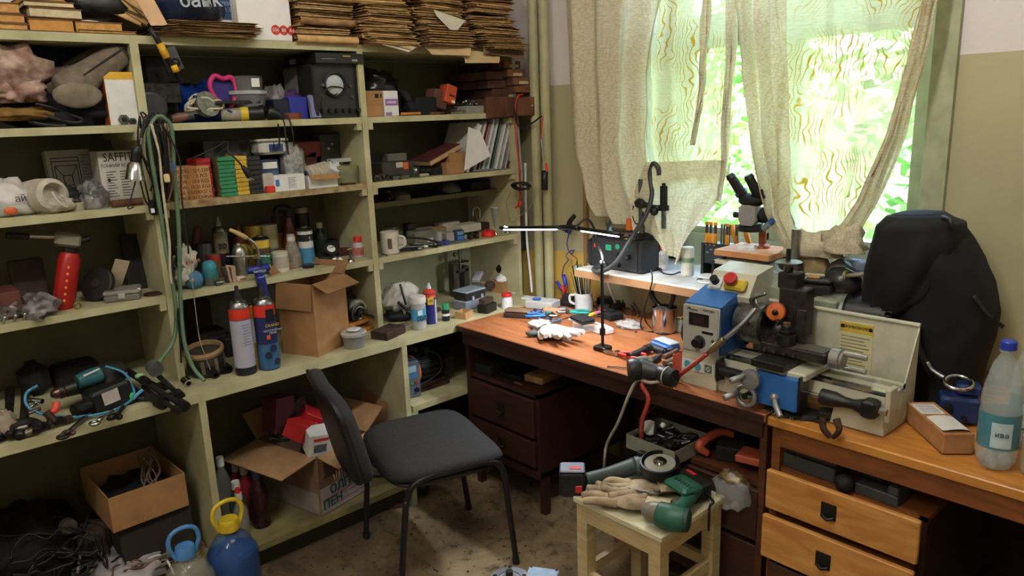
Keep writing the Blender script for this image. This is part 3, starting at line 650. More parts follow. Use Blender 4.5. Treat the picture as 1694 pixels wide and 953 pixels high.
for si,(u,x0,lab_,rolls) in enumerate(((538,.235,'worn brown paper file in the tall stack right beside the white carton',1),(636,.25,'worn brown paper file in the second stack from the white carton',0),(726,.26,'worn brown paper file in the stack before the last',0),(812,.27,'worn brown paper file in the leaning last stack by the pipes',0))):
    z = zT+.001; i = 0; base = sh(u,DX,zT)
    while z < zT+.40-.03*si:
        kd = (kk.choice((0,1,0,1,4)) if rolls else kk.choice((2,3,4,5,2,5)))
        ov = (.085,.06,.04,.02)[i] if si > 0 and i < 4 else kk.uniform(-.02,.03)
        tilt = kk.uniform(-.04,.04)
        sy = kk.uniform(.72,1.) if not (rolls) else .85
        dx = 0 if si < 3 else -.02*(i > 5)*(i-5)*.25
        bundle_at((x0+ov*(.8 if si else .4)+dx,base.y+kk.uniform(-.012,.012)-(.004*i if si == 3 else 0),z),(tilt,0,RZ+kk.uniform(-.17,.17)),kd,lab_,('files in stack one','files in stack two','files in stack three','files in the last stack')[si],(kk.uniform(.94,1.02),kk.uniform(.9,1.04),sy))
        z += BUN[kd][2]*sy+.0008; i += 1
# loose sheets hanging over the board edge
SH1 = M((206,178,132),.9,var=.12,sc=12); SH2 = M((212,204,186),.9,var=.08)
def loose(name,label,pts,mat,cat='paper',th=.0018):
    """a thin sheet through 4 corner points with a slight sag"""
    a,b,c,d = [V(p) for p in pts]; n = (b-a).cross(d-a).normalized()
    f = lambda s_,u,v: a.lerp(b,u).lerp(d.lerp(c,u),v)+n*(s_*th+.006*math.sin(PI*u)*math.sin(PI*v))
    mb = MB(); mb.sheet(lambda u,v: f(0,u,v),6,6); mb.sheet(lambda u,v: f(1,1-u,v),6,6)
    return one(name,label,cat,mb,mat)
def q4(*p): return [pl(u,v,0,x) for u,v,x in p]
loose('cardboard_sheet','light tan card sheet sticking out below the second file stack',q4((597,50,.40),(681,62,.42),(680,82,.47),(600,62,.45)),SH1)
loose('paper_sheet','cream sheet edge hanging under the tan card below second stack',q4((640,66,.46),(690,78,.45),(676,86,.475),(632,74,.475)),SH2)
loose('paper_sheet','curled cream sheet bulging out low between the last two stacks',q4((700,74,.44),(780,72,.46),(778,92,.50),(715,90,.49)),SH1)
loose('paper_sheet','white sheet poking out at mid height of stack before the last',q4((718,16,.45),(770,34,.46),(752,56,.48),(722,26,.46)),SH2)
loose('paper_sheet','pale sheet drooping lowest under the last file stack',q4((766,82,.46),(828,88,.45),(826,104,.50),(770,104,.49)),SH1)
loose('paper_sheet','long dog-eared sheet sticking furthest out by the riser pipes',q4((800,74,.45),(866,84,.44),(868,98,.47),(800,88,.48)),M((146,116,82),.9,var=.2))
# white carton with red dots and the blue box behind it
t = boxof('carton','white paper carton with three red dots and a barcode','box',399,486,-4,.385,zT+.001,.26,M((232,228,226),.6,var=.03))
bars = MB(); [bars.box((-.36+.014*i)*t['w'],-t['d']/2-.0006,.02,.0022+.0016*(i % 3 == 0),.0008,.034) for i in range(9)]
part(t,'barcode',bars,M((120,116,116),.7))['kind'] = 'stuff'
for i,s_ in enumerate(('500','80','A4')):
    x = (.18+.155*i)*t['w']; part(t,'red_dot',MB().cyl((x,-t['d']/2+.002,.038),(x,-t['d']/2-.0008,.038),.0175,n=20),M((206,66,54),.6))
    text(t,s_,.017,(x,-t['d']/2-.0014,.038),WHT)
t = boxof('carton','blue and white paper carton standing behind the white carton','box',345,398,-4,.33,zT+.001,.22,M((36,70,112),.5,var=.08))
face(t,'white_stripe',WHT,0,1,.40,.49); ftext(t,'для плоской\nтехники 100мм',.62,.8,.022,(150,170,190))
lab(t,'white_stripe',WHT,-t['w']/2-.0005,0,t['h']*.40,.001,t['d'],t['h']*.09)
# blue bag with lettering
P = sh(308,.30,zT+.05); t = thing('gift_bag','dark blue glossy bag with white lettering lying beside the cartons','bag',P,RZ)
part(t,'body',MB().lump((0,0,.06),(.135,.10,.085),4,.22,2.,26,.7),M((20,34,62),.25,var=.2))
text(t,'банк',.062,(.012,-.125,.065),M((170,176,186),.5),rot=(PI/2*.93,-.08,0),bold=.001)
# loose papers under the bag
for i in range(6):
    P = sh(318+6*(i % 3),.27,zT+.001+i*.008); bundle_at(P,(0,0,RZ+(-.1,.12,-.2,.05,.2,-.05)[i]),(5,3,4,3,5,3)[i],'thin file of loose tan papers lying under the blue bag','loose papers under the blue bag',(1.25-.1*(i % 2),1.,.24))
# old books at the frame edge
def book(label,P,w_,d,h,rot,cover,pages=OLD,group=None,name='book'):
    t = thing(name,label,'book',P,0,group,rot)
    part(t,'pages',MB().box(0,0,.003,w_-.006,d-.006,h-.006),pages)
    part(t,'cover',MB().box(0,0,0,w_,d,.003).box(0,0,h-.003,w_,d,.003).box(0,d/2-.0015,.003,w_,.003,h-.006),cover)
    return t
YEL = M((206,160,92),.9,var=.2,sc=50,c2=(168,120,62)); BRC = M((120,84,50),.8,var=.2)
def flat(u0,u1,v0,v1,x,label,cover=BRC,pg=YEL,rz=0.,d=.2):
    um = (u0+u1)/2; P = sh(um,x,zT); z0 = max(.001,hz(um,x,zT,v1)); z1 = hz(um,x,zT,v0)
    return book(label,(x-d/2,P.y,zT+z0),wy(u0,u1,x,zT),d,z1-z0,(0,0,RZ+rz),cover,pg)
flat(-60,50,37,54,.385,'yellowed book lying lowest in the end stack by the frame edge')
flat(-60,45,21,36.5,.375,'yellowed book lying second in the end stack',rz=.04)
flat(-60,44,2,20.5,.37,'yellowed book with ragged pages third in the end stack',rz=-.05)
flat(50,126,31,55,.385,'thick yellowed book lowest in the stack beside black bundle',pg=M((196,142,74),.9,var=.1,sc=60))
flat(50,140,13,30,.375,'curved pale book second in the stack beside black bundle',pg=M((216,200,164),.9,var=.15,sc=50),rz=.06)
flat(50,134,2,12,.37,'thin pale book third in the stack beside black bundle',pg=M((220,202,160),.9,var=.15),rz=-.04)
flat(50,118,-10,1.5,.37,'thin book topmost in the stack beside black bundle')
flat(127,206,36,56,.385,'flat worn book lying under the leaning books')
flat(132,228,50,57,.388,'thin tan book lying lowest under the leaning books')
for i,(a,b,v,cv) in enumerate(((158,236,17,(120,94,60)),(172,246,6,(146,116,74)),(190,256,-6,(104,82,54)))):
    # books leaning down to the right, spines up
    P0,P1 = pl(a,v,0,.36),pl(b,50,0,.37); dv = P1-P0; ang = math.atan2(dv.z,dv.y)
    book(['worn olive book leaning steeply on the flat books','worn tan book leaning second over the olive one','worn dark book leaning last above the tan one'][i],(.27,(P0.y+P1.y)/2,(P0.z+P1.z)/2+.012),dv.length,.19,.034,(0,-ang,RZ) if False else Euler((0,-ang,0)).to_matrix().to_4x4().to_euler(),M(cv,.85,var=.25),OLD).rotation_euler = (Matrix.Rotation(ang,4,'X') @ Matrix.Rotation(RZ,4,'Z')).to_euler()
one('cloth_bundle','black bundle with metal edge lying between the book stacks','bundle',MB().lump((0,0,.03),(.09,.09,.06),8,.3,2.2,22,.6),BLK,sh(162,.29,zT+.065),RZ)
loose('cardboard_sheet','smooth tan card strip standing slanted before the leaning books',q4((222,-6,.41),(252,-6,.41),(278,42,.415),(250,42,.415)),M((214,176,138),.8,var=.05),th=.004)
# bar clamp hanging over the board edge
t = thing('bar_clamp','black and yellow bar clamp hung over the top board','clamp')
g = lambda u,v,x=.42: pl(u,v,0,x)
part(t,'bar',MB().tube([g(247,46),g(258,62),g(301,138)],.009,6,1),BLK)
part(t,'yellow_grip',MB().tube([g(264,72,.432),g(276,96,.432)],.012,8,1),M((226,168,40),.5)); part(t,'yellow_grip',MB().tube([g(287,108,.43),g(292,119,.43)],.011,8,1),M((226,168,40),.5))
part(t,'jaw_block',MB().box(0,0,-.05,.03,.045,.075).xf((0.3,0,0),g(281,92,.40)),M((66,66,70),.5)); part(t,'jaw_knob',MB().ball(g(290,104,.41),.016,12),BLK)

# ================================================================ row A, left bay: cloths, boots, white box
def cloth(label,u,v,x,r,mat,seed,name='cloth',amp=.5,cat='cloth',zbase=None,z=zA,fq=2.6):
    P = sh(u,x,z); zc = max(r[2]*.5,hz(u,x,z,v))
    return one(name,label,cat,MB().lump((0,0,0),r,seed,amp,fq,30,.8),mat,(x,P.y,z+zc),RZ)
PATT = M((196,172,154),.95,var=.3,sc=24,c2=(104,54,52),bump=.2)
cloth('cream cloth with maroon pattern crumpled at the frame edge',14,122,.26,(.14,.12,.095),PATT,3)
cloth('maroon and cream rag end poking out under the crumpled cloth',40,152,.33,(.07,.06,.04),PATT,9)
cloth('mustard brown cloth folded under the patterned cloth',32,190,.33,(.10,.06,.022),M((138,104,50),.95,var=.25,sc=20),5,amp=.35)
cloth('dark navy knitted sweater stuffed behind the boots',98,120,.15,(.17,.10,.10),M((28,34,58),.95,var=.35,sc=60,bump=.4),6,'sweater')
cloth('black jacket heaped along the board under the boots',130,185,.24,(.20,.12,.06),M((22,24,34),.95,var=.3,sc=40,bump=.3),7,'jacket')
part(None,'bag_strap',MB().tube([pl(a,b,0,.36) for a,b in ((58,172),(85,178),(118,190),(136,198),(125,203),(90,196),(66,190),(48,200),(80,207),(110,208))],.006,6),BLK)
props(S.objects['bag_strap'],'black padded strap looping out along the board edge','strap')
FELT = M((120,108,94),1.,var=.2,sc=35,bump=.35,c2=(92,80,70))
for i,(off,lb) in enumerate((((0,0),'grey felt boot lying in front, shaft pointing up to the upright'),((-.02,.010),'grey felt boot lying behind the front boot'))):
    t = thing('felt_boot',lb,'boot',group=None)
    sx = off[0]; A,B,C,D = [pl(a,b,0,.34-.09*i) for a,b in ((200-10*i,88-6*i),(150-10*i,122-8*i),(125-9*i,140-6*i),(100-14*i,148-14*i))]
    part(t,'shaft',MB().tube([A,A.lerp(B,.5),B,B.lerp(C,.6)],[.040,.042,.045,.050],16),FELT)
    part(t,'foot',MB().tube([B.lerp(C,.2),C,D,D+V((0,-.012,-.004))],[.046,.056,.044,.02],16),FELT)
    part(t,'opening',MB().lathe([(.030,0),(.041,.004),(.041,-.004)],16,A,(A-B)),M((60,52,46),1.))
    so_ = C.lerp(D,.45)+V((.012,.01,-.034)); part(t,'sole',MB().lump(so_+V((.036,0,.006)),(.016,.07,.040),2,.06,2,20,2.),M((132,120,104),1.,var=.2)); part(t,'dark_slit',MB().tube([A+V((.036,.0,.012)),B+V((.040,0,.012)),B.lerp(C,.7)+V((.046,0,.014))],.0045,6),M((46,40,36),1.))
t = boxof('white_box','white box with yellow top and orange side beside the upright','box',184,232,119,.375,zA,.07,WHT,b=.001,rz=0)
lab(t,'orange_side',M((170,84,36),.6),-t['w']/2-.0006,0,0,.0012,t['d'],t['h']); face(t,'yellow_band',M((222,176,52),.6),0,1,.86,1.)
for u,r in ((204,.017),(219,.011)):
    t = thing('pipe_nut','chrome pipe nut lying under the white box' if r > .012 else 'smaller chrome nut touching the upright','nut',sh(u,.375,zA+r),RZ); part(t,'hex',MB().lathe([(r,-.012),(r,.012)],6,(0,0,0),(0,1,0)),STEEL); part(t,'bore',MB().cyl((0,-.0125,0),(0,-.0135,0),r*.5),BLK)

# ================================================================ row A, middle bay
P = sh(254,.34,zA); t = thing('magnifier','round dark ring lamp head standing against the upright','lamp',P,RZ)
part(t,'ring',MB().lathe([(.042,-.014),(.05,-.010),(.05,.012),(.042,.014),(.038,0)],24,(0,0,.055),(0,1,0)),M((70,70,72),.4,.6)); part(t,'hub',MB().cyl((0,.01,.055),(0,-.004,.055),.014),DSTEEL); part(t,'stem',MB().cyl((.03,0,0),(.05,0,.09),.008),BLK)
boxof('battery_pack','black moulded charger block standing high by the upright','charger',247,285,92,.28,zA+.075,.10,BLKM,b=.006)
boxof('steel_plate','grey flat steel plate lying under the black charger block','plate',236,302,137,.34,zA+.068,.10,DSTEEL,b=.002)
boxof('tool_case','black worn tool case under the grey steel plate','case',262,300,158,.28,zA+.001,.14,BLKM)
t = thing('cord_coil','cream mains cord coiled around a metal reflector','cable',sh(338,.34,zA+.055),RZ)
part(t,'cord',coil((0,0,0),.056,5,.0042,4,(1,.35,1.15)).xf((PI/2*.8,0,0)),M((206,196,172),.6)); part(t,'reflector',MB().lathe([(.012,-.02),(.04,0),(.045,.03)],18,(0,.01,0),(.3,-1,.3)),STEEL)
cable('cream cord end rising behind the coil',[pl(a,b,0,.30) for a,b in ((351,140),(349,155),(343,162),(325,156),(312,166))],.004,M((206,196,172),.6))
t = thing('plug','dark screw-in plug beside the coiled cream cord','plug',sh(300,.36,zA+.016),RZ); part(t,'body',MB().lathe([(.012,0),(.016,.02),(.013,.05)],12,(-.03,0,0),(1,-.2,.15)),M((110,76,62),.5)); part(t,'tip',MB().lathe([(.014,.05),(.014,.07)],12,(-.03,0,0),(1,-.2,.15)),M((60,60,60),.5))
bag('plastic_bag','dark bright blue plastic sheet bag bulging behind the cord',sh(325,.16,zA),(.16,.10,.10),M((24,54,132),.3,var=.3,sc=8),3)
P = sh(368,.30,zA+.10); t = thing('pink_pouch','pink heart-shaped pouch with blue lining','pouch',P,RZ)
hp = [(0,-.06),(-.04,-.01),(-.05,.03),(-.03,.06),(0,.05),(.03,.055),(.045,.02),(.035,-.02)]
part(t,'rim',MB().tube([(x,-.02,z) for x,z in hp],.009,8,4,True),M((206,48,120),.5)); part(t,'lining',MB().prism([(x*.85,z*.85) for x,z in hp],.012),M((52,42,120),.6))
P = sh(412,.30,zA+.035); t = thing('food_tub','clear round plastic tub with lid, stacked on dark papers','tub',P,RZ)
part(t,'body',MB().lathe([(.055,0),(.066,.055),(.068,.06)],24),M((150,150,152),.25,alpha=.55)); part(t,'lid_rim',MB().lathe([(.072,.06),(.072,.072),(.06,.074)],24),M((190,190,194),.3,alpha=.8)); part(t,'upper_tub',MB().lathe([(.056,.074),(.060,.118),(.05,.125)],24),M((110,108,108),.3,alpha=.75)); lab(t,'sticker',WHT,.01,-.0595,.085,.03,.002,.03)
boxof('folder','black flat folder lying under the clear tub','folder',362,432,166,.36,zA+.062,.10,BLK,b=.001)
bag('plastic_bag','grey translucent bag beside the clear tub',sh(455,.26,zA+.03),(.05,.05,.065),M((130,126,126),.4,alpha=.85),5)
bag('plastic_bag','purple translucent bag behind the blue box',sh(480,.26,zA+.03),(.055,.05,.055),M((98,70,128),.3,var=.25,alpha=.9),6)
boxof('tilted_box','grey box lying tilted beside the oscilloscope','box',488,521,112,.24,zA+.09,.08,M((104,100,94),.7)).rotation_euler = (0,.0,RZ+.3)
boxof('open_box','navy open box beside the bright blue one','box',456,481,164,.36,zA+.0,.07,M((22,24,50),.6))
boxof('open_box','bright blue box above the brown tape roll','box',481,511,160,.355,zA+.001,.06,M((40,46,150),.5))
loose('plastic_wedge','lavender plastic sheet leaning against the oscilloscope',q4((510,156,.36),(517,158,.36),(532,194,.38),(516,194,.38)),M((132,132,172),.4),cat='sheet',th=.012)
t = thing('tape_roll','brown packing tape roll lying flat on the board edge','tape',sh(489,.375,zA)+V((-.045,0,0))); part(t,'tape',MB().lathe([(.034,0),(.045,0),(.045,.024),(.034,.024)],28,caps=False),M((120,62,44),.35)); part(t,'core',MB().lathe([(.031,0),(.034,0),(.034,.024),(.031,.024),(.031,0)],28,caps=False),M((170,140,100),.8))
P = sh(404,.34,zA+.026); t = thing('torch','black and yellow torch lying with its lens towards the room','torch',P,RZ+.35)
part(t,'body',MB().lathe([(.022,-.08),(.022,-.01)],18,(0,0,0),(.75,-.6,0)),M((150,146,130),.5)); part(t,'yellow_band',MB().lathe([(.0245,-.012),(.0245,.014)],18,(0,0,0),(.75,-.6,0)),M((214,184,50),.5)); part(t,'head',MB().lathe([(.025,.014),(.026,.066),(.022,.070)],18,(0,0,0),(.75,-.6,0)),BLK)
t = thing('hose_clamp','silver band clamp around the black plug','clamp',sh(430,.35,zA+.028),RZ); part(t,'band',MB().lathe([(.026,-.01),(.028,-.01),(.028,.01),(.026,.01)],22,(0,0,0),(.5,-1,.1),caps=False),STEEL); part(t,'screw',MB().cyl((-.01,0,.028),(.014,0,.03),.005),STEEL)
t = thing('plug','black mains plug dangling at the board edge','plug',sh(452,.375,zA+.022),RZ); part(t,'body',MB().lathe([(.02,0),(.024,.01),(.018,.04),(.008,.06)],12,(-.02,0,.01),(.8,-.2,-.4)),BLK); part(t,'lead',MB().tube([(.02,-.01,0),(.03,-.02,-.03),(.025,-.03,-.09),(.03,-.03,-.15)],.003,6),BLK); part(t,'lead',MB().tube([(.035,-.01,0),(.052,-.02,-.02),(.055,-.03,-.08),(.06,-.02,-.12)],.003,6),BLK)
# oscilloscope with the black carton on top
t = boxof('oscilloscope','old black oscilloscope with a round white screen','instrument',524,601,106,.372,zA,.30,M((44,43,42),.5,var=.2),b=.004)
w_,h,d = t['w'],t['h'],t['d']
part(t,'front_frame',MB().box(-w_/2+.006,-d/2-.003,0,.012,.006,h).box(w_/2-.012,-d/2-.003,0,.024,.006,h).box(0,-d/2-.003,h-.006,w_,.006,.006),M((30,29,28),.5))
sc_ = part(t,'screen_bezel',MB().lathe([(.046,0),(.050,.012),(.043,.014),(.040,.004)],28,(-.012,-d/2,h*.62),(0,-1,0)),BLK); part(sc_,'screen',MB().lathe([(.041,.002),(.03,.008),(.001,.010)],24,(-.012,-d/2,h*.62),(0,-1,0)),M((176,184,188),.2,var=.05))
kn = random.Random(4)
for i in range(6): rod(t,'control_knob',BLK,(-.075+.031*i,-d/2,.028),(-.075+.031*i,-d/2-.018,.028),.009)
for x,z in ((-.07,.085),(-.01,.088),(.06,.08),(.055,.12),(-.065,.125)): rod(t,'dial',M((74,72,68),.5),(x,-d/2,z),(x,-d/2-.010,z),.008,.006)
part(t,'test_lead',MB().tube([(-.085,-d/2-.006,.03),(-.08,-d/2-.02,.08),(-.05,-d/2-.02,.115),(-.005,-d/2-.012,.118),(.03,-d/2-.006,.11)],.0028,6),BLK)
t = boxof('carton','black carton with a barcode lying on the oscilloscope','box',524,603,88,.40,zA+h+.001,.26,M((30,28,28),.45,var=.1),b=.001)
lab(t,'barcode_label',M((170,168,165),.6),-t['w']/2-.0006,.06,.008,.001,.05,t['h']*.5); face(t,'gold_print',M((190,150,80),.5),.56,.72,.66,.78); ftext(t,'HDR',.80,.3,.012,(220,220,220)); face(t,'line',M((150,150,150),.5),.12,.4,.4,.45)

# ================================================================ row A, right bay
bag('plastic_bag','crumpled black bin bag above the cardboard box',sh(622,.22,zA+.09),(.09,.09,.07),M((26,26,28),.22,var=.2),8)
t = boxof('cardboard_box','tan cardboard box with small black stamps','box',606,636,150,.375,zA,.08,CARD); face(t,'stamp',BLK,.55,.76,.72,.88); face(t,'stamp',BLK,.84,.92,.72,.88); face(t,'tape',M((150,108,66),.5),0,1,.46,.48)
t = boxof('medicine_box','white and purple box standing beside the cardboard box','box',637,661,150,.372,zA,.05,WHT); face(t,'purple_panel',M((150,104,176),.6),.08,.95,.42,.68); face(t,'purple_patch',M((160,118,184),.6),.08,.5,.02,.16); face(t,'pale_print',M((206,186,220),.6),.2,.82,.5,.6,out=.0016)
lab(t,'plain_side',WHT,-t['w']/2-.0005,0,0,.001,t['d'],t['h'])  # thin side sheet in the same white as the box
t = thing('black_drill','black drill lying on its side behind the orange pen','drill',sh(690,.30,zA+.035),RZ); part(t,'motor',MB().lathe([(.02,-.06),(.034,-.05),(.036,.03),(.02,.06)],16,(0,0,0),(1,.2,.1)),BLKM); part(t,'handle',MB().tube([(-.02,0,0),(-.04,.02,.05),(-.05,.05,.07)],[.022,.02,.022],12),BLKM); part(t,'bit_shank',MB().cyl((-.05,0,0),(-.11,-.02,-.015),.006),DSTEEL)
boxof('tool_case','black hinged case beside the orange box','case',690,724,160,.34,zA,.12,BLKM)
part(None,'marker_pen',MB().cyl(sh(664,.38,zA+.008),sh(695,.375,zA+.008),.006),M((206,132,60),.5)); props(S.objects['marker_pen'],'orange-tipped knife lying on the board edge','knife')
t = boxof('spare_part_box','orange cardboard box tipped against the grey red one','box',736,753,140,.33,zA+.05,.06,M((204,84,46),.6,var=.1)); t.rotation_euler = (0,.0,RZ); t.rotation_euler.rotate(Euler((-.28,0,0))); face(t,'dark_print',M((90,40,34),.6),.3,.85,.36,.48); face(t,'white_tag',WHT,.62,.95,.06,.2)
t = boxof('spare_part_box','brown red box leaning under the orange one','box',716,738,148,.31,zA+.03,.07,M((104,66,56),.8)); t.rotation_euler.rotate(Euler((-.25,0,0)))
t = boxof('parts_tray','grey plastic tray full of metal scraps','tray',773,806,175,.375,zA,.16,M((148,146,138),.6),b=.001)
k_ = random.Random(2); mb = MB(); [mb.tube([(k_.uniform(-.05,.05),k_.uniform(-.07,.07),t['h']+.004),(k_.uniform(-.05,.05),k_.uniform(-.07,.07),t['h']+.022)],.005,6) for _ in range(14)]; part(t,'metal_scrap',mb,STEEL)['kind'] = 'stuff'
t = thing('bench_vise','small grey clamp lying beside the parts tray','vise',sh(764,.30,zA+.03),RZ); part(t,'jaw',MB().rbox(0,0,-.02,.05,.03,.022),STEEL); part(t,'screw',MB().cyl((-.05,0,.0),(.06,0,.012),.007),STEEL); part(t,'knob',MB().ball((.06,0,.012),.013,10),STEEL)
for i,(a,b) in enumerate(((712,735),(738,752),(744,770))):
    part(None,'screwdriver',MB().cyl(sh(a,.385,zA+.006),sh(b,.36,zA+.008+.004*i),.006,.003),(M((120,78,56),.5),DSTEEL,CHROME)[i]); props([o for o in S.objects if o.name.startswith('screwdriver')][-1],['brown-handled screwdriver lying before the black case','dark punch lying before the parts tray','bright steel blade lying before the parts tray'][i],'tool')

# wooden drawers stacked at the shelf end
WD = M((142,92,56),.7,var=.3,kind='wood',sc=8,c2=(92,54,32),stretch=(6,6,1)); WDD = M((96,60,42),.75,var=.3,kind='wood',sc=8,c2=(62,36,26))
def wbox(label,u0,u1,v0,v1,xf,d,mat,tag=None,group='wooden drawers stacked at the bookcase end'):
    um = (u0+u1)/2; a,b = pl(u0,v1,0,xf),pl(u1,v0,0,xf); zc = pl(um,v1,0,xf).z; z1 = pl(um,v0,0,xf).z
    t = thing('wooden_tray',label,'drawer',(xf-d/2,(a.y+b.y)/2,zc),RZ,group); w_ = abs(b.y-a.y)
    part(t,'front',MB().rbox(0,-d/2+.006,0,w_,.012,z1-zc,.002),mat)
    part(t,'tray',MB().box(0,.006,0,w_-.004,d-.016,(z1-zc)*.94),WDD)
    if tag: lab(t,'paper_tag',M((206,182,140),.8),.01,-d/2-.0006,(z1-zc)*.12,w_*.55,.001,(z1-zc)*.38)
    return t
for i,(v0,v1,uR,xf) in enumerate(((101,113,861,.39),(114.5,127,867,.40),(128,140.5,877,.42),(142,153,879,.42))):
    wbox('narrow wooden drawer with paper tag, %s in the front pile by the pipes' % ('topmost','second from top','third from top','lowest')[i],uR-27,uR,v0,v1,xf,.34,WD,tag=i < 3)
for i,(v0,v1,uR) in enumerate(((118,132,838),(133,146,842),(147,160,850))):
    wbox('dark wooden drawer set deeper behind the front pile, %s' % ('upper','middle','lower')[i],uR-34,uR,v0,v1,.36,.3,WDD)
wbox('long wooden crate resting on the board under the drawer pile',806,852,160,194,.40,.36,M((112,68,48),.75,var=.25,kind='wood',sc=8))
t = wbox('big wooden drawer jutting out towards the pipes with a red wire over it',857,902,160,191,.47,.36,M((130,82,56),.7,var=.25,kind='wood',sc=8)); rod(t,'peg',M((190,160,120),.6),(0,-.18,.045),(0,-.186,.045),.004)
for i,v in enumerate((150,165)): one('steel_ruler','long dark metal strip lying inside the bay, %s' % ('upper of two' if i == 0 else 'lower of two'),'strip',MB().box(0,0,0,.20,.03,.006),DSTEEL,sh(790,.20,zA+.10-.045*i)+V((0,0,0)),RZ+.1)
# ================================================================ row B, left bay
t = thing('plastic_bag','white carrier bag with dark lettering at the frame edge','bag',sh(12,.27,zB),RZ)
part(t,'body',MB().lump((0,0,.045),(.09,.08,.065),12,.45,2.4,28,.7),M((206,202,198),.4,var=.08)); text(t,'ай',.03,(.03,-.092,.055),M((44,46,70),.5),rot=(PI/2*.9,0,.3))
part(t,'orange_print',MB().ball((.0,-.082,.02),.018,10,(1,.3,.7)),M((208,96,50),.5))
LIN = M((196,188,172),.95,var=.12,sc=30,bump=.2)
t = thing('cloth_bag','off-white cotton drawstring bag rolled up beside the carrier bag','bag',sh(70,.30,zB),RZ)
part(t,'body',MB().lathe([(.030,-.09),(.052,-.08),(.056,0),(.05,.075),(.036,.085),(.03,.05)],20,(0,0,.052),(.35,-1,.12)),LIN); part(t,'tail',MB().lump((.035,-.05,.025),(.05,.04,.026),4,.4,2.5,20,.8),LIN)
part(t,'drawstring',MB().tube([(.02,-.09,.07),(.03,-.10,.04),(.05,-.10,.02),(.055,-.09,.035),(.04,-.09,.06)],.004,6),LIN)
# boxed lamp: printed drawing on the front
PB = M((176,172,160),.7,var=.06)
def lines(t,name,segs,mat,w_=.0022):
    mb = MB()
    for (x0,z0,x1,z1) in segs: mb.tube([((x0-.5)*t['w'],-t['d']/2-.0008,z0*t['h']),((x1-.5)*t['w'],-t['d']/2-.0008,z1*t['h'])],w_*.6,4,1)
    return part(t,name,mb,mat)
t = boxof('lamp_box','pale box printed with a square lamp drawing','box',92,164,249,.15,zB,.05,PB,b=.001)
t.rotation_euler = (0,0,RZ); t.rotation_euler.rotate(Euler((0,-.12,0)))
R4 = lambda a,b,c,d: [(a,b,c,b),(c,b,c,d),(c,d,a,d),(a,d,a,b)]
lines(t,'printed_drawing',R4(.10,.12,.72,.86)+R4(.16,.16,.66,.72)+R4(.32,.36,.52,.54)+[(.16,.16,.32,.36),(.66,.16,.52,.36),(.16,.72,.32,.54),(.66,.72,.52,.54),(.1,.80,.72,.80)],M((60,58,56),.7))
lines(t,'printed_text',[(.78,.9-.06*i,.96-.05*(i % 3),.9-.06*i) for i in range(12)],M((110,106,100),.7),.002)
t = boxof('lamp_box','pale carton with large thin black lettering on its top edge','box',175,250,249,.28,zB,.10,M((196,192,182),.7,var=.06),b=.001)
ftext(t,'SAFFIT',.42,.88,.040,(40,38,36),sx=.8); ftext(t,'ТОНКИЙ КОРПУС',.45,.73,.014,(60,58,56))
lines(t,'printed_text',[(.12+.3*(i % 2),.62-.05*(i//2),.34+.3*(i % 2)-.04*(i % 3),.62-.05*(i//2)) for i in range(20)],M((110,106,100),.7),.002)
face(t,'symbol',BLK,.14,.2,.44,.5); face(t,'symbol',BLK,.3,.38,.06,.10); face(t,'symbol',BLK,.46,.54,.06,.10)
bag('plastic_bag','clear crinkled bag of dark fittings before the lamp box',sh(118,.27,zB),(.075,.05,.05),M((70,66,64),.25,var=.4,alpha=.85),15,.4)
bag('plastic_bag','clear crinkled bag with bright creases beside the lettered carton',sh(156,.30,zB),(.06,.05,.055),M((176,172,168),.15,var=.4,sc=30,alpha=.7),16,.5)
for i,(u,c) in enumerate(((86,(150,116,74)),(107,(140,100,70)),(132,(178,164,140)))):
    t = thing('tape_roll',('tan roll of tape by the cotton bag','brown roll of tape between two others','pale roll of tape by the clear bag')[i],'tape',sh(u,.365,zB)+V((-.03,0,0))); part(t,'tape',MB().lathe([(.012,0),(.024-.003*(i == 2),0),(.024-.003*(i == 2),.026),(.012,.026),(.012,0)],18,caps=False),M(c,.6))
boxof('wood_block','small wooden block between the cotton bag and clear bag','block',78,98,324,.31,zB+.02,.03,M((120,92,62),.8))
t = thing('wooden_rod','brown wooden rod lying on the board edge under hanging lamp','rod',sh(212,.375,zB+.013),RZ); part(t,'rod',MB().cyl((-.05,0,0),(.045,.01,0),.012),M((110,74,52),.7,kind='wood')); part(t,'end',MB().cyl((.045,.01,0),(.05,.01,0),.0125),M((160,120,86),.8))

# ================================================================ row B, middle bay
t = boxof('carton','tan shipping carton printed with weights and measures','box',296,353,276,.385,zB-.002,.14,M((186,138,92),.8,var=.06),b=.001)
face(t,'packing_tape',M((178,124,72),.35,alpha=.9),.28,.62,0,1)
for i,s_ in enumerate(('MODEL:  QY-1207',"Q'TY:     5 PCS",'N.W.:  10.8 KGS','G.W.: 10.25 KGS','MEAS: 53X34X27 CM','MADE IN CHINA')): ftext(t,s_,.5,.88-.158*i,.0165,(58,44,36),sx=.95)
def layers(label,u0,u1,v,x,d,n,mat,side=None,group=None):
    """a pile of n flat packets, each its own piece"""
    w_ = wy(u0,u1,x,zB); h = hz((u0+u1)/2,x,zB,v); t = thing('packet_pile',label,'packets',fr((u0+u1)/2,x,zB,d),RZ,group); k = random.Random(n+u0); me = None
    for i in range(n):
        if me is None: me = MB().rbox(0,0,0,w_*.97,d,h/n*.95,.002).mesh('packet')
        o = part(t,'packet',me,mat); o.location = (k.uniform(-.0015,.0015),k.uniform(-.003,.003),i*h/n); o.rotation_euler = (0,0,k.uniform(-.015,.015))
        if side: s_ = part(t,'brown_side',MB().box(-w_/2-.0008,0,.001,.0016,d*.96,h/n*.9),side); s_.location = o.location
    t['w'],t['h'],t['d'] = w_,h,d
    return t
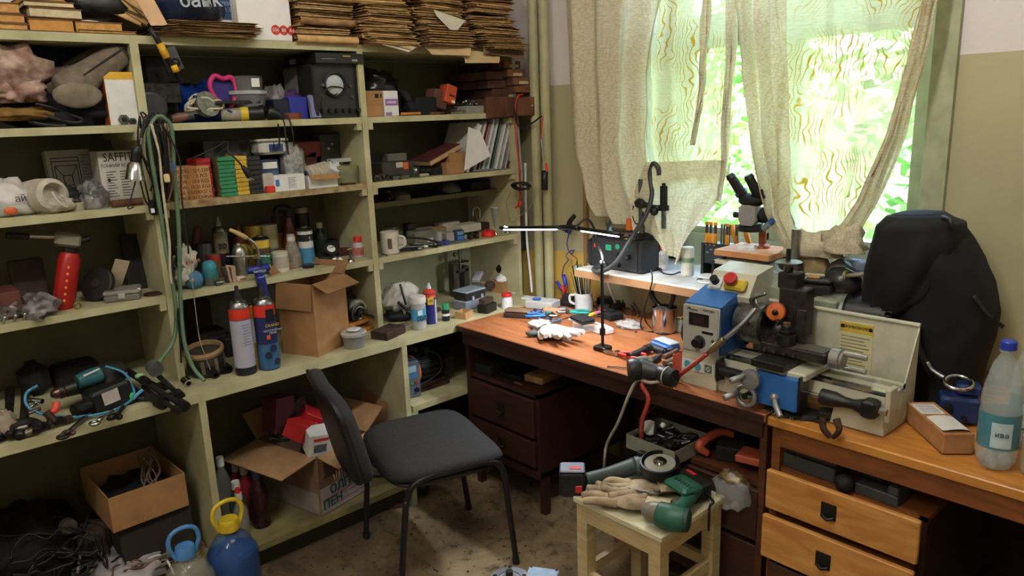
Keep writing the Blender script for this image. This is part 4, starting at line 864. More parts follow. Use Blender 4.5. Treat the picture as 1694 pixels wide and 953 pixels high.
layers('pile of red packets behind the shipping carton',332,356,262,.34,.10,8,M((176,40,48),.6,var=.1))
layers('pile of bright green packets with brown sides',367,395,260,.37,.10,10,M((52,132,92),.55,var=.08),M((122,92,60),.8))
layers('pile of yellow packets between green and black ones',394,415,258,.37,.10,9,M((206,172,62),.55,var=.08))
layers('pile of black packets beside the component drawers',414,437,258,.37,.10,8,M((40,40,42),.6))
t = boxof('chassis','open electronics chassis lying across the coloured packets','instrument',340,416,232,.28,zB+.128,.14,M((56,50,44),.5,var=.3),b=.002)
for a,b in ((.2,.38),(.78,.95)): face(t,'opening',M((14,13,12),.7),a,b,.35,.85)
for i in range(4): rod(t,'jack',M((110,100,90),.4,.7),((-.06+.05*i)*t['w']*4,-t['d']/2,.014),((-.06+.05*i)*t['w']*4,-t['d']/2-.006,.014),.007)
t = boxof('component_drawers','dark blue component drawers with white label','drawers',436,466,264,.34,zB,.12,M((48,60,84),.4,var=.1)); face(t,'label_strip',WHT,.12,.9,.72,.92); face(t,'drawer_front',M((70,90,120),.3),.06,.94,.36,.64); face(t,'drawer_front',M((120,130,140),.3),.06,.94,.03,.32); rod(t,'knob',WHT,(0,-.06,t['h']*.5),(0,-.068,t['h']*.5),.004)
P = sh(445,.30,zB+.138); t = thing('plastic_tub','white oblong plastic tub with blue emblem on the drawers','tub',P,RZ); part(t,'body',MB().rbox(0,0,0,.11,.09,.05,.01),M((196,194,186),.4)); part(t,'lid',MB().rbox(0,0,.048,.125,.10,.01,.004),M((206,204,196),.4)); lab(t,'blue_emblem',M((52,60,120),.5),.01,-.046,.01,.055,.002,.028)
t = thing('bubble_bag','clear bubble-wrap bag standing in the white printed box','bag',sh(487,.30,zB+.03),RZ); part(t,'film',MB().lump((0,0,.06),(.052,.035,.085),21,.25,2.6,26,.9),M((180,178,172),.2,var=.3,sc=60,alpha=.85,bump=.4))
t = boxof('printed_box','small white box with blue star and fine print','box',456,506,289,.385,zB,.06,WHT,b=.001); face(t,'blue_star',M((60,120,190),.6),.04,.16,.35,.75); lines(t,'fine_print',[(.45,.8-.1*i,.72-.05*(i % 2),.8-.1*i) for i in range(7)],M((140,144,160),.6),.0015)
boxof('leaflet','pale folded leaflet standing beside the component drawers','paper',438,455,287,.37,zB,.02,M((190,180,168),.7))
boxof('red_box','tiny bright red box on the chipped board edge','box',442,457,308,.388,zB,.03,M((214,52,40),.5))
t = boxof('red_case','flat red plastic case lying behind the bubble bag','case',478,532,235,.20,zB+.11,.10,M((150,58,50),.5)); t2 = boxof('red_case','dull red case under the flat red one','case',484,528,252,.20,zB+.03,.10,M((98,54,46),.6))
t = boxof('steel_case','grey steel case with bright screws at the bay end','case',534,575,221,.20,zB+.05,.12,M((92,92,86),.45,.4,var=.25))
for x,z in ((-.2,.6),(-.05,.72),(.2,.3),(.3,.28)): rod(t,'screw',CHROME,(x*t['w'],-.06,z*t['h']),(x*t['w'],-.064,z*t['h']),.006)
t = thing('paint_roller','pale fluffy paint roller with blue core','roller',sh(522,.31,zB+.055),RZ); part(t,'sleeve',MB().lathe([(.024,-.05),(.034,-.045),(.034,.055),(.024,.06)],22,(0,0,0),(1,.25,.12)),M((196,186,166),.95,var=.2,sc=80,bump=.5)); part(t,'core',MB().lathe([(.014,-.056),(.018,-.05),(.02,-.045)],18,(0,0,0),(1,.25,.12)),M((40,48,88),.5))
bag('plastic_wrap','crumpled white wrap lying beside the paint roller',sh(551,.30,zB+.045),(.04,.04,.03),M((206,206,206),.3,var=.1),23,.6)
t = thing('carton','open white carton with a brown lid flap','box',fr(536,.385,zB,.09),RZ); openbox(t,.125,.09,.05,.002,WHT,CARD,(('F',.035,-.5),))
t = thing('round_tin','olive green round tin standing at the bay end','tin',fr(582,.36,zB,.1)); part(t,'body',MB().lathe([(.052,0),(.053,.004),(.053,.045)],28),M((132,130,100),.5,.2)); part(t,'lid',MB().lathe([(.055,.045),(.056,.05),(.056,.072),(.052,.074)],28),M((142,140,108),.5,.2))
boxof('foam_bar','white foam bar resting above the wrap','bar',548,590,262,.28,zB+.085,.04,M((188,188,182),.6)); boxof('steel_bit','rusty metal scrap lying before the round tin','scrap',566,590,305,.385,zB,.02,RUST)
t = thing('euro_plug','black mains plug hanging on its lead before the yellow packets','plug')
E = lambda a,b,x=.42: pl(a,b,0,x)
part(t,'lead',MB().tube([E(318,262,.36),E(350,248,.36),E(375,235,.38),E(378,250,.40),E(395,268,.42),E(402,278,.42)],.0035,6),BLK); part(t,'body',MB().tube([E(401,275),E(408,284),E(413,293)],[.006,.012,.011],10,3),BLK)
for d_ in (0,1): part(t,'pin',MB().cyl(E(411-3*d_,293+1*d_),E(420-5*d_,298+1*d_),.0022),CHROME)
cable('thin black leads looping above the electronics chassis',[E(300,290,.30),E(360,255,.30),E(395,232,.30),(E(425,222,.30)),E(450,232,.33),E(454,246,.36),E(462,236,.36),E(460,205,.40)],.003,BLK)

# ================================================================ row B, right bay and narrow board
t = boxof('tool_case','dark worn tool case with orange clip and paper tag','case',634,690,268,.33,zB+.012,.12,M((66,60,54),.6,var=.25)); face(t,'orange_clip',M((206,96,46),.6),.62,.76,.45,.95); face(t,'paper_tag',M((190,180,166),.8),.40,.6,.6,.98)
boxof('small_box','grey printed box standing behind the dark tool case','box',643,675,254,.22,zB+.03,.05,M((120,118,104),.7)); boxof('instrument','dark instrument standing by the upright in the right bay','instrument',612,632,255,.22,zB,.07,BLKM)
for i,(u,r) in enumerate(((621,.014),(630,.016),(643,.013))):
    t = thing('bearing',('greasy bearing nearest the upright','larger greasy bearing second from the upright','small bearing third from the upright')[i],'bearing',sh(u,.37,zB+r),RZ); part(t,'outer_ring',MB().lathe([(r*.6,-.008),(r,-.008),(r,.008),(r*.6,.008),(r*.6,-.008)],18,(0,0,0),(.4,-1,.1),caps=False),STEEL); part(t,'inner_ring',MB().lathe([(r*.3,-.008),(r*.55,-.008),(r*.55,.008),(r*.3,.008),(r*.3,-.008)],16,(0,0,0),(.4,-1,.1),caps=False),DSTEEL)
for i,(a,b) in enumerate(((650,664),(660,680))): o = one('bolt',('thick bolt lying after the bearings','longer bolt lying before the pulley')[i],'bolt',MB().cyl((-.02,0,0),(.02,.004,0),.006).lathe([(.011,-.006),(.011,.004)],6,(-.022,0,0),(1,0,0)),STEEL,sh((a+b)/2,.375,zB+.011),RZ)
t = thing('pulley','steel pulley on a shaft before the red book','pulley',sh(689,.34,zB+.028),RZ); part(t,'wheel',MB().lathe([(.01,-.012),(.027,-.012),(.020,-.003),(.020,.003),(.027,.012),(.01,.012)],22,(0,0,0),(1,-.8,0)),STEEL); part(t,'shaft',MB().cyl((.01,-.008,0),(.07,-.01,-.004),.006),DSTEEL); part(t,'block',MB().rbox(.03,-.01,-.028,.05,.02,.014),M((170,160,140),.6))
boxof('parts_box','black box of dark parts beside the small cartons','box',705,735,276,.33,zB,.08,BLKM)
P = sh(722,.26,zB); b_ = book('dark red hardback book lying slanted on small cartons',(.27,P.y,zB+.075),.19,.15,.026,(0,0,RZ),M((84,36,36),.6),M((190,160,116),.8)); b_.rotation_euler = (Matrix.Rotation(.36,4,'X') @ Matrix.Rotation(RZ,4,'Z')).to_euler()
for i,(a,b,v,x,z0) in enumerate(((740,769,268,.365,0),(743,772,252,.35,.045))):
    t = boxof('small_carton',('lower small tan carton beside the paper folders','upper small tan carton holding the red book')[i],'box',a,b,v,x,zB+z0+.001,.07,CARD,b=.001,rz=.08*i)
# leaning magazines and papers
WP = M((216,214,210),.6,var=.04)
def leaner(label,uf,vt,x,th,mat,ln=.29,lean=.32,name='magazine',dp=.20,pg=WP,cat='magazine'):
    P = sh(uf,x,zB); t = thing(name,label,cat,(x-dp/2,P.y,zB+.002)); t.rotation_euler = (-lean,0,0)
    part(t,'cover',MB().box(0,-th/2,0,dp,.002,ln).box(0,th/2,0,dp,.002,ln),mat); part(t,'pages',MB().box(0,0,.002,dp-.006,th-.002,ln-.006),pg); return t
leaner('white folder of papers leaning first in the row',773,0,.36,.022,M((206,204,200),.6),.235,.40,'paper_folder',.22,cat='folder')
for i,(u,th,c,ln,le) in enumerate(((785,.010,(196,190,184),.24,.36),(792,.007,(128,56,56),.235,.36),(799,.012,(190,190,188),.25,.35),(807,.008,(200,204,206),.25,.33),(813,.006,(44,72,56),.245,.32),(820,.012,(202,200,196),.225,.34),(828,.010,(186,190,186),.225,.33),(836,.008,(150,140,136),.21,.31),(843,.008,(112,60,60),.19,.30))):
    leaner(('grey magazine leaning right behind the white folder','thin maroon booklet leaning in the magazine row','thick white magazine leaning after the maroon booklet','pale blue magazine leaning before the green booklet','dark green booklet leaning in the magazine row','white magazine with wavy pages after the green booklet','second white magazine with wavy pages','grey brown magazine second from the bay end','reddish brown booklet at the bay end')[i],u,0,.355,th,M(c,.5,var=.1),ln,le)
loose('plastic_sleeve','clear white plastic sleeve of papers folded over the leaning folder',q4((775,210,.385),(795,218,.39),(812,258,.395),(768,283,.39)),M((220,220,220),.25,var=.05),cat='sleeve')
loose('paper_sheet','flat grey paper lying on the board edge under the magazines',[(.30,sh(785,.385,zB).y,zB+.002),(.388,sh(785,.385,zB).y,zB+.002),(.388,sh(832,.385,zB).y,zB+.002),(.30,sh(832,.385,zB).y,zB+.002)],M((150,150,146),.6))
# narrow board
zS = 1.286
def dk(label,u,x,r,mat,sd,name='bag',cat='bag'): P = sh(u,x,zS); return one(name,label,cat,MB().lump((0,0,r[2]*.6),r,sd,.35,2.4,20,.6),mat,P,RZ)
dk('dark oily rag heaped by the upright on the narrow board',638,.17,(.04,.06,.035),M((34,28,26),.9,var=.3),31,'rag','rag')
can('small dark red tin on the narrow board',sh(642,.20,zS),.02,.045,(86,40,36),'tin','tin',dome=False)
t = thing('cable_reel','grey curved plastic guard lying on the narrow board','guard',sh(664,.21,zS),RZ); part(t,'shell',MB().lathe([(.045,0),(.04,.02),(.02,.03)],18),M((110,104,94),.6))
bag('plastic_bag','dusty crinkled clear bag on the narrow board',sh(745,.19,zS),(.055,.05,.03),M((120,122,112),.3,var=.3,alpha=.9),33)
boxof('dark_case','dark flat case at the far end of the narrow board','case',782,812,300,.22,zS,.12,M((44,36,32),.7)); boxof('dark_case','long black case in the middle of the narrow board','case',668,722,318,.16,zS,.08,BLKM)
t = thing('dark_dish','black shallow dish before the long black case','dish',sh(695,.21,zS),RZ); part(t,'bowl',MB().lathe([(.02,0),(.05,.012),(.052,.014),(.02,.004)],20),BLK)

# ================================================================ row C, left bay
t = thing('gas_torch','red gas cartridge with a burner head, leaning back','torch',sh(104,.30,zC),RZ); t.rotation_euler.rotate(Euler((-.26,0,0)))
part(t,'cartridge',MB().lathe([(.030,0),(.033,.006),(.033,.165),(.026,.185),(.016,.19)],22),M((168,30,27),.35,.1,var=.1)); part(t,'collar',MB().lathe([(.022,.186),(.024,.2),(.018,.205)],16),BLK)
part(t,'valve_body',MB().rbox(-.012,0,.205,.075,.04,.045,.008),M((146,142,122),.5,.3)); part(t,'burner_tube',MB().cyl((-.045,0,.232),(-.16,-.01,.222),.008),CHROME); part(t,'nozzle',MB().cyl((-.12,-.008,.225),(-.18,-.012,.22),.011),BLK); part(t,'knob',MB().cyl((.025,0,.228),(.05,0,.238),.010),BLK)
for i in range(6): part(t,'flame_mark',MB().ball((-.006,-.0325,.03+.022*i),.0045,8,(1,.3,1.2)),M((226,140,60),.5))
boxof('square_board','dark square wooden frame standing behind the red gas cartridge','frame',28,84,430,.14,zC,.03,M((70,56,42),.8))
boxof('magazine','dark flat catalogue lying behind the clear bags','magazine',0,42,484,.33,zC,.14,M((96,52,44),.6))
bag('plastic_bag','clear crumpled bag with screws at the frame edge',sh(2,.28,zC),(.075,.07,.045),M((150,146,138),.2,var=.4,sc=30,alpha=.75),41,.55)
bag('plastic_bag','clear crumpled film bag before the red gas cartridge',sh(62,.31,zC),(.10,.06,.04),M((168,160,160),.2,var=.35,sc=25,alpha=.72),42,.6)
for i,u in enumerate((6,24,40)): o = one('screw',('pale screw lying nearest the frame edge','pale screw lying second from the frame edge','screw lying before the clear bag')[i],'screw',MB().cyl((0,0,0),(.005,.0,.016),.004).ball((.006,0,.018),.006,8),CHROME,sh(u,.378,zC+.001),RZ)
t = thing('brass_ring','small brass ring lying at the foot of the red cartridge','ring',sh(128,.35,zC+.012),RZ); part(t,'ring',MB().tube([(.010*math.cos(a),0,.010*math.sin(a)) for a in [i*PI/5 for i in range(10)]],.003,6,2,True),M((150,120,60),.4,.8))
t = thing('pan_disc','dark round disc leaning on its edge mid shelf','disc',sh(162,.26,zC+.055),RZ); part(t,'disc',MB().lathe([(.056,-.012),(.06,-.008),(.06,.008),(.056,.012)],30,(0,0,0),(-.75,-.55,.45)),M((40,33,28),.6,var=.3)); part(t,'hub',MB().lathe([(.016,.010),(.014,.016)],16,(0,0,0),(-.75,-.55,.45)),M((58,46,38),.5))
part(None,'sanding_belt',MB().sheet(lambda u,v: pl(175+24*u+8*v*0+12*(1-v)*.3*0+v*16-(1-u)*0,476-48*v+(u*4),0,.25+.03*math.sin(v*2)),4,8).sheet(lambda u,v: pl(199-24*u+v*16,480-48*v-(u*4),0,.246+.03*math.sin(v*2)),4,8),M((166,150,126),.9)); props(S.objects['sanding_belt'],'pale curved sanding belt leaning behind the plastic case','belt')
b_ = boxof('dark_plank','nearly black plank leaning on the upright','plank',212,246,388,.20,zC,.022,M((36,29,25),.7,var=.3)); b_.rotation_euler.rotate(Euler((-.08,-.25,0)))
boxof('brown_plank','brown plank standing behind the nearly black plank','plank',226,250,400,.12,zC,.02,M((70,54,38),.7))
t = thing('parts_case','clear lidded plastic case lying at the board edge','case',sh(205,.31,zC),RZ-.35); part(t,'base',MB().rbox(0,0,0,.11,.10,.022,.004),M((124,122,112),.35,alpha=.85)); part(t,'lid',MB().rbox(0,0,.023,.112,.102,.014,.004),M((160,158,150),.2,alpha=.75)); part(t,'latch',MB().box(0,-.053,.012,.02,.004,.018),M((170,168,160),.3))
boxof('glue_tube','small white capped tube against the nearly black plank','tube',227,234,482,.37,zC+.03,.012,WHT)
t = thing('washer','rusty washer lying near the upright','washer',sh(254,.33,zC),RZ); part(t,'ring',MB().lathe([(.012,0),(.032,0),(.032,.006),(.012,.006),(.012,0)],20,caps=False),RUST)
# ================================================================ row C, middle bay: cans, bottles, blue things
def cz(u,x): return sh(u,x,zC)
def rr(P,px): return px*mp(P)/2
def CAN(label,u,x,pxw,v,col,**k): P = cz(u,x); return can(label,P,rr(P,pxw),hz(u,x,zC,v),col,**k)
t = thing('brush_jar','dark jar holding brown brush handles at the back','jar',cz(328,.12)); part(t,'jar',MB().lathe([(.035,0),(.04,.01),(.038,.10),(.03,.11)],18),M((62,56,52),.3)); part(t,'handle',MB().tube([(0,0,.08),(.01,.01,.15),(.012,.02,.19)],[.010,.016,.014],8),M((120,74,52),.6)); part(t,'handle',MB().tube([(.01,-.01,.08),(.005,-.03,.14),(0,-.04,.17)],[.008,.012,.010],8),M((84,60,44),.6))
CAN('dark spray can with white number twenty',372,.20,23,372,(34,30,44),cap=(150,146,130),band=((.45,.86,(120,112,90)),))

_c = [o for o in S.objects if o.get('label') == 'dark spray can with white number twenty'][0]; text(_c,'20',.03,(.033,-.008,.118),M((28,26,30),.6),rot=(PI/2,0,RZ-.2),bold=.001)
CAN('red topped spray can behind the steel bottle',402,.16,22,384,(120,50,40),cap=(150,60,40),band=((.3,.7,(196,164,60)),))
CAN('small tin with red lid low beside the dark can',358,.22,22,420,(110,82,56),dome=False,band=((.72,.95,(150,44,44)),),name='tin',cat='tin')
CAN('clear jar with dark contents low at the back',344,.18,26,402,(64,58,56),dome=False,name='jar',cat='jar')
CAN('yellow tin standing at the back',424,.13,28,373,(196,160,50),dome=False,name='tin',cat='tin')
CAN('cream tin standing at the back beside the yellow tin',451,.14,27,371,(196,186,150),dome=False,name='tin',cat='tin',band=((.0,.42,(120,112,96)),))
CAN('amber tin standing behind the cream tin',466,.10,20,355,(170,118,56),dome=False,name='tin',cat='tin',band=((.62,.98,(66,46,40)),))
t = thing('trigger_bottle','dark red trigger spray bottle at the back','bottle',cz(484,.16)); hh = hz(484,.16,zC,338); part(t,'body',MB().lathe([(.028,0),(.032,.01),(.030,hh*.45),(.014,hh*.72),(.012,hh*.78)],18),M((110,34,26),.25)); part(t,'trigger_head',MB().tube([(0,.0,hh*.78),(0,-.0,hh*.92),(.01,-.05,hh*.95),(.01,-.055,hh*.8)],[.014,.016,.012,.006],8),BLK)
CAN('tall grey spray can with black shoulder at the back',506,.12,23,343,(150,142,124),dome=False,band=((.62,.9,(34,30,30)),),name='spray_can')
vial('dark green glass bottle with white cap at the back',cz(533,.14),.026,hz(533,.14,zC,368),M((34,46,36),.2),M((190,186,176),.5))
CAN('white and blue spray can with black print in front',509,.26,25,374,(206,208,206),cap=None,band=((.05,.45,(70,130,170),'blue picture'),(.62,.8,(26,26,28),'black print')))
CAN('yellow spray can without cap behind the white tub',437,.24,28,389,(206,176,66),cap=None,band=((.3,.36,(90,70,40)),(.5,.66,(84,66,44))))
_c = [o for o in S.objects if o.get('label') == 'white and blue spray can with black print in front'][0]; text(_c,'TEX\nTON',.013,(.028,-.005,.105),WHT,rot=(PI/2,0,RZ-.4),bold=.0004)
t = thing('steel_bottle','plain aluminium bottle behind the blue torch','bottle',cz(400,.26)); hh = hz(400,.26,zC,402); part(t,'body',MB().lathe([(.026,0),(.027,.005),(.027,hh*.7),(.022,hh*.85),(.010,hh*.93),(.008,hh)],20),M((170,168,160),.3,.9,var=.1)); part(t,'handle_strap',MB().tube([(.0,.03,.03),(.01,.045,.08),(.0,.03,.12)],.003,6),STEEL)
vial('conical glass bottle with white cap and amber liquid',cz(486,.27),.034,hz(487,.27,zC,391),M((190,186,172),.1,alpha=.45),M((196,194,190),.5),prof=[(.034,0),(.036,.004),(.034,.05),(.016,.11),(.014,.135)],caph=.16,neck=.42,liquid=(.38,M((120,84,36),.3)))
t = CAN('white plastic tub with faded print on the board edge',466,.31,26,416,(214,210,196),dome=False,name='plastic_tub',cat='tub',band=((.2,.78,(178,172,160),'faded print'),(.86,.96,(196,192,180))))
for i,(u,w_,v,c,lb) in enumerate(((510,20,437,(34,34,48),'navy screw cap jar low before the white spray can'),(527,14,436,(24,24,28),'small black cap beside the navy jar'),(537,20,424,(40,40,44),'black knob lying behind the small black cap'))): CAN(lb,u,.33-.03*i,w_,v,c,dome=False,name='screw_stopper',cat='cap')
t = thing('pressure_gauge','white faced pressure gauge lying tilted','gauge',cz(549,.26)+V((0,0,.045)),RZ); part(t,'case',MB().lathe([(.028,-.02),(.031,0),(.031,.006)],24,(0,0,0),(-.1,-.7,.7)),BLK); part(t,'dial_face',MB().lathe([(.029,.005),(.0,.0075)],24,(0,0,0),(-.1,-.7,.7),caps=False),WHT); part(t,'needle',MB().cyl(V((-.016,-.006,.004))+V((-.001,-.007,.007)),V((.012,.004,.004))+V((0,-.007,.007)),.0012),BLK)
vial('small clear bottle with red cap and red print by the upright',cz(594,.30),rr(cz(594,.3),20),hz(594,.30,zC,391),M((206,200,200),.2,alpha=.8),M((206,48,40),.5),caph=.24,neck=.62,label_c=M((206,120,110),.5,var=.3,sc=60),lz=(.12,.5),nk=.66)
boxof('print_box','small dark red box among parts by the upright','box',561,582,412,.22,zC,.05,M((78,40,34),.7)); boxof('wire_sheet','dark crumpled sheet box behind the pressure gauge','box',541,575,397,.12,zC,.06,M((46,38,32),.8))
for i,(u,x) in enumerate(((553,.35),(562,.36))):
    t = thing('mushroom_button',('white mushroom knob lying below the gauge','second white mushroom knob lying nearer the upright')[i],'knob',cz(u,x)+V((0,0,.013)),RZ); part(t,'head',MB().lathe([(.004,-.012),(.006,0),(.013,.002),(.012,.008),(.004,.012)],16,(0,0,0),(.3+i*.3,-1,.2)),WHT)
t = thing('metal_cup','small steel cup stand before the red capped bottle','cup',cz(580,.355),RZ); part(t,'foot',MB().lathe([(.018,0),(.014,.008),(.004,.012),(.003,.05)],16),STEEL); part(t,'bar',MB().cyl((-.012,0,.05),(.012,0,.052),.004),M((170,150,110),.4,.6))
# front left: balls, blower, rags
t = thing('ball','dull blue rubber ball on the board edge by the upright','ball',cz(322,.345)+V((0,0,.032))); part(t,'shell',MB().ball((0,0,0),rr(cz(322,.345),31),24),M((74,124,162),.6,var=.12))
t = thing('jar','teal jar with domed lid beside the rubber ball','jar',cz(350,.335)); part(t,'body',MB().lathe([(.027,0),(.029,.004),(.029,.03)],20),M((86,92,88),.5)); part(t,'collar',MB().lathe([(.028,.03),(.030,.034),(.028,.056)],20),M((52,122,132),.5)); part(t,'dome_lid',MB().lathe([(.024,.056),(.026,.066),(.022,.082),(.012,.09),(0,.092)],20),M((64,148,170),.45))
cloth('white crumpled rag hung at the upright by the rubber ball',312,430,.30,(.035,.05,.05),LIN,51,'rag',.6,'rag',z=zC); cloth('white crumpled rag lower beside the rubber ball',306,458,.33,(.03,.045,.035),LIN,52,'rag',.6,'rag',z=zC)
boxof('tape_holder','black plastic block behind the white rag','block',296,308,410,.32,zC+.03,.05,BLK)
t = thing('chisel','brown handled knife tip above the white rag','knife',cz(322,.34)+V((0,0,.095)),RZ); part(t,'handle',MB().cyl((-.02,0,0),(.03,.0,.003),.008,.006),M((140,92,70),.6))
for i,(a,c) in enumerate((((366,440,383,472),(62,52,50)),((373,438,388,470),(170,136,112)))):
    o = loose('paper_packet',('dark foil packet leaning beside the teal jar','tan folded packet leaning beside the dark one')[i],q4((a[0],a[1],.30),(a[0]+16,a[1]+2,.31),(a[2]+4,a[3],.37),(a[2]-6,a[3]+2,.37)),M(c,.5),cat='packet',th=.006)
t = boxof('small_box','small white cardboard box lying before the blue torch','box',393,408,458,.365,zC,.03,M((206,196,180),.6)); face(t,'red_print',M((176,60,52),.6),.3,.9,.3,.6)
t = thing('brass_fitting','silver screw fitting lying before the teal jar','fitting',cz(362,.375)+V((0,0,.01)),RZ); part(t,'body',MB().lathe([(.006,-.012),(.010,-.01),(.010,.008),(.005,.02)],12,(0,0,0),(1,0,.1)),STEEL)
t = thing('green_jar','dark green jar low behind the blue torch handle','jar',cz(441,.30)); part(t,'body',MB().lathe([(.02,0),(.022,.006),(.022,.07),(.018,.078)],18),M((36,92,84),.4)); 
# blue blowtorch held upright at the edge
t = thing('blowtorch','blue blowtorch with bent steel burner and cream sleeve','torch')
G = lambda a,b,x=.41: pl(a,b,0,x)
BLU = M((34,46,130),.35,var=.1)
part(t,'grip',MB().tube([G(438,492),G(433,470),G(428,447)],[.016,.018,.018],14),BLU); part(t,'body',MB().tube([G(409,448,.40),G(425,446),G(444,442)],[.012,.017,.015],12),BLU); part(t,'cap',MB().cyl(G(428,442),G(428,428),.015,.011),M((24,28,60),.4))
part(t,'burner_tube',MB().tube([G(428,430),G(427,415),G(420,402),G(408,393)],.005,8),CHROME); part(t,'sleeve',MB().tube([G(408,394),G(395,387),G(380,380)],[.008,.009,.006],10),M((196,172,116),.5)); part(t,'cross_rod',MB().cyl(G(374,424,.36),G(446,424,.40),.002),CHROME); part(t,'knob',MB().cyl(G(443,442),G(447,441),.008),M((180,150,90),.5))
t['w'] = .03
text(t,'DAYREX',.012,G(430,449,.43),WHT,rot=(PI/2,0,RZ-.2)); part(t,'white_stripe',MB().cyl(G(431,456,.412),G(431.5,458,.412),.0185),M((130,140,190),.5))

# ================================================================ row C, right bay
t = thing('mug','white china mug with a printed emblem','mug',cz(646,.33),RZ); part(t,'cup',MB().lathe([(.036,0),(.04,.004),(.041,.095),(.038,.095),(.037,.01),(0,.008)],26,caps=False),M((214,208,196),.25)); part(t,'handle',MB().tube([(.025,-.03,.075),(.035,-.06,.07),(.036,-.064,.04),(.025,-.034,.022)],.006,8),M((214,208,196),.25)); lab(t,'printed_emblem',M((90,78,60),.5),-.022,-.0345,.025,.018,.003,.045,rot=(0,0,-.55))
boxof('cube','small white plastic cube behind the mug handle','block',660,672,392,.26,zC,.03,WHT).name = 'plastic_cube'
bag('plastic_bag','clear bag standing behind the mug',sh(650,.14,zC),(.05,.05,.05),M((150,150,134),.2,alpha=.6),61)
boxof('dark_jar','dark brown jar at the back behind the tool heap','jar',677,690,370,.16,zC,.05,M((44,36,34),.4))
tl = random.Random(9)
names_ = ('black ratchet lying nearest the mug','steel socket wrench lying second from the mug','dark punch lying across the ratchet','black handled file lying before the clear boxes','thin steel drill lying on the board edge','steel tap wrench lying on the heap','black pin vice lying under the long rod','dark cutter lying before the blue tape')
for i,(a,va,b,vb,r) in enumerate(((662,414,690,417,.007),(668,404,700,409,.007),(676,398,696,412,.006),(690,404,722,412,.006),(664,418,688,420,.004),(684,408,712,413,.007),(700,400,716,416,.006),(706,412,730,417,.005))):
    A = sh(a,.35-.012*(i % 4),zC+.008+.009*(i % 3)); B = sh(b,.37-.01*(i % 3),zC+.007+.004*(i % 2)); t = thing('hand_tool',names_[i],'tool'); part(t,'shaft',MB().cyl(A,B,r*.8),(DSTEEL,STEEL,BLK,CHROME)[i % 4]); part(t,'head',MB().cyl(B,B+(B-A).normalized()*.022,r*1.5,r*1.2),(STEEL,CHROME,DSTEEL,BLK)[i % 4])
cable('long dark rod lying across the tool heap',[sh(664,.30,zC+.055),sh(700,.33,zC+.04),sh(730,.37,zC+.012)],.005,DSTEEL,'steel_rod','rod')
t = boxof('clear_box','clear plastic box with white tag among tools','box',688,722,382,.27,zC,.07,M((140,138,126),.25,alpha=.8)); face(t,'white_tag',WHT,.55,.85,.05,.4)
boxof('label_box','pale grey box lying on the clear plastic box','box',698,722,377,.20,zC+.045,.05,M((120,116,104),.6))
t = thing('tape_roll','blue insulating tape roll lying flat under the silver spool','tape',cz(733,.345)); part(t,'tape',MB().lathe([(.014,0),(.032,0),(.032,.018),(.014,.018),(.014,0)],24,caps=False),M((50,66,150),.4))
t = thing('solder_spool','silver cylinder standing on the blue tape roll','spool',cz(727,.33)+V((0,0,.0185))); part(t,'body',MB().lathe([(.016,0),(.0175,.002),(.0175,.04),(.016,.042)],20),M((176,176,180),.35,.5))
boxof('folded_cloth','tan folded leather piece at the back','cloth',718,740,377,.22,zC+.02,.06,M((150,124,84),.8))
t = boxof('tester','grey handheld tester with a blue screen panel','instrument',740,755,385,.33,zC+.0,.06,M((168,162,150),.5)); t2 = boxof('tester','navy handheld meter with bright blue keypad','instrument',755,769,381,.345,zC+.006,.03,M((52,62,92),.4)); face(t2,'screen',M((120,160,190),.2),.15,.85,.55,.88); face(t2,'keypad',M((54,110,190),.4),.15,.85,.1,.42)
boxof('base_block','dark grey block under the blue meter','block',742,778,400,.37,zC,.04,M((92,92,98),.5))
for i,u in enumerate((778,788)):
    t = thing('toy_wheel',('black motor wheel beside the blue meter','second black motor wheel nearer red case')[i],'wheel',cz(u,.345)+V((0,0,.016)),RZ); part(t,'tyre',MB().lathe([(.008,-.01),(.016,-.009),(.016,.009),(.008,.01)],18,(0,0,0),(.4,-1,.1)),BLK); part(t,'hub',MB().cyl(V((0,0,0)),V((.005,-.0115,.001)),.006),CHROME)
boxof('white_box','white plastic box, larger, behind the blue meter','box',764,797,371,.22,zC+.012,.09,M((196,192,178),.5)); boxof('white_box','pale box standing left of the larger white box','box',733,762,368,.14,zC+.012,.07,M((186,182,166),.5))
t = thing('mouse','pale wire loop standing over the white plastic box','wire',cz(790,.18)+V((0,0,.08)),RZ); part(t,'loop',MB().tube([(-.025,0,0),(-.02,0,.035),(0,0,.045),(.02,0,.03),(.02,0,-.01)],.0025,6),M((190,160,150),.5))
boxof('dark_book','dark red case standing behind the red disc','case',796,815,368,.18,zC,.05,M((56,28,28),.6))
t = thing('red_case','bright red round plastic case near the board end','case',cz(808,.335)); part(t,'body',MB().lathe([(.03,0),(.034,.004),(.034,.022),(.026,.03)],24),M((206,40,36),.35)); part(t,'button',MB().lathe([(.012,.03),(.010,.034)],14),M((150,26,26),.4))
t = thing('plastic_cup','clear ribbed plastic cup at the board end','cup',cz(826,.22)); part(t,'wall',MB().lathe([(.030,0),(.040,.115),(.041,.118),(.039,.118),(.029,.003)],24,caps=False),M((200,206,200),.25,alpha=.5)); part(t,'rim',MB().lathe([(.041,.114),(.043,.117),(.041,.12)],24,caps=False),M((216,220,216),.3,alpha=.8))
bag('plastic_bag','pale clear film bag behind the ribbed cup',sh(806,.08,zC),(.075,.06,.085),M((176,186,172),.3,alpha=.4),66)
sc_ = random.Random(5); mb = MB()
for i in range(26): a = sh(818+sc_.uniform(0,26),.34+sc_.uniform(-.03,.03),zC+.004); d_ = V((sc_.uniform(-1,1),sc_.uniform(-1,1),sc_.uniform(0,.5))).normalized()*.012; mb.cyl(a,a+d_,.0028,n=6)
one('screws','scattered bright screws at the end of the board','screws',mb,CHROME,kind='stuff')
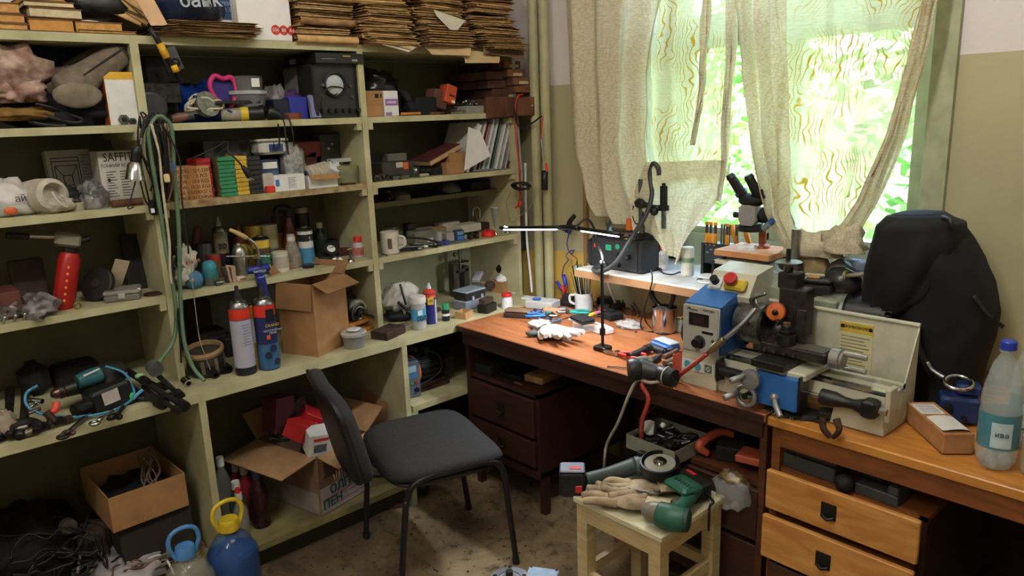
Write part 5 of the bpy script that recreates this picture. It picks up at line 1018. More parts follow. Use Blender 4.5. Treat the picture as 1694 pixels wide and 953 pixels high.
one('twist_wire','loose black wire stub lying by the upright edge','wire',MB().tube([sh(628,.385,zC+.004),sh(636,.39,zC+.01),sh(641,.392,zC+.004)],.002,6),BLK)
# ================================================================ counter: left bay with drill and wrenches
def dz(u,x): return sh(u,x,zD)
def rel(P,*pts): return [tuple(V(p)-V(P)) for p in pts]
def K(u,v,x):
    p = pl(u,v,0,x); return p if p.z > zD+.012 else on(u,v,zD+.012)
t = thing('power_drill','black and teal cordless drill lying on its side among wrenches','drill')
TEAL = M((40,96,104),.4)
part(t,'motor_housing',MB().tube([K(124,640,.42),K(150,629,.41),K(180,618,.40),(K(205,612,.40))],[.028,.036,.038,.030],16),BLKM); part(t,'teal_cover',MB().tube([K(128,632,.445),K(150,624,.44),K(166,619,.435)],[.022,.028,.026],14),TEAL)
part(t,'gear_collar',MB().cyl(K(126,640,.42),K(108,646,.42),.026,.023),BLK); part(t,'chuck',MB().tube([K(108,646,.42),K(92,651,.42),K(84,652,.42)],[.022,.018,.010],14,2),M((120,92,80),.3,.9)); part(t,'chuck_ring',MB().cyl(K(104,647,.42),K(97,649,.42),.0225),DSTEEL)
part(t,'handle',MB().tube([K(178,625,.42),K(186,640,.46),K(188,652,.49)],[.024,.02,.024],12),BLKM); b_ = part(t,'battery',MB().rbox(0,0,-.05,.13,.075,.095,.008).xf((0,-.12,RZ+.15),K(180,658,.475)),BLK)
part(t,'white_label',MB().box(0,0,-.02,.05,.002,.042).xf((0,-.12,RZ+.15),K(184,657,.515)),M((190,178,172),.6)); part(t,'white_print',MB().box(0,0,0,.05,.001,.005).xf((0,-.25,RZ),K(152,617,.472)),WHT); part(t,'green_clip',MB().ball(K(217,656,.50),.012,10,(.6,.8,1.3)),M((70,190,80),.5))
cable('sky blue hose tied in a big loop around the drill',[K(u,v,x) for u,v,x in ((62,638,.46),(44,650,.47),(43,668,.49),(58,681,.51),(85,688,.53),(120,690,.535),(160,686,.535),(195,676,.53),(220,658,.51),(219,640,.48),(205,617,.45),(174,606,.42))],.0045,M((56,130,166),.4),'hose','hose')
cable('short sky blue hose end with a knot by the green clip',[K(219,661,.51),K(228,652,.51),K(236,645,.51)],.006,M((86,160,200),.4),'hose','hose')
def wrench(label,a,b,r,mat=STEEL,jaw=1.,box=False,name='wrench'):
    A,B = V(a),V(b); d = (B-A).normalized(); s_ = d.cross(V((0,0,1))).normalized(); t = thing(name,label,'wrench')
    part(t,'shaft',MB().tube([A,A.lerp(B,.5),B],[r,r*.85,r],8,2),mat)
    J = MB()
    if box: J.tube([B+d*r*2+(s_*math.cos(q)+d*math.sin(q))*r*1.9*jaw for q in [i*PI/5 for i in range(10)]],r*.8,6,2,True)
    else:
        J.tube([B+s_*r*2.6*jaw+d*r*4*jaw,B+s_*r*2.4*jaw+d*r*1.5,B,B-s_*r*2.4*jaw+d*r*1.5,B-s_*r*2.4*jaw+d*r*4.2*jaw],[r*.8,r*1.3,r*1.4,r*1.3,r*.8],8,3)
    part(t,'jaw',J,mat); return t
wrench('long dark pipe wrench lying nearest the frame edge',K(18,650,.30)+V((0,0,.01)),K(14,712,.52),.014,DSTEEL,.8)
wrench('large adjustable wrench with bright jaw at the board edge',K(42,640,.34),K(40,700,.52),.013,IRON,1.)
t = thing('adjustable_jaw','rounded steel pipe clamp lying beside the adjustable wrench','clamp'); part(t,'hook',MB().tube([K(30,716,.54),K(46,717,.55),(K(60,708,.55)),K(58,700,.53)],[.010,.014,.014,.010],10),M((120,110,86),.4,.8)); part(t,'bright_jaw',MB().rbox(0,0,0,.035,.02,.012).xf((0,0,RZ),K(37,710,.545)),CHROME)
wrench('ring spanner lying across the board edge',K(160,672,.46),K(108,719,.563),.007,DSTEEL,1.,True); wrench('dull flat spanner under the ring spanner',K(150,684,.50),K(116,714,.555),.006,M((110,100,104),.4,.8),.9)
wrench('bright ratchet spanner poking over the edge',K(186,680,.50),K(161,697,.56),.007,CHROME,.9,True); wrench('black flat bar with a round hole near the upright',K(222,660,.47),K(268,656,.52),.010,BLK,.7,True); wrench('dark spanner beside the bright ratchet spanner',K(204,673,.52),K(192,688,.56),.008,DSTEEL,.7)
for i,(a,b,r,m_) in enumerate((((50,662,.47),(70,664,.50),.008,CHROME),((44,676,.50),(62,668,.48),.006,CHROME),((46,684,.52),(66,676,.50),.006,STEEL),((76,682,.52),(92,698,.54),.012,RUST),((64,710,.55),(73,702,.53),.010,IRON),((78,706,.555),(83,697,.54),.010,IRON),((92,697,.545),(100,694,.53),.013,IRON),((108,695,.545),(116,692,.53),.012,RUST),((122,680,.53),(148,670,.51),.020,IRON))):
    t = thing('socket_bit',('bright extension bar left of the drill chuck','bright hex bar lowest under the blue hose','steel hex bar under the blue hose','red and rusty socket handle','short iron socket on the edge','second short iron socket on the edge','fat iron socket under the hose','rusty socket under the hose','knurled black chuck under the drill')[i],'socket'); A,B = K(*a),K(*b); part(t,'shank',MB().cyl(A,B,r),m_); part(t,'bore',MB().cyl(A,A+(A-B).normalized()*.001,r*.6),BLK)
one('wire_clip','orange red plastic clip beside the rusty socket','clip',MB().tube([K(93,665,.52),K(92,676,.53),K(86,683,.535)],[.010,.012,.008],10),M((206,74,52),.45))
boxof('tool_case','black rounded case at the back behind the drill','case',42,92,606,.20,zD,.12,BLKM,b=.03); boxof('tool_case','long black case at the back beside the rounded one','case',96,170,604,.16,zD,.10,BLKM,b=.01)
bag('plastic_bag','dusty white bag at the frame edge beside the pipe wrench',K(2,706,.50)-V((0,0,.02)),(.04,.04,.05),M((146,132,116),.5),71)
for i,(a,b,r) in enumerate((((212,612,.34),(236,628,.46),.010),((222,622,.38),(298,668,.53),.012),((236,640,.42),(288,676,.545),.008),((250,610,.36),(292,650,.50),.011),((212,640,.40),(262,664,.50),.014),((214,618,.30),(262,640,.40),.012))):
    t = thing('breaker_bar',('dark bar at the back near the grey foot cap','long black breaker bar ending before the upright','black ratchet handle ending at board edge','dark lever leaning on the upright','greasy wrench handle under the breaker bar','black bar lying behind the greasy handle')[i],'tool'); A,B = K(*a),K(*b); part(t,'bar',MB().cyl(A,B,r*.8),BLKM); part(t,'head',MB().cyl(B,B+(B-A).normalized()*.03,r*1.5),IRON)
t = thing('foot_cap','grey round rubber foot on the end of the green hose','cap'); part(t,'cap',MB().cyl(K(252,606,.42),K(258,612,.455),.024,.026),M((92,92,92),.6))
t.name = 'rubber_plunger'; one('rag_clip','pale green plug lying behind the blue hose','plug',MB().ball(K(231,622,.44),.013,10,(1,1.3,.8)),M((140,180,130),.5))

# ================================================================ counter: middle bay
for i,(u,v,lb) in enumerate(((313,649,'chrome hex socket standing right before the upright'),(358,619,'black ring socket beside the leather roll'),(378,621,'dark pipe socket before the foam cans'),(330,640,'small rusty nut beside the chrome socket'),(366,628,'brass stud beside the ring socket'))):
    P = dz(u,.49-.02*i); t = thing('socket_bit',lb,'socket',P+V((0,0,.015)),RZ); r = (.016,.015,.019,.009,.008)[i]; part(t,'shell',MB().lathe([(r*.6,0),(r,0),(r,.03),(r*.8,.034)],14,(0,0,0),(-.1,1,.25),caps=False),(CHROME,DSTEEL,IRON,RUST,M((120,110,60),.4,.7))[i]); part(t,'drive_hole',MB().lathe([(r*.6,0),(r*.55,.012),(0,.012)],4,(0,0,0),(-.1,1,.25),caps=False),BLK)
t = thing('tape_drum','squat metal drum with a tan rim and black bands','drum',dz(345,.39),RZ); t.rotation_euler.rotate(Euler((.10,.12,0)))
part(t,'drum',MB().lathe([(.055,.012),(.062,.02),(.066,.09)],30),M((66,58,50),.6,var=.3)); part(t,'rim',MB().lathe([(.068,.088),(.070,.098),(.066,.106),(.060,.106),(.058,.07),(0,.066)],30,caps=False),M((150,122,84),.7)); part(t,'black_band',MB().lathe([(.0645,.03),(.0665,.055)],30,caps=False),BLKM)
for q in (-.5,.2,.9): part(t,'clasp',MB().box(0,-.067,.03,.012,.003,.05).xf((0,0,q)),M((120,112,96),.5,.5))
boxof('card_sheet','brown cardboard piece leaning at the back behind the drum','card',316,356,500,.08,zD+.04,.01,M((72,54,40),.9)); boxof('grey_board','pale grey panel standing at the back of the middle bay','panel',352,398,470,.06,zD,.01,M((104,104,92),.6))
t = boxof('tool_block','dark slotted block behind the metal drum','block',334,378,548,.20,zD,.09,M((52,50,48),.6)); [face(t,'slot',BLK,.3,.95,.1+.22*i,.2+.22*i) for i in range(4)]
boxof('dark_box','black open box at the back before the foam cans','box',376,398,560,.26,zD,.14,BLKM)
def foam(label,u,x,w_,v,bands,rz=0):
    P = dz(u,x); h = hz(u,x,zD,v); r = rr(P,w_); t = can(label,P,r,h*.93,(40,50,96),cap=(26,26,28),band=bands,rz=RZ+rz); return t,r,h
t,r,h = foam('tall foam can with a blank white back label and red shoulder',408,.49,33,484,((.74,.88,(206,56,42),'red shoulder'),(.0,.12,(24,26,34))),.15)
part(t,'white_label',MB().lathe([(r*1.016,h*.10),(r*1.016,h*.68)],30,caps=False),M((168,168,186),.5,var=.04)); part(t,'blue_side',MB().sheet(lambda a,b: (r*1.03*math.cos(.55+a*1.1),r*1.03*math.sin(.55+a*1.1)-0,h*(.10+.62*b)),6,2).xf((0,0,-.75-RZ*0),(0,0,0)),M((70,84,140),.4))
for i in range(8): part(t,'fine_print',MB().box(-.004,-r*1.03,h*(.62-.035*i),r*.8-.004*(i % 3),.001,.0025),M((130,130,150),.6))
t,r,h = foam('tall foam can with gear picture and red shoulder',447,.50,34,479,((.73,.89,(206,50,40),'red shoulder'),(.02,.36,(56,100,140),'picture of gears')),-.1)
text(t,'GRAND',.015,(.012,-r*1.06,h*.57),M((206,180,90),.5)); text(t,'МОНТАЖНАЯ\nПЕНА',.010,(.012,-r*1.06,h*.49),M((210,216,226),.5)); part(t,'red_mark',MB().box(-.005,-r*1.04,h*.40,.012,.001,.016),M((214,90,50),.5)); part(t,'black_panel',MB().box(.008,-r*1.01,h*.62,.03,.0012,.045),M((16,18,30),.5))
for q,z in ((-.3,.2),(.5,.1),(.2,.28)): part(t,'gear',MB().lathe([(.006,0),(.013,0),(.013,.003),(.006,.003)],14,(r*1.03*math.sin(q),-r*1.03*math.cos(q),h*z),(math.sin(q),-math.cos(q),0)),M((30,46,70),.5))
t = thing('silicone_tube','yellow and white cartridge tube standing between the foam cans','tube',dz(429,.47)); part(t,'tube',MB().lathe([(.013,0),(.013,.21)],14),M((200,160,52),.5)); part(t,'white_band',MB().lathe([(.0135,.10),(.0135,.19)],14,caps=False),WHT); part(t,'tip',MB().lathe([(.012,.21),(.010,.235),(.004,.24)],12),M((214,176,60),.5))
# cardboard box with open flaps
t = thing('cardboard_box','open tan cardboard box standing on the counter with flaps out','box',dz(533,.41)+V((0,-.02,0)),RZ+.42)
openbox(t,.205,.17,.285,.0035,CARD,CARDIN,(('F',.075,-.45),('L',.10,-1.42),('B',.07,.9),('R',.06,.9))); part(t,'hand_notch',MB().plate([(-.03,0),(.03,0),(.022,.012),(-.022,.012)],.001,(.03,-.0855,.004),(PI/2,0,0)),CARDIN)
# lamp, orange books, tub, steel block
cloth('dark olive net cloth heaped behind the cardboard box',572,505,.18,(.08,.07,.06),M((78,70,52),.95,var=.3),81,'net',.3,'net',z=zD)
t = thing('headlamp_bulb','silver reflector bulb lying with its chrome stem to the room','bulb',dz(594,.33)+V((0,0,.085)),RZ); part(t,'reflector',MB().lathe([(.012,-.03),(.040,.0),(.043,.006),(.036,.008),(.01,-.01)],24,(0,0,0),(.3,-1,-.1),caps=False),STEEL); part(t,'stem',MB().cyl((0,-.0,0),(.032,-.085,-.022),.011),CHROME); part(t,'collar',MB().lathe([(.022,.01),(.022,.022)],16,(0,0,0),(.3,-1,-.1)),DSTEEL); part(t,'white_sleeve',MB().lump((.02,.03,.01),(.04,.03,.035),5,.2,2,16,2),M((176,170,156),.6))
for i,(a,b,v,z0,c) in enumerate(((568,624,546,0,(186,120,44)),(570,612,533,.032,(206,142,52)))): boxof('wax_block',('lower orange wooden block under the reflector bulb','upper orange wooden block under the reflector bulb')[i],'block',a,b,v,.37-.02*i,zD+z0,.11,M(c,.6,var=.3,sc=14,c2=(130,72,28)),rz=.25)
P = dz(587,.515); t = thing('food_tub','clear lidded round tub beside the orange blocks','tub',P); part(t,'tub',MB().lathe([(.040,0),(.046,.05)],26),M((150,148,146),.3,alpha=.8)); part(t,'lid',MB().lathe([(.050,.05),(.051,.062),(.046,.066)],26),M((196,194,190),.25,alpha=.85)); part(t,'contents',MB().lump((0,0,.022),(.036,.036,.022),2,.3,3,14,.9),M((70,66,64),.7)); one('foil_packet','shiny white foil packet lying on the round tub lid','packet',MB().lump((0,0,.006),(.034,.03,.007),6,.35,3,16,.8),M((206,204,204),.25),P+V((0,0,.067)))
t = thing('steel_block','rusty steel block with drilled holes on the counter edge','block',dz(643,.49),RZ+.35); part(t,'block',MB().rbox(0,0,0,.13,.085,.034,.002),M((84,66,56),.6,.4,var=.35,sc=50));
for i in range(6): rod(t,'hole',BLK,(-.045+.018*i,-.02+.02*(i % 3),.034),(-.045+.018*i,-.02+.02*(i % 3),.0345),.005)

# ================================================================ counter: right bay
t = thing('rag','white and black rag bundle beside the upright','rag',dz(665,.30),RZ); RAGW = M((196,192,186),.95,var=.12,sc=18,bump=.2)
part(t,'white_cloth',MB().lump((0,0,.09),(.085,.07,.07),84,.42,2.6,30,2),RAGW); part(t,'black_trim',MB().tube([(-.06,-.07,.10),(-.02,-.085,.06),(.02,-.09,.09),(.03,-.085,.06),(.0,-.09,.035),(.05,-.085,.05)],.007,7),BLK); part(t,'trim_loop',MB().tube([(-.03,-.05,.17),(-.035,-.075,.13),(-.03,-.085,.085)],.006,6),BLK); part(t,'black_cloth',MB().lump((.01,0,.028),(.09,.07,.035),7,.3,2.6,24,.7),BLKM)
boxof('steel_strip','rusty flat steel strip lying before the rag bundle','strip',640,680,545,.42,zD,.03,M((130,112,98),.5,.4))
P = dz(694,.50); h = hz(694,.50,zD,490); r = rr(P,25); t = vial('clear plastic jar of white salt with a wide white lid',P,r,h,M((196,198,198),.2,alpha=.65),M((216,214,210),.45),'salt_jar','jar',.96,.2,M((76,152,196),.5,var=.05),lz=(.28,.64),nk=.77,prof=[(r*.94,0),(r,.006),(r,h*.74),(r*.9,h*.8)],liquid=(.28,WHT),rz=RZ)
text(t,'СОЛЬ',.026,(-.003,-r*1.07,h*.36),M((24,26,30),.6),rot=(PI/2,0,-.12),bold=.0006,sx=.8); part(t,'white_print',MB().box(-.014,-r*1.0,h*.47,.022,.002,h*.15),M((206,220,226),.5))
P = dz(713,.465); h = hz(713,.465,zD,471); r = rr(P,21); t = can('blue and yellow oil spray can with white cap and red shoulder',P,r,h*.9,(44,48,120),cap=(206,206,204),band=((.74,.86,(206,66,44),'red shoulder'),),rz=RZ,top=M((196,60,44),.4))
part(t,'white_side',MB().sheet(lambda a,b: (r*1.02*math.cos(-1.35+a*1.6),r*1.02*math.sin(-1.35+a*1.6),h*(.02+.6*b)),8,2),M((196,200,214),.5)); part(t,'yellow_shield',MB().plate([(-.014,0),(.012,0),(.014,.02),(.012,.032),(-.014,.032)],.001,(-.014,-r*1.0,h*.52),(PI/2,0,-.5)),M((226,190,50),.5)); text(t,'40',.018,(-.014,-r*1.06,h*.52+.016),M((30,40,110),.5),rot=(PI/2,0,-.5)); text(t,'memo',.011,(-.004,-r*1.05,h*.72),M((230,190,90),.5),rot=(PI/2,0,-.1))
P = dz(738,.485); vial('small black bottle with a green screw cap and white band',P,.0175,hz(738,.485,zD,502),M((26,28,30),.3),M((52,150,104),.5),caph=.34,neck=.8,label_c=WHT,lz=(.30,.44),nk=.62)
boxof('dark_bottle','small dark bottle behind the green capped one','bottle',722,731,510,.34,zD,.03,M((60,52,46),.4))
t = thing('card_tray','small open tan cardboard tray','tray',dz(768,.51),RZ+.35); openbox(t,.065,.055,.032,.002,M((186,146,100),.8),CARDIN)
t = thing('organizer_case','grey blue lidded organizer stacked on a clear one','case',dz(779,.38),RZ+.1); part(t,'lower_tray',MB().rbox(0,0,0,.155,.10,.045,.006),M((140,148,160),.25,alpha=.85)); part(t,'upper_tray',MB().rbox(-.005,0,.047,.13,.09,.032,.004),M((44,44,48),.4)); part(t,'lid',MB().rbox(-.005,0,.08,.135,.095,.010,.004),M((158,168,182),.3,alpha=.9)); [part(t,'latch',MB().box(x,-.049,.045,.012,.006,.018),M((170,174,180),.3)) for x in (-.03,.03)]
t = thing('black_box','black metal box with a brown brick on it','box',dz(806,.51),RZ+.3); part(t,'body',MB().rbox(0,0,0,.085,.055,.04,.003),M((28,27,26),.5,var=.3)); one('wood_block','greasy brown block lying on the black metal box','block',MB().rbox(0,0,0,.075,.035,.026,.002),M((78,62,54),.7,var=.3),dz(805,.51)+V((0,0,.041)),RZ+.3)
t = thing('drill_vise','grey cast iron hand vise with a ball handle on top','vise',dz(762,.16),RZ); CI = M((96,92,88),.5,.6,var=.3)
part(t,'frame',MB().rbox(-.035,0,0,.035,.05,.17,.004).rbox(.03,0,0,.03,.05,.15,.004).rbox(0,0,.12,.09,.05,.02,.004),CI); part(t,'screw',MB().cyl((0,-.01,.12),(0,-.01,.26),.008),STEEL); part(t,'handle',MB().tube([(-.03,-.01,.215),(0,-.01,.222),(.02,-.01,.25),(.02,-.01,.285)],.006,8),STEEL); part(t,'handle_ball',MB().ball((-.03,-.01,.215),.012,10),STEEL); part(t,'handle_ball',MB().ball((.02,-.01,.29),.012,10,(1,1,1.5)),STEEL); part(t,'plate',MB().lathe([(.05,.172),(.052,.176),(.03,.18)],18),CHROME)
t = boxof('pill_box','white and lilac box tipped behind the organizer','box',786,804,455,.22,zD+.08,.04,M((176,170,190),.6)); t.rotation_euler = (0,-.5,RZ+.5); boxof('pill_box','pink and white box under the tipped lilac one','box',796,812,470,.22,zD+.045,.04,M((186,132,136),.6)).rotation_euler = (0,.3,RZ)
bag('wire_ball','brown tangled wire ball beside the pink box',dz(811,.24)+V((0,0,.03)),(.025,.025,.022),M((80,60,52),.7,var=.4,sc=60),86,.3,cat='wire')
t = thing('wire_spool','black wire spool lying on its side above the tan box','spool',dz(831,.24)+V((0,0,.115)),RZ); part(t,'flange',MB().lathe([(.022,-.02),(.022,-.016)],20,(0,0,0),(1,-.1,-.1)),BLK); part(t,'flange',MB().lathe([(.018,.026),(.018,.030)],20,(0,0,0),(1,-.1,-.1)),BLK); part(t,'winding',MB().lathe([(.013,-.016),(.013,.026)],16,(0,0,0),(1,-.1,-.1)),M((92,90,88),.4,.6,stretch=(80,1,1)))
t = thing('card_tray','tan cardboard box full of white foam at the bay end','box',dz(833,.26)+V((0,0,0)),RZ+.15); openbox(t,.10,.08,.06,.002,CARD,CARDIN); part(t,'foam',MB().lump((0,0,.06),(.045,.035,.03),8,.3,3,18,.6),WHT)
P = dz(839,.53); vial('white plastic jar with a red screw lid',P,.026,hz(839,.53,zD,485),M((216,212,212),.4),M((196,44,40),.5),'jar','jar',.82,.2,nk=.8)
boxof('paper_fold','white folded packet lying beside the red lidded jar','packet',846,862,497,.36,zD,.05,M((190,188,186),.6)); boxof('paper_fold','tan board lying at the end of the bay','board',852,884,486,.22,zD+.02,.03,M((176,142,100),.7))

# ================================================================ base bays: boxes, bottles, wires
Pc = pl(250,859,0,.47)
t = thing('cardboard_box','tan carton full of black cables standing in the left base bay','box',Pc-V((.165,0,0)),RZ+.03)
openbox(t,.25,.33,.125,.004,CARD,CARDIN,()); cb_ = MB(); k_ = random.Random(31)
part(t,'cable_heap',MB().lump((0,0,.05),(.112,.148,.04),4,.3,3,24,.8),M((22,21,22),.8,var=.4,sc=60))['kind'] = 'stuff'
for i in range(7): cb_.tube([(.02+.03*k_.random(),-.05+.08*k_.random(),.07),(.03+.05*k_.random(),-.04+.06*k_.random(),.14+.04*k_.random()),(.09*k_.random(),-.08+.05*k_.random(),.11),(.10*k_.random()-.05,-.10,.07)],.0028,5)
part(t,'loose_wires',cb_,M((120,104,88),.6))['kind'] = 'stuff'
one('dark_crate','dark crate carrying the carton of cables','crate',MB().rbox(0,0,0,.30,.24,max(.03,Pc.z-zE-.004),.003),M((44,38,32),.9),(Pc.x-.17,Pc.y+.02,zE+.001))
def tangle(label,c,r,n,th,mat,sd,name='cable_tangle',flat=.35):
    k = random.Random(sd); mb = MB()
    for _ in range(n):
        p = V(c)+V((k.uniform(-1,1)*r[0],k.uniform(-1,1)*r[1],k.random()*r[2])); pts = [p]; a = k.uniform(0,6.28)
        for i in range(6): a += k.uniform(-.9,.9); pts.append(pts[-1]+V((math.cos(a)*r[0]*.3,math.sin(a)*r[1]*.3,k.uniform(-1,1)*r[2]*.3)))
        for q in pts: q.x = max(c[0]-r[0],min(c[0]+r[0],q.x)); q.y = max(c[1]-r[1],min(c[1]+r[1],q.y))
        for q in pts: q.z = max(q.z,c[2]+th)
        mb.tube(pts,th,5,4)
    return one(name,label,'cables',mb,mat,kind='stuff')
one('cable_heap','black heap of cables filling the left base bay','cables',MB().lump((.18,-2.36,.22),(.16,.22,.17),3,.35,2.5,30,.8),M((20,19,20),.85,var=.4,sc=40,bump=.5),kind='stuff')
tangle('black cables tangled over the dark heap',(.34,-2.30,zE+.06),(.14,.16,.14),34,.0042,BLK,5)
tangle('grey and white wires spread over the bottom of the left base bay',(.34,-2.04,zE),(.16,.18,.05),34,.0035,M((150,144,132),.6,var=.3),6)
tangle('copper and brown wires over the bottom of the left base bay',(.36,-2.00,zE),(.15,.17,.06),20,.003,M((112,76,54),.5,var=.3),7)
tangle('black wires among the white ones in the base bay',(.34,-2.16,zE),(.15,.14,.08),30,.0035,BLK,8)
fb = lambda u,v,z=.0: on(u,v,z*.6+zE+.006)
cable('green grey cable sweeping in a big loop over the loose wires',[fb(56,880,.2),fb(58,915,.15),fb(72,938,.08),fb(110,945,.05),fb(150,930,.05),fb(190,905,.08)],.006,M((74,92,90),.5)); cable('thick pale cable end standing up from the loose wires',[fb(128,950,.05),fb(131,930,.08),fb(134,908,.12)],.005,M((186,180,160),.6)); cable('pale cable crossing the loose wires under the carton',[fb(165,940,.03),fb(195,920,.05),fb(220,905,.06),fb(233,888,.10)],.005,M((150,138,116),.6))
for i,(a,b) in enumerate(((165,950),(150,946),(190,948),(205,950),(226,950),(245,946))): cable(('white ribbon wire nearest the transformer','cream wire stub beside the white ribbon wire','white cable bent below transformer','bright copper wire bent up among loose wires','long white wire by the blue bottle','grey wire bent towards the blue bottle')[i],[fb(a,b,.06),fb(a+18,b-24,.10),fb(a+44,b-30,.08),fb(a+62,b-8+i*2,.03)],.004,(WHT,M((196,186,160),.6),WHT,M((150,84,48),.4,.5),WHT,M((120,118,112),.6))[i])
t = thing('transformer','dusty brown laminated transformer block among the loose wires','transformer',fb(166,912,.08),.5); TR = M((100,78,62),.8,var=.35,sc=30); mb0 = MB().box(0,0,0,.105,.011,.10).mesh('lamination')
for i in range(5): o = part(t,'lamination',mb0,TR); o.location = (.004*(i % 2),-.036+.018*i,.01*(i % 2))
part(t,'coil_body',MB().rbox(0,0,.01,.085,.10,.075,.006),M((66,50,42),.8)); part(t,'terminal',MB().box(-.02,-.047,.04,.01,.01,.012).box(.02,-.047,.05,.01,.01,.012),BLK)
t = thing('cardboard_tube','tan cardboard box end lying at the bottom frame corner','box',fb(15,925,.14),RZ+.3); openbox(t,.12,.12,.13,.003,CARD,CARDIN)
t = thing('chrome_fitting','shiny chrome stand among black cables','stand'); part(t,'rod',MB().tube([fb(76,880,.26),fb(92,906,.2),fb(101,925,.14)],.006,8),CHROME); part(t,'lens',MB().ball(fb(84,922,.16),.018,12,(1,1,.7)),M((190,186,196),.1,.9)); part(t,'disc',MB().cyl(fb(110,868,.3),fb(115,872,.3),.026),M((120,114,96),.5,.5))
bag('plastic_bag','white printed sack lying under the loose wires',fb(215,948,.0),(.13,.11,.05),M((176,170,172),.6,var=.2),91)
# big water bottles on the floor
def jug(label,P,r,h,water,capc,liq=None,cap_z=1.):
    t = thing('water_bottle',label,'bottle',P,RZ); n = MB()
    n.lathe([(r*.9,0),(r,.015)]+[(r*(1-.025*(i % 2)),.03+h*.6*i/14) for i in range(15)]+[(r*.93,h*.74),(r*.62,h*.88),(r*.3,h*.94),(r*.26,h)],30); part(t,'body',n,water)
    if liq: part(t,'contents',MB().lathe([(r*.86,.006),(r*.93,.02),(r*.93,h*liq[0]),(r*.80,h*liq[0]+.001)],28),liq[1])
    part(t,'cap',MB().lathe([(r*.38,h*.965),(r*.38,h*1.07),(r*.34,h*1.085)],24),capc)
    part(t,'handle',MB().tube([(-r*.36,0,h*.97),(-r*.58,0,h*1.12),(-r*.45,.0,h*1.24),(0,0,h*1.28),(r*.45,0,h*1.24),(r*.58,0,h*1.12),(r*.36,0,h*.97)],.0075,8),capc); return t
PB_ = on(398,1012,0); jug('large water bottle of blue liquid with yellow cap and handle',PB_,.086,.33,M((64,104,168),.12,alpha=.45),M((214,186,44),.4),(.72,M((26,62,128),.15,var=.15,alpha=.9)))
PA_ = on(328,1056,0); jug('large clear water bottle with a light blue cap and handle',PA_,.080,.315,M((176,176,166),.12,alpha=.4),M((80,136,196),.4),None)
# bottles in the middle base bay
def ez(u,x): return sh(u,x,zE)
for i,(u,x,w_,v,body,cp,liq,lb) in enumerate((
    (362,.38,22,768,M((176,160,150),.15,alpha=.5),WHT,(.55,M((110,44,40),.3)),'clear bottle with red drink right beside the divider'),
    (377,.30,24,756,M((170,170,168),.12,alpha=.45),WHT,None,'clear empty bottle with a ribbed white cap'),
    (398,.28,22,768,M((140,34,40),.3),M((196,186,178),.5),None,'red bottle at the back behind the other red one'),
    (413,.34,26,772,M((156,44,52),.3),M((190,180,172),.5),None,'red bottle with cream cap before the other red one'),
    (400,.44,28,796,M((70,96,70),.2,alpha=.8),WHT,None,'green tinted bottle with a wide white cap'),
    (404,.50,25,815,M((170,164,154),.15,alpha=.55),M((206,196,190),.5),None,'clear bottle with white spout and red tip'),
    (434,.44,30,778,M((52,24,28),.2,var=.2),M((40,42,66),.5),None,'dark brown bottle with navy cap beside the print carton'))):
    P = ez(u,x); vial(lb,P,rr(P,w_),hz(u,x,zE,v),body,cp,liquid=liq,caph=.14,neck=.42,nk=.82)
one('red_tip','small red nozzle tip on the white spout bottle','tip',MB().lathe([(.010,0),(.008,.018)],12),M((206,46,36),.5),ez(404,.50)+V((0,0,hz(404,.50,zE,815)+.001))).name = 'nozzle'
# printed carton with boxes in it
P = V((.35,-1.31,zE+.001)); t = thing('carton','big worn printed carton with folded flaps full of small boxes','box',P,RZ+.25)
t['w'],t['h'],t['d'] = .28,.25,.36
openbox(t,.28,.36,.25,.004,M((136,104,82),.8,var=.15),M((170,132,94),.85),(('L',.17,-.12),('F',.12,-.15),('R',.13,.6),('B',.12,.9)))
face(t,'white_print',M((176,172,178),.6,var=.12),.01,.99,.02,.46); 
for z,s_ in ((.36,'ОЛПЕН'),(.16,'ПЕН')): ftext(t,s_,.5 if z > .2 else .22,z,.05,(30,84,92),bold=.0015,out=.002)
lines(t,'red_rule',[(.05,.26,.6,.26),(.62,.40,.95,.40),(.3,.11,.9,.11),(.55,.2,.95,.2)],M((176,90,96),.6),.004); lines(t,'grass_drawing',[(.3+.035*i,.47,.29+.035*i+.02*((i*7) % 3-1),.60+.05*((i*5) % 4)) for i in range(19)],M((196,186,190),.6),.004)
wl_ = part(t,'white_print',MB().box(-.1406,0,.005,.0012,.34,.09),M((150,140,132),.7)); part(t,'dark_tape',MB().box(-.06,-.1812,.15,.10,.001,.07),M((84,62,46),.5))
def inb(label,x,y,z,sx,sy,sz,rot,mat,cat='box',name='small_box'):
    b = thing(name,label,cat,P+Matrix.Rotation(RZ+.25,3,'Z') @ V((x*.8-.085,y-.05,z-.035))); b.rotation_euler = (Euler((0,0,RZ+.25)).to_matrix() @ Euler(rot).to_matrix()).to_euler(); part(b,'body',MB().rbox(0,0,-sz/2,sx,sy,sz,.002),mat); b['w'],b['h'],b['d'] = sx,sz,sy; return b
REDB = M((176,30,34),.5,var=.1)
b = inb('white relay box with red stripe lying on the carton',.0,-.10,.335,.115,.075,.10,(.25,.08,-.42),WHT); part(b,'red_stripe',MB().box(-.01,-.0382,.022,.06,.001,.012),M((206,40,36),.5)); part(b,'printed_picture',MB().box(-.012,-.0382,-.03,.05,.001,.036),M((110,116,140),.5,var=.4,sc=90)); part(b,'brown_underside',MB().box(0,0,-.0512,.114,.074,.001),CARD)
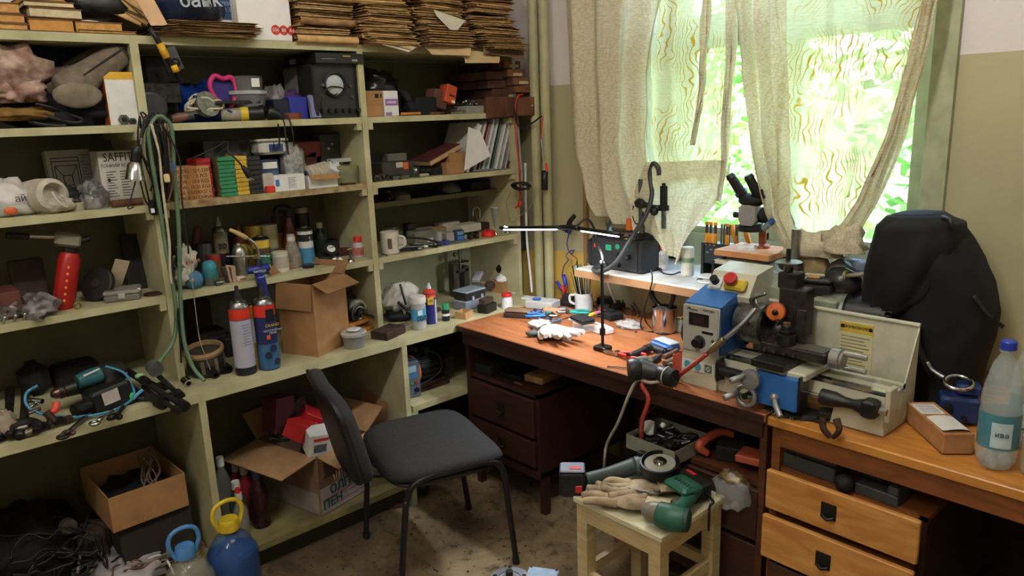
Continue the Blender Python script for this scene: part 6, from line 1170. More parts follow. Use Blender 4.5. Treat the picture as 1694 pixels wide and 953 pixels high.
inb('red box behind the white relay box',-.03,-.02,.37,.10,.09,.07,(.3,.3,.3),REDB); b = inb('red box with a white flower mark tilted beside it',.08,.01,.37,.11,.08,.075,(.2,.6,-.5),REDB); part(b,'flower_mark',MB().cyl((0,-.0402,.0),(0,-.0408,.0),.016),WHT); inb('maroon box standing at the back of the carton',-.02,.12,.41,.10,.08,.14,(0,.15,.1),M((96,44,46),.6)); inb('dark box standing behind the maroon one',.09,.13,.38,.09,.07,.12,(0,-.2,0),M((60,34,34),.7))
b = inb('green circuit board lying in the carton',.135,-.06,.285,.12,.06,.012,(.6,-.25,.1),M((44,92,76),.4,var=.3,sc=60),'circuit board','circuit_board'); part(b,'component',MB().cyl((.045,0,.01),(.045,0,.03),.012),M((190,196,190),.4)); part(b,'component',MB().rbox(-.01,0,.006,.02,.015,.01),BLK)
bm_ = coil((0,0,0),.05,7,.003,12,(1,.5,1)); one('black_wire_coil','coil of black wire at the back left inside the carton','wire',bm_,BLK,P+Matrix.Rotation(RZ+.25,3,'Z') @ V((-.12,.02,.30)),.4,rot=(1.2,0,1))
o = one('black_wire_coil','small tangled black lead hanging on the carton flap','wire',coil((0,0,0),.032,8,.0022,13,(1,.5,1)),BLK,P+Matrix.Rotation(RZ+.25,3,'Z') @ V((.03,-.225,.24)),rot=(1.1,0,1.6))
one('white_plug','tiny white plug hanging from the black lead','plug',MB().cyl((0,0,0),(.008,0,-.02),.005),WHT,P+Matrix.Rotation(RZ+.25,3,'Z') @ V((.045,-.235,.21)))
loose('card_sheet','tan carton flap standing behind the chair',[(.20,-1.03,zE+.20),(.25,-.99,zE+.34),(.42,-.985,zE+.32),(.40,-1.0,zE+.16)],CARD,cat='card',th=.004); loose('card_sheet','small tan board leaning by the divider behind the chair leg',[(.50,-1.03,zE+.004),(.42,-1.0,zE+.11),(.46,-.985,zE+.11),(.555,-1.0,zE+.004)],M((170,140,100),.8),cat='card',th=.008)
# motor on the inner shelf
zM = .452; t = thing('electric_motor','black finned electric motor with an orange ring on the inner shelf','motor',V((.40,-.76,zM)),RZ); MBK = M((34,33,33),.5,.2,var=.25)
ax = (1,.05,0); part(t,'stator',MB().lathe([(.060,-.07),(.063,-.066),(.063,.055),(.060,.06)],24,(0,0,.095),ax),MBK)
fin = MB().box(0,0,.058,.12,.004,.014).mesh('cooling_fin')
for i in range(13): o = part(t,'cooling_fin',fin,MBK); o.location = (0,0,.095); o.rotation_euler = (-2.0+i*.33,0,.05)
part(t,'orange_ring',MB().lathe([(.05,-.082),(.066,-.08),(.066,-.068),(.05,-.066)],26,(0,0,.095),ax),M((214,120,40),.5)); part(t,'fan_cover',MB().lathe([(.055,.07),(.068,.072),(.068,.115),(.05,.12)],24,(0,0,.095),ax),MBK); part(t,'terminal_box',MB().rbox(.01,0,.158,.09,.07,.045,.006),MBK); part(t,'gland',MB().cyl((-.02,-.034,.175),(-.02,-.05,.175),.012),BLK); part(t,'brass_gland',MB().cyl((-.045,-.01,.185),(-.075,-.02,.20),.012),M((150,130,90),.4,.7)); part(t,'base_plate',MB().box(0,0,.004,.19,.12,.012).box(0,-.04,.016,.14,.02,.018).box(0,.04,.016,.14,.02,.018),RUST)
part(t,'lead',MB().tube([(.0,-.05,.175),(.03,-.08,.15),(.03,-.085,.09),(-.03,-.085,.06),(-.09,-.085,.05)],.004,6),BLK)
t = thing('motor_controller','grey blue motor controller with coloured buttons beside the motor','controller',V((.455,-.885,zM)),RZ-.12); part(t,'body',MB().rbox(0,0,0,.085,.06,.165,.005),M((96,104,124),.4)); t['w'],t['h'],t['d'] = .085,.165,.06; face(t,'display',M((150,186,206),.3),.12,.78,.70,.88); face(t,'blue_strip',M((70,130,180),.4),.1,.85,.55,.66)
for i,c in enumerate(((70,150,90),(70,150,90),(186,60,50))): rod(t,'button',M(c,.4),(-.022+.022*i,-.03,.068),(-.022+.022*i,-.034,.068),.008)
rod(t,'knob',BLK,(.02,-.03,.035),(.02,-.042,.035),.011)
bag('paper_bag','pale crumpled paper standing behind the drawer pedestal',V((.40,-.42,zM)),(.05,.04,.09),M((170,160,140),.8),95); boxof('carton','small tan box on the floor under the inner shelf','box',742,775,700,.50,.0,.2,CARD)
# ================================================================ writing desk: corner, lamp, tools
D = lambda u,v,h=0.: on(u,v,zD+.001+h)
def dbox(name,label,cat,u,v,sx,sy,sz,mat,rz=0.,h=0.,b=.003,pn='body'):
    t = thing(name,label,cat,D(u,v,h),rz); part(t,pn,MB().rbox(0,0,0,sx,sy,sz,b),mat); t['w'],t['d'],t['h'] = sx,sy,sz; return t
W = lambda u,v,y: pl(u,v,1,y)
a,b,c,d = W(864,412,-.015),W(986,419,-.015),W(990,489,-.02),W(866,488,-.02)
one('yellow_board','mustard yellow board with a notched corner standing against the wall','board',MB().prism([(a.x,d.z),(c.x+.01,d.z),(c.x+.01,b.z-.035),(c.x-.012,b.z-.035),(c.x-.012,b.z-.018),(c.x-.035,b.z-.018),(c.x-.035,b.z),(a.x,a.z)],.008,(0,-.012,0)),M((206,172,88),.6,var=.06,sc=6))
t = dbox('brown_case','brown plastic case with a scuffed lid at the desk corner','case',858,524,.125,.055,.022,M((60,48,40),.5),.45); part(t,'lid',MB().rbox(0,0,.0225,.123,.054,.014,.006),M((134,106,82),.5,var=.2))
t = dbox('clear_box','frosted plastic box with a blue clip lying in it','box',898,508,.14,.09,.035,FROST,.3); part(t,'blue_clip',MB().rbox(-.02,-.02,.036,.04,.018,.012,.004,(0,0,.3)),M((52,92,170),.4))
dbox('sanding_block','tan orange sanding block among the tools','block',914,519,.085,.045,.024,M((206,150,112),.8,var=.15,sc=40),.35)
dbox('white_tray','white folded card behind the frosted box','card',880,496,.10,.05,.012,WHT,.2)
def screwdriver(label,a,b,hr,hc,sr=.0028,frac=.45,tip=CHROME,name='screwdriver',cat='screwdriver'):
    A,B = V(a),V(b); m = A.lerp(B,frac); t = thing(name,label,cat); d = (B-A).normalized()
    part(t,'grip',MB().lathe([(hr*.7,0),(hr,.006),(hr*.85,(m-A).length*.5),(hr,(m-A).length*.8),(hr*.5,(m-A).length)],10,A,d),M(hc,.4)); part(t,'shank',MB().cyl(m,B,sr),tip); return t
for i,(u0,v0,u1,v1,c) in enumerate(((905,519,930,508,(52,150,146)),(884,512,898,522,(40,60,130)),(890,526,915,516,(60,110,170)),(903,531,925,519,(56,60,70)),(912,533,950,524,(84,100,120)),(926,512,945,510,(150,176,190)),(880,505,894,509,(206,160,60)),(898,534,922,528,(170,174,180)))):
    screwdriver(('teal handled screwdriver on the tool pile','navy handled screwdriver near the brown case','blue handled screwdriver under the teal one','dark handled screwdriver at the front of the pile','grey blue driver pointing to the black wallet','pale handled scraper beside the sanding block','small yellow handled driver behind the tool pile','steel scriber lying foremost of the pile')[i],D(u0,v0,.012+.004*(i % 3)),D(u1,v1,.008+.005*(i % 2)),.008,c)
def pliers(label,P,ang,hc,s_=1.,steel=STEEL,name='pliers',op=.16):
    t = thing(name,label,'pliers',P,ang); 
    part(t,'jaws',MB().rbox(.035*s_,0,.002,.05*s_,.014*s_,.010,.003).lathe([(.012*s_,0),(.012*s_,.014)],16),steel)
    for k in (-1,1): part(t,'grip',MB().tube([(-.004*s_,k*.004*s_,.008),(-.04*s_,k*(.012+.04*op)*s_,.009),(-.075*s_,k*(.016+.09*op)*s_,.009),(-.115*s_,k*(.010+.10*op)*s_,.008)],[.006*s_,.008*s_,.008*s_,.0075*s_],8,4),M(hc,.4))
    return t
pliers('pliers with bright blue handles in the tool pile',D(905,525,.018),.6,(46,110,176),.8); pliers('pliers with teal blue handles behind the tool pile',D(940,519,.02),-2.4,(40,150,140),.8); pliers('steel cutters with grey blue handles lying near the brown case',D(896,517,.012),2.2,(96,116,140),.7)
t = thing('wood_ring','small wooden ring lying at the front of the tool pile','ring',D(878,525)); part(t,'ring',MB().lathe([(.008,0),(.016,0),(.016,.006),(.008,.006),(.008,0)],18,caps=False),M((190,150,110),.6))
kt = random.Random(15)
for i in range(14):
    u,v = kt.uniform(884,985),kt.uniform(505,530); A = D(u,v,.006+.012*kt.random()); a_ = kt.uniform(-.5,.9); B = A+V((math.cos(a_),math.sin(a_),kt.uniform(-.05,.05)))*kt.uniform(.06,.11)
    one('thin_tool','thin metal tool strewn between the enamel mug and the brown case','tool',MB().cyl(A,B,kt.uniform(.003,.006),.003,8),(STEEL,DSTEEL,M((70,96,120),.4),M((150,130,110),.6),WHT,M((44,130,140),.4))[i % 6],group='thin tools strewn by the mug')
for i,(u,v,r) in enumerate(((940,497,.012),(1000,515,.014),(1024,512,.012))): one('adapter_block',('dark adapter lying behind the enamel mug','dark adapter among cables by the multimeter','black adapter nearest the metal cup')[i],'adapter',MB().rbox(0,0,0,.055,.04,.03,.005),(M((50,50,56),.5),BLK,BLKM)[i],D(u,v,.0),.4*i)
screwdriver('yellow and pink marker lying behind the black wallet',D(975,522,.03),D(992,516,.03),.008,(220,206,70),.007,.5,M((206,130,150),.5),'marker','marker'); cable('white cable dropping from the sill to the desk behind the mug',[W(1003,452,-.29),W(1008,475,-.2),W(1018,500,-.1)],.006,WHT)
# cup full of files
P = D(966,514); t = thing('mug','white enamel mug crammed with needle files and tweezers','mug',P,0); part(t,'cup',MB().lathe([(.036,0),(.040,.004),(.040,.085),(.037,.085),(.035,.01),(0,.008)],24,caps=False),M((206,206,204),.3)); part(t,'handle',MB().tube([(-.035,-.01,.07),(-.065,-.02,.065),(-.064,-.02,.035),(-.034,-.01,.025)],.006,8),M((206,206,204),.3))
kf = random.Random(8)
for i in range(30):
    a_ = kf.uniform(0,6.28); r0 = .026*kf.random()**.5; ln = kf.uniform(.15,.235); k = .6; A = P+V((r0*math.cos(a_),r0*math.sin(a_),.02)); B = P+V((r0*math.cos(a_)*2.6-.02,r0*math.sin(a_)*2.2,ln))
    one('needle_file','thin file or tweezers standing in the white enamel mug','file',MB().cyl(A,B,.0026,.0012+.0016*(i % 2),6),(STEEL,DSTEEL,CHROME,M((170,160,140),.5),IRON)[i % 5],group='files standing in the enamel mug')
screwdriver('toothbrush-like tool with pale teal handle standing in the mug',P+V((-.03,.0,.10)),P+V((-.055,.01,.20)),.006,(120,196,200),.005,.5,M((130,200,204),.4),'brush','brush')
t = dbox('clear_tub','clear plastic tub carrying the black wallet','tub',966,545,.085,.06,.030,CLEARP,-.2); t2 = thing('black_wallet','black folded leather case lying on the clear tub','case',D(964,531,.033),-.3); part(t2,'lower_flap',MB().rbox(0,0,0,.105,.065,.008,.003),BLKM); part(t2,'upper_flap',MB().rbox(0,0,.009,.104,.064,.008,.003,(.04,0,0)),BLKM)
t = dbox('small_white_box','small white box before the lamp pole','box',999,549,.08,.05,.022,WHT,-.35); part(t,'blue_patch',MB().box(.008,0,.0222,.02,.014,.0008),M((120,170,190),.5))
t = dbox('multimeter','black and red multimeter lying behind the lamp pole','instrument',1008,525,.12,.07,.028,BLKM,-.3); part(t,'red_button',MB().rbox(-.03,-.02,.028,.05,.016,.008,.003),M((150,40,40),.4)); part(t,'dial',MB().cyl((.01,.01,.028),(.01,.01,.034),.014),BLK)
bag('clear_packet','clear film packet crumpled on the desk behind the pliers',D(1040,541),(.055,.04,.018),M((206,204,200),.15,alpha=.5),101,.5,cat='packet'); dbox('plug_block','black charger block among the cables behind the mug','charger',1000,505,.06,.05,.04,BLK,.3); dbox('black_case','black flat case behind the enamel mug','case',938,504,.09,.06,.02,BLKM,.2)
for i,pts in enumerate((((985,500),(1010,485),(1035,488),(1050,505),(1055,522)),((975,498),(1000,478),(1020,482),(1030,500),(1010,512)),((990,510),(1015,498),(1040,502),(1050,515)),((980,490),(990,478),(1012,492),(1040,520)))):
    cable(('grey cable arching behind the multimeter','black cable looped behind the multimeter','black cable lying over the multimeter','thin black cable ending near the clear packet')[i],[D(u,v,.01+.02*(k % 2)) for k,(u,v) in enumerate(pts)],.0035,(M((96,96,98),.5),BLK,BLK,BLK)[i])
dbox('eraser','tiny dark chip lying alone on the desk','chip',1052,550,.012,.006,.004,BLK,.9); one('paper_scrap','torn clear film scrap lying before the metal cup','scrap',MB().lump((0,0,.003),(.03,.02,.004),4,.4,3,14,.8),M((196,180,170),.2,alpha=.5),D(990,550))
# white gloves
G1 = (M((206,200,192),.95,var=.1,sc=60,bump=.3),M((190,184,174),.95,var=.12,sc=80,bump=.3))
t = thing('work_glove','white cotton work glove lying flat on top, fingers towards the lamp','glove',D(912,549,.02),-1.75); glove(t,G1,1.12,.02,3)
t = thing('work_glove','white glove underneath with a dark folded cuff','glove',D(900,549,.001),-2.05); glove(t,G1,1.12,.02,5,flip=-1); part(t,'dark_fold',MB().lump((.06,.04,.012),(.03,.02,.012),6,.3,3,14,.8),M((84,84,84),.9))
# led lamp on a steel pole
t = thing('desk_lamp','black two-bar LED lamp on a thin pole with a square base','lamp'); B0 = D(997,579); zl = W(992,388,B0.y).z; zp = W(995,434,B0.y).z
part(t,'base',MB().rbox(B0.x,B0.y,B0.z,.055,.05,.018,.003),DSTEEL); part(t,'pole',MB().cyl(B0+V((0,0,.018)),V((B0.x,B0.y,zp)),.006),M((60,60,62),.35,.8)); part(t,'white_top',MB().ball(V((B0.x,B0.y,zp)),.009,10),WHT); part(t,'collar',MB().cyl(B0+V((0,0,.06)),B0+V((0,0,.085)),.011),BLK)
yb = B0.y+.02; q0,q1,q2,q3 = W(828,377,yb+.10),W(928,376,yb+.02),W(958,378,yb),W(1028,388,yb-.02)
part(t,'gooseneck',MB().tube([V((B0.x,B0.y,zp-.03)),V((B0.x-.012,B0.y+.015,zp+.02)),W(987,400,yb+.16),W(982,376,yb+.16),W(970,362,yb+.12),W(955,374,yb)],.005,8),BLK); part(t,'joint',MB().tube([q1,W(944,376,yb),q2],.010,10,2),BLK)
for a_,b_,nm in ((q0,q1,'longer'),(q2,q3,'shorter')):
    hb = part(t,'light_bar',MB().tube([a_,a_.lerp(b_,.5),b_],.0075,8,1),BLK); part(hb,'led_strip',MB().tube([a_.lerp(b_,.06)+V((0,0,-.007)),b_.lerp(a_,.06)+V((0,0,-.007))],.0045,8,1),M((245,248,255),.4,var=.01,emit=6.))
    m_ = a_.lerp(b_,.5); dv = b_-a_; area('led_light',m_+V((0,0,-.014)),(dv.length*.85,.012),LED_W,(.94,.97,1.),(0,0,math.atan2(dv.y,dv.x)),spread=PI*.95)
part(t,'tip',MB().ball(q3,.010,10),BLK)
t = thing('test_clip','black and blue spring clip hanging on the wall beside the lamp bars','clip'); part(t,'jaw',MB().tube([W(936,384,-.06),W(942,368,-.07),W(951,356,-.06)],[.006,.012,.010],8,3),BLK); part(t,'blue_grip',MB().tube([W(932,380,-.07),W(938,376,-.075)],.009,8,1),M((44,54,150),.4)); part(t,'blue_grip',MB().tube([W(941,386,-.07),W(946,372,-.075)],.009,8,1),M((44,54,150),.4))
t = thing('test_clip','red and blue test clip hanging on its twisted wire before the yellow board','clip'); part(t,'wire',MB().tube([W(941,386,-.07),W(938,405,-.06),W(944,420,-.06),W(950,414,-.06),W(942,416,-.05),W(936,424,-.06),(W(940,430,-.06)),W(933,440,-.06),W(930,455,-.06)],.0028,6),M((60,60,130),.4)); part(t,'blue_arm',MB().tube([W(932,455,-.06),W(935,466,-.065),W(936,474,-.065)],.010,8,2),M((48,58,170),.4)); part(t,'blue_arm',MB().tube([W(921,466,-.06),W(927,474,-.065),W(930,480,-.065)],.008,8,2),M((48,58,170),.4)); part(t,'red_jaw',MB().tube([W(929,472,-.065),W(934,484,-.065),W(937,472,-.065)],.007,8,3),M((206,50,40),.4)); part(t,'red_tip',MB().tube([W(920,465,-.06),W(921,469,-.06)],.009,8,1),M((206,50,40),.4))
cable('thin dark wire curling down over the yellow board',[W(944,420,-.055),W(955,430,-.05),W(950,445,-.05),W(958,452,-.05)],.0018,M((90,80,60),.5))
cable('white cable hanging down the bookcase end to the desk',[W(869,270,-.10),W(870,340,-.10),W(872,400,-.10),W(877,450,-.10),W(880,484,-.12)],.006,M((226,226,226),.4))
one('wall_bracket','dark socket box on the bookcase end behind the white cable','socket',MB().rbox(0,0,-.06,.03,.05,.11,.006),BLKM,W(866,393,-.09)); S.objects['wall_bracket'].name = 'wall_socket'
cable('red probe wire draped over the wooden tray and down',[V((.50,-.19,1.73)),V((.47,-.19,1.728)),W(858,158,-.2),W(853,170,-.22),W(852,200,-.2),W(855,240,-.2),W(860,290,-.18),W(860,320,-.18),W(858,338,-.18)],.004,M((196,62,44),.4)); cable('black probe wire draped over the wooden tray',[W(852,158,-.21),W(850,175,-.22),W(856,205,-.2),W(866,212,-.16),W(880,204,-.12),W(896,192,-.12)],.004,BLK)
one('probe','red angled probe plug at the end of the red wire','probe',MB().tube([W(859,332,-.18),W(861,338,-.18),W(852,344,-.18)],[.006,.008,.004],8),M((206,60,40),.4)); cable('red wire hanging in front of the riser pipes',[W(898,192,-.12),W(896,215,-.12),W(895,230,-.12)],.003,M((196,62,44),.4)); t = thing('probe','silver and red probe with black grip hanging before the pipes','probe'); part(t,'tip',MB().cyl(W(895,230,-.12),W(900,268,-.12),.004),CHROME); part(t,'red_ring',MB().cyl(W(903,270,-.12),W(905,284,-.12),.006),M((206,60,40),.4)); part(t,'grip',MB().tube([W(901,282,-.12),W(901,314,-.12)],.016,10,1),BLK)
one('black_wire_coil','coil of black cable hanging at the bookcase end','cable',coil((0,0,0),.05,8,.004,21,(1,.3,1.15),jit=.12).xf((PI/2,0,0)),BLK,W(862,308,-.19)); cable('pale thin wire looping below the black cable coil',[W(845,318,-.18),W(838,335,-.17),W(842,360,-.17),W(848,368,-.17),W(862,356,-.17),(W(878,340,-.17)),W(882,318,-.17),W(878,300,-.17)],.002,M((150,140,110),.5)); cable('grey cable running down behind the red wire',[W(856,190,-.12),W(860,250,-.12),W(864,300,-.12)],.005,M((150,150,144),.5))
# right end of the writing desk: pliers, grinder body, small tools
pliers('pliers with red handles and bright jaws at the desk front edge',D(1021,587,.004),3.35,(196,44,36),.95,CHROME)
t = thing('die_grinder','dark tubular pistol tool with steel collar behind the red pliers','tool'); part(t,'barrel',MB().tube([D(1040,590,.016),D(1055,584,.016),D(1072,576,.018)],[.013,.013,.013],12,2),M((62,54,52),.4,.4)); part(t,'collar',MB().cyl(D(1068,578,.018),D(1075,575,.018),.016),STEEL); part(t,'bore',MB().cyl(D(1040,590,.016),D(1039.5,590.3,.016),.009),BLK)
t = thing('engraver_body','big black angled power tool body with grey patches at the desk edge','power tool'); T1,T2,T3,T4 = D(1040,612,.036),D(1060,610,.038),D(1090,617,.032),D(1116,626,.030)
part(t,'head',MB().lathe([(.034,0),(.038,.01),(.036,.035),(.028,.05)],20,T1,(T2-T1)),BLK); part(t,'body',MB().tube([T2,T2.lerp(T3,.5),T3,T3.lerp(T4,.5)],[.034,.028,.026,.028],16),M((44,44,46),.45,var=.2)); part(t,'grey_cover',MB().tube([D(1052,600,.052),D(1068,598,.05),D(1080,602,.045)],[.018,.020,.012],10),M((120,120,100),.6,var=.3)); part(t,'end_cap',MB().cyl(T3.lerp(T4,.45),T4,.031,.029,18),BLKM); part(t,'wire_ring',MB().lathe([(.0315,0),(.0315,.004)],20,T3.lerp(T4,.5),(T4-T3),caps=False),M((196,196,190),.4)); part(t,'side_stub',MB().cyl(D(1078,600,.04),D(1088,594,.036),.014),BLK)
one('steel_ruler','short bright steel strip sticking out beyond the desk edge','strip',MB().box(0,0,0,.075,.012,.004),CHROME,D(1022,609),.45); dbox('white_eraser','white eraser behind the black tool body','eraser',1088,597,.03,.02,.010,WHT,-.3)
t = dbox('blue_case','blue and white flat plastic case beside the lathe headstock','case',1100,574,.10,.065,.018,M((44,96,170),.35),-.25); part(t,'white_top',MB().rbox(.0,.008,.0182,.096,.046,.008,.003),M((186,196,206),.3))
for i,(u0,v0,u1,v1,c,r) in enumerate(((1082,576,1100,582,(44,42,44),.014),(1092,584,1112,578,(92,92,104),.009),(1098,590,1120,580,(120,96,84),.009),(1100,602,1120,592,(110,92,76),.012),(1104,608,1122,602,(46,42,40),.014),(1076,594,1094,588,(66,52,46),.006))):
    t = thing('hand_tool',('black knob beside the blue case','grey handle lying under the blue case','brown wooden handle beside the headstock','grey brown handle second in front of headstock','dark handle touching the black tool body','thin dark blade pointing to the black body')[i],'tool'); part(t,'handle',MB().tube([D(u0,v0,r),D((u0+u1)/2,(v0+v1)/2,r*1.1),D(u1,v1,r)],[r,r*.8,r],10,3),M(c,.6)); part(t,'end',MB().ball(D(u1,v1,r),r*.9,8),DSTEEL)
one('yellow_cap','small yellow plug by the headstock corner','plug',MB().lathe([(.004,-.006),(.010,-.005),(.010,.006),(.004,.007)],12,(0,0,0),(-.3,-1,.1)),M((226,176,50),.4),D(1111,604,.016)).name = 'yellow_plug'; one('orange_sleeve','orange red flat tool standing against the headstock side','tool',MB().rbox(0,0,0,.012,.05,.085,.004),M((196,76,46),.5),D(1121,622))
# metal cup and tweezers
P = D(1099,548); t = thing('metal_cup','shiny steel cup with wires in it beside the headstock','cup',P); part(t,'cup',MB().lathe([(.046,0),(.05,.004),(.052,.10),(.050,.102),(.047,.006),(0,.005)],28,caps=False),CHROME); part(t,'contents',MB().lump((0,0,.085),(.04,.04,.02),4,.4,4,18,.6),M((96,90,84),.5,.3,var=.4,sc=60))
t = thing('hot_tweezers','black soldering tweezers standing arched in the steel cup','tweezers'); part(t,'arm',MB().tube([P+V((-.02,0,.10)),W(1079,490,P.y),W(1082,468,P.y),W(1098,462,P.y)],[.009,.011,.006,.005],10),BLK); part(t,'arm',MB().tube([W(1098,462,P.y),W(1112,470,P.y),W(1114,490,P.y),P+V((.025,0,.10))],[.005,.006,.010,.008],10),BLK)
cable('black cable looping round the steel cup',[W(1082,470,P.y),W(1072,490,P.y-.01),W(1066,515,P.y-.03),D(1070,535,.004),D(1090,552,.004),D(1112,550,.004),D(1122,540,.01)],.003,BLK); cable('black cable hanging from the sill past the steel cup',[W(1077,445,-.29),W(1078,470,-.30),W(1062,520,-.25),D(1062,545,.003),D(1080,549,.003)],.003,BLK)
dbox('yellow_note','yellow sponge block beside the steel cup','sponge',1124,512,.03,.03,.01,M((214,200,120),.8),.2,.09).location.z = zD+.055; dbox('grey_block','grey block under the yellow sponge','block',1124,512,.05,.05,.053,M((130,128,116),.6),.2).location = S.objects['yellow_note'].location+V((0,0,-.054))

# ================================================================ window sill
Q = lambda u,v,h=0.: on(u,v,SILL+.001+h)
t = thing('hot_air_station','black hot air soldering station with green display on the sill','instrument',V((1.075,-.13,SILL+.001)),0); w_,d_,h_ = .27,.19,.135
part(t,'case',MB().rbox(0,0,.004,w_,d_,h_,.005),M((30,30,31),.45,var=.15)); part(t,'front_panel',MB().box(.01,-d_/2-.002,.01,w_-.06,.004,h_-.015),M((40,40,42),.4)); part(t,'display',MB().box(-.035,-d_/2-.0045,.085,.03,.002,.024),M((40,130,100),.3,var=.05,emit=.5)); part(t,'side_foot',MB().rbox(-w_/2-.02,0,0,.04,d_*.9,h_*.9,.012),BLKM)
for x in (.015,.06): rod(t,'green_ring',M((40,130,96),.4),(x,-d_/2-.004,.105),(x,-d_/2-.008,.105),.012)
for x,z in ((.02,.07),(.075,.068),(.02,.03)): rod(t,'knob',BLK,(x,-d_/2-.004,z),(x,-d_/2-.02,z),.011,.009)
rod(t,'knob_cap',STEEL,(.075,-d_/2-.02,.068),(.075,-d_/2-.022,.068),.006); part(t,'red_switch',MB().box(-.11,-d_/2-.004,.09,.010,.004,.016),M((190,60,50),.4)); 
part(t,'hose',MB().tube([V((-.045,-d_/2-.005,.02)),V((-.07,-d_/2-.06,.01)),V((.0,-d_/2-.10,.012)),V((.08,-.19,.06)),V((.125,-.16,.15)),V((.155,-.10,.24)),V((.15,-.05,.32)),V((.125,-.03,.40)),V((.14,-.03,.445)),V((.165,-.03,.43)),V((.17,-.03,.40))],.0095,10),M((52,54,56),.5))
zt = SILL+.141; t = thing('hot_air_gun','black hot air handle held upright in a clamp above the station','tool'); y_ = -.16; part(t,'grip',MB().cyl(W(1098,308,y_),W(1098,340,y_),.015),BLKM); part(t,'collar',MB().cyl(W(1098,340,y_),W(1098,348,y_),.022),BLK); part(t,'tube',MB().cyl(W(1098,348,y_),W(1098,378,y_),.010),STEEL); part(t,'top_cap',MB().cyl(W(1098,303,y_),W(1098,309,y_),.008),BLK)
t = thing('clamp_stand','dark steel column stand with a black side clamp behind the station','stand'); c0 = W(1062,372,-.15); part(t,'column',MB().cyl(V((c0.x,-.15,zt)),W(1061,296,-.15),.013),M((104,102,98),.4,.7)); part(t,'clamp',MB().lump(W(1062,336,-.16),(.035,.025,.02),4,.2,2,16,2),BLK); part(t,'arm',MB().tube([W(1062,336,-.17),W(1078,343,-.17),W(1092,344,-.165)],.012,8,2),BLK); part(t,'arm_knob',MB().ball(W(1082,350,-.18),.018,10),BLK); part(t,'foot',MB().lathe([(.055,0),(.055,.012),(.02,.02)],20,(c0.x,-.15,zt)),BLKM); part(t,'wire',MB().tube([W(1048,340,-.17),W(1046,355,-.17),W(1052,370,-.18),W(1062,366,-.18),W(1064,350,-.18)],.0025,6),BLK)
one('steel_rail','rusty brown steel channel lying across the station top','rail',MB().rbox(0,0,0,.17,.05,.018,.003).rbox(0,.018,.018,.17,.012,.012,.002),M((110,92,80),.5,.4,var=.3),V((1.09,-.165,zt)),.35)
P = W(1041,388,-.17); one('orange_cup','orange plastic cap standing on the steel channel','cap',MB().lathe([(.016,0),(.012,.045),(.010,.046)],18),M((226,110,36),.45),V((P.x,-.17,zt+.031))).name = 'orange_beaker'
one('lamp_bulb','small metal bulb base standing on the station','bulb',MB().lathe([(.010,0),(.012,.01),(.008,.03),(.013,.045),(.011,.06)],14),STEEL,V((.99,-.17,zt))); one('blue_vial','little blue vial with white cap by the orange cap','vial',MB().lathe([(.014,0),(.014,.02),(.006,.028),(.006,.04)],14),M((120,176,210),.3),V((1.03,-.205,zt))); one('yellow_sticker','yellow note stuck on the station top edge','note',MB().box(0,0,0,.045,.02,.001),M((206,190,70),.6),V((1.14,-.215,zt)))
P = Q(1096,446); vial('white flux bottle with a red cap on the sill',P,.024,.115,M((200,194,188),.4,var=.12),M((196,44,40),.4),neck=.6,caph=.26,nk=.70,label_c=M((176,170,164),.5,var=.2,sc=40))
P = Q(1137,455); t = thing('cream_jar','tall white jar with a green band on the sill','jar',P); part(t,'body',MB().lathe([(.025,0),(.026,.003),(.026,.05),(.026,.108),(.023,.115)],20),M((206,206,190),.4)); part(t,'green_band',MB().lathe([(.0265,.055),(.0265,.074)],20,caps=False),M((120,144,110),.4))
# screwdriver rack
t = thing('screwdriver_rack','black slotted screwdriver rack standing on the sill','rack',V((1.50,-.085,SILL+.001))); part(t,'shelf',MB().box(0,0,.135,.17,.05,.006),BLK); part(t,'back',MB().box(0,.022,.01,.17,.006,.13),BLK); part(t,'front',MB().box(0,-.018,.06,.17,.006,.078),M((40,42,46),.4)); part(t,'feet',MB().box(-.08,0,0,.012,.05,.136).box(.08,0,0,.012,.05,.136),BLK)['kind'] = 'stuff'
for i in range(8): part(t,'printed_mark',MB().box(-.06+.017*i,-.0215,.10+.012*(i % 2),.010,.001,.006),M((120,124,130),.6))
for i,x in enumerate((-.068,-.050,-.030,.022,.062)):
    c = ((226,152,40),(226,152,40),(226,152,40),(220,150,44),(150,100,56))[i]; s_ = thing('screwdriver',('orange handled screwdriver first in the rack','orange handled screwdriver second in the rack','orange handled screwdriver third in the rack','orange handled screwdriver standing apart in the rack','brown handled screwdriver at the rack end')[i],'screwdriver',V((1.50+x,-.10,SILL+.13))); part(s_,'grip',MB().lathe([(.006,0),(.008,.006),(.0075,.045),(.005,.05)],12),M(c,.4)); part(s_,'dark_band',MB().lathe([(.006,.05),(.006,.082)],10),M((70,66,60),.4)); part(s_,'end_cap',MB().lathe([(.0075,.082),(.0075,.094)],10),M(c,.4))
for i in range(4): one('driver_bit','slim dark driver standing between the orange ones in the rack','screwdriver',MB().cyl((0,0,0),(0,0,.075),.004),M((96,80,64),.5),V((1.488+.011*i,-.085,SILL+.142)),group='dark drivers in the rack')
t = thing('solder_reel','flat white plastic reel lying before the screwdriver rack','reel',Q(1172,466)); part(t,'flange',MB().lathe([(.040,0),(.042,.003),(.040,.006)],24),WHT); part(t,'hub',MB().lathe([(.02,.006),(.02,.02)],18),M((190,190,186),.4)); part(t,'flange',MB().lathe([(.038,.02),(.038,.025)],24),WHT); one('coin','small dark cap lying before the white reel','cap',MB().lathe([(.012,0),(.012,.007)],14),BLK,Q(1158,464)); one('white_wedge','white plastic wedge standing behind the reel','wedge',MB().prism([(-.01,0),(.012,0),(.016,.06),(.004,.06)],.02),WHT,Q(1186,455)+V((.01,.02,0)))
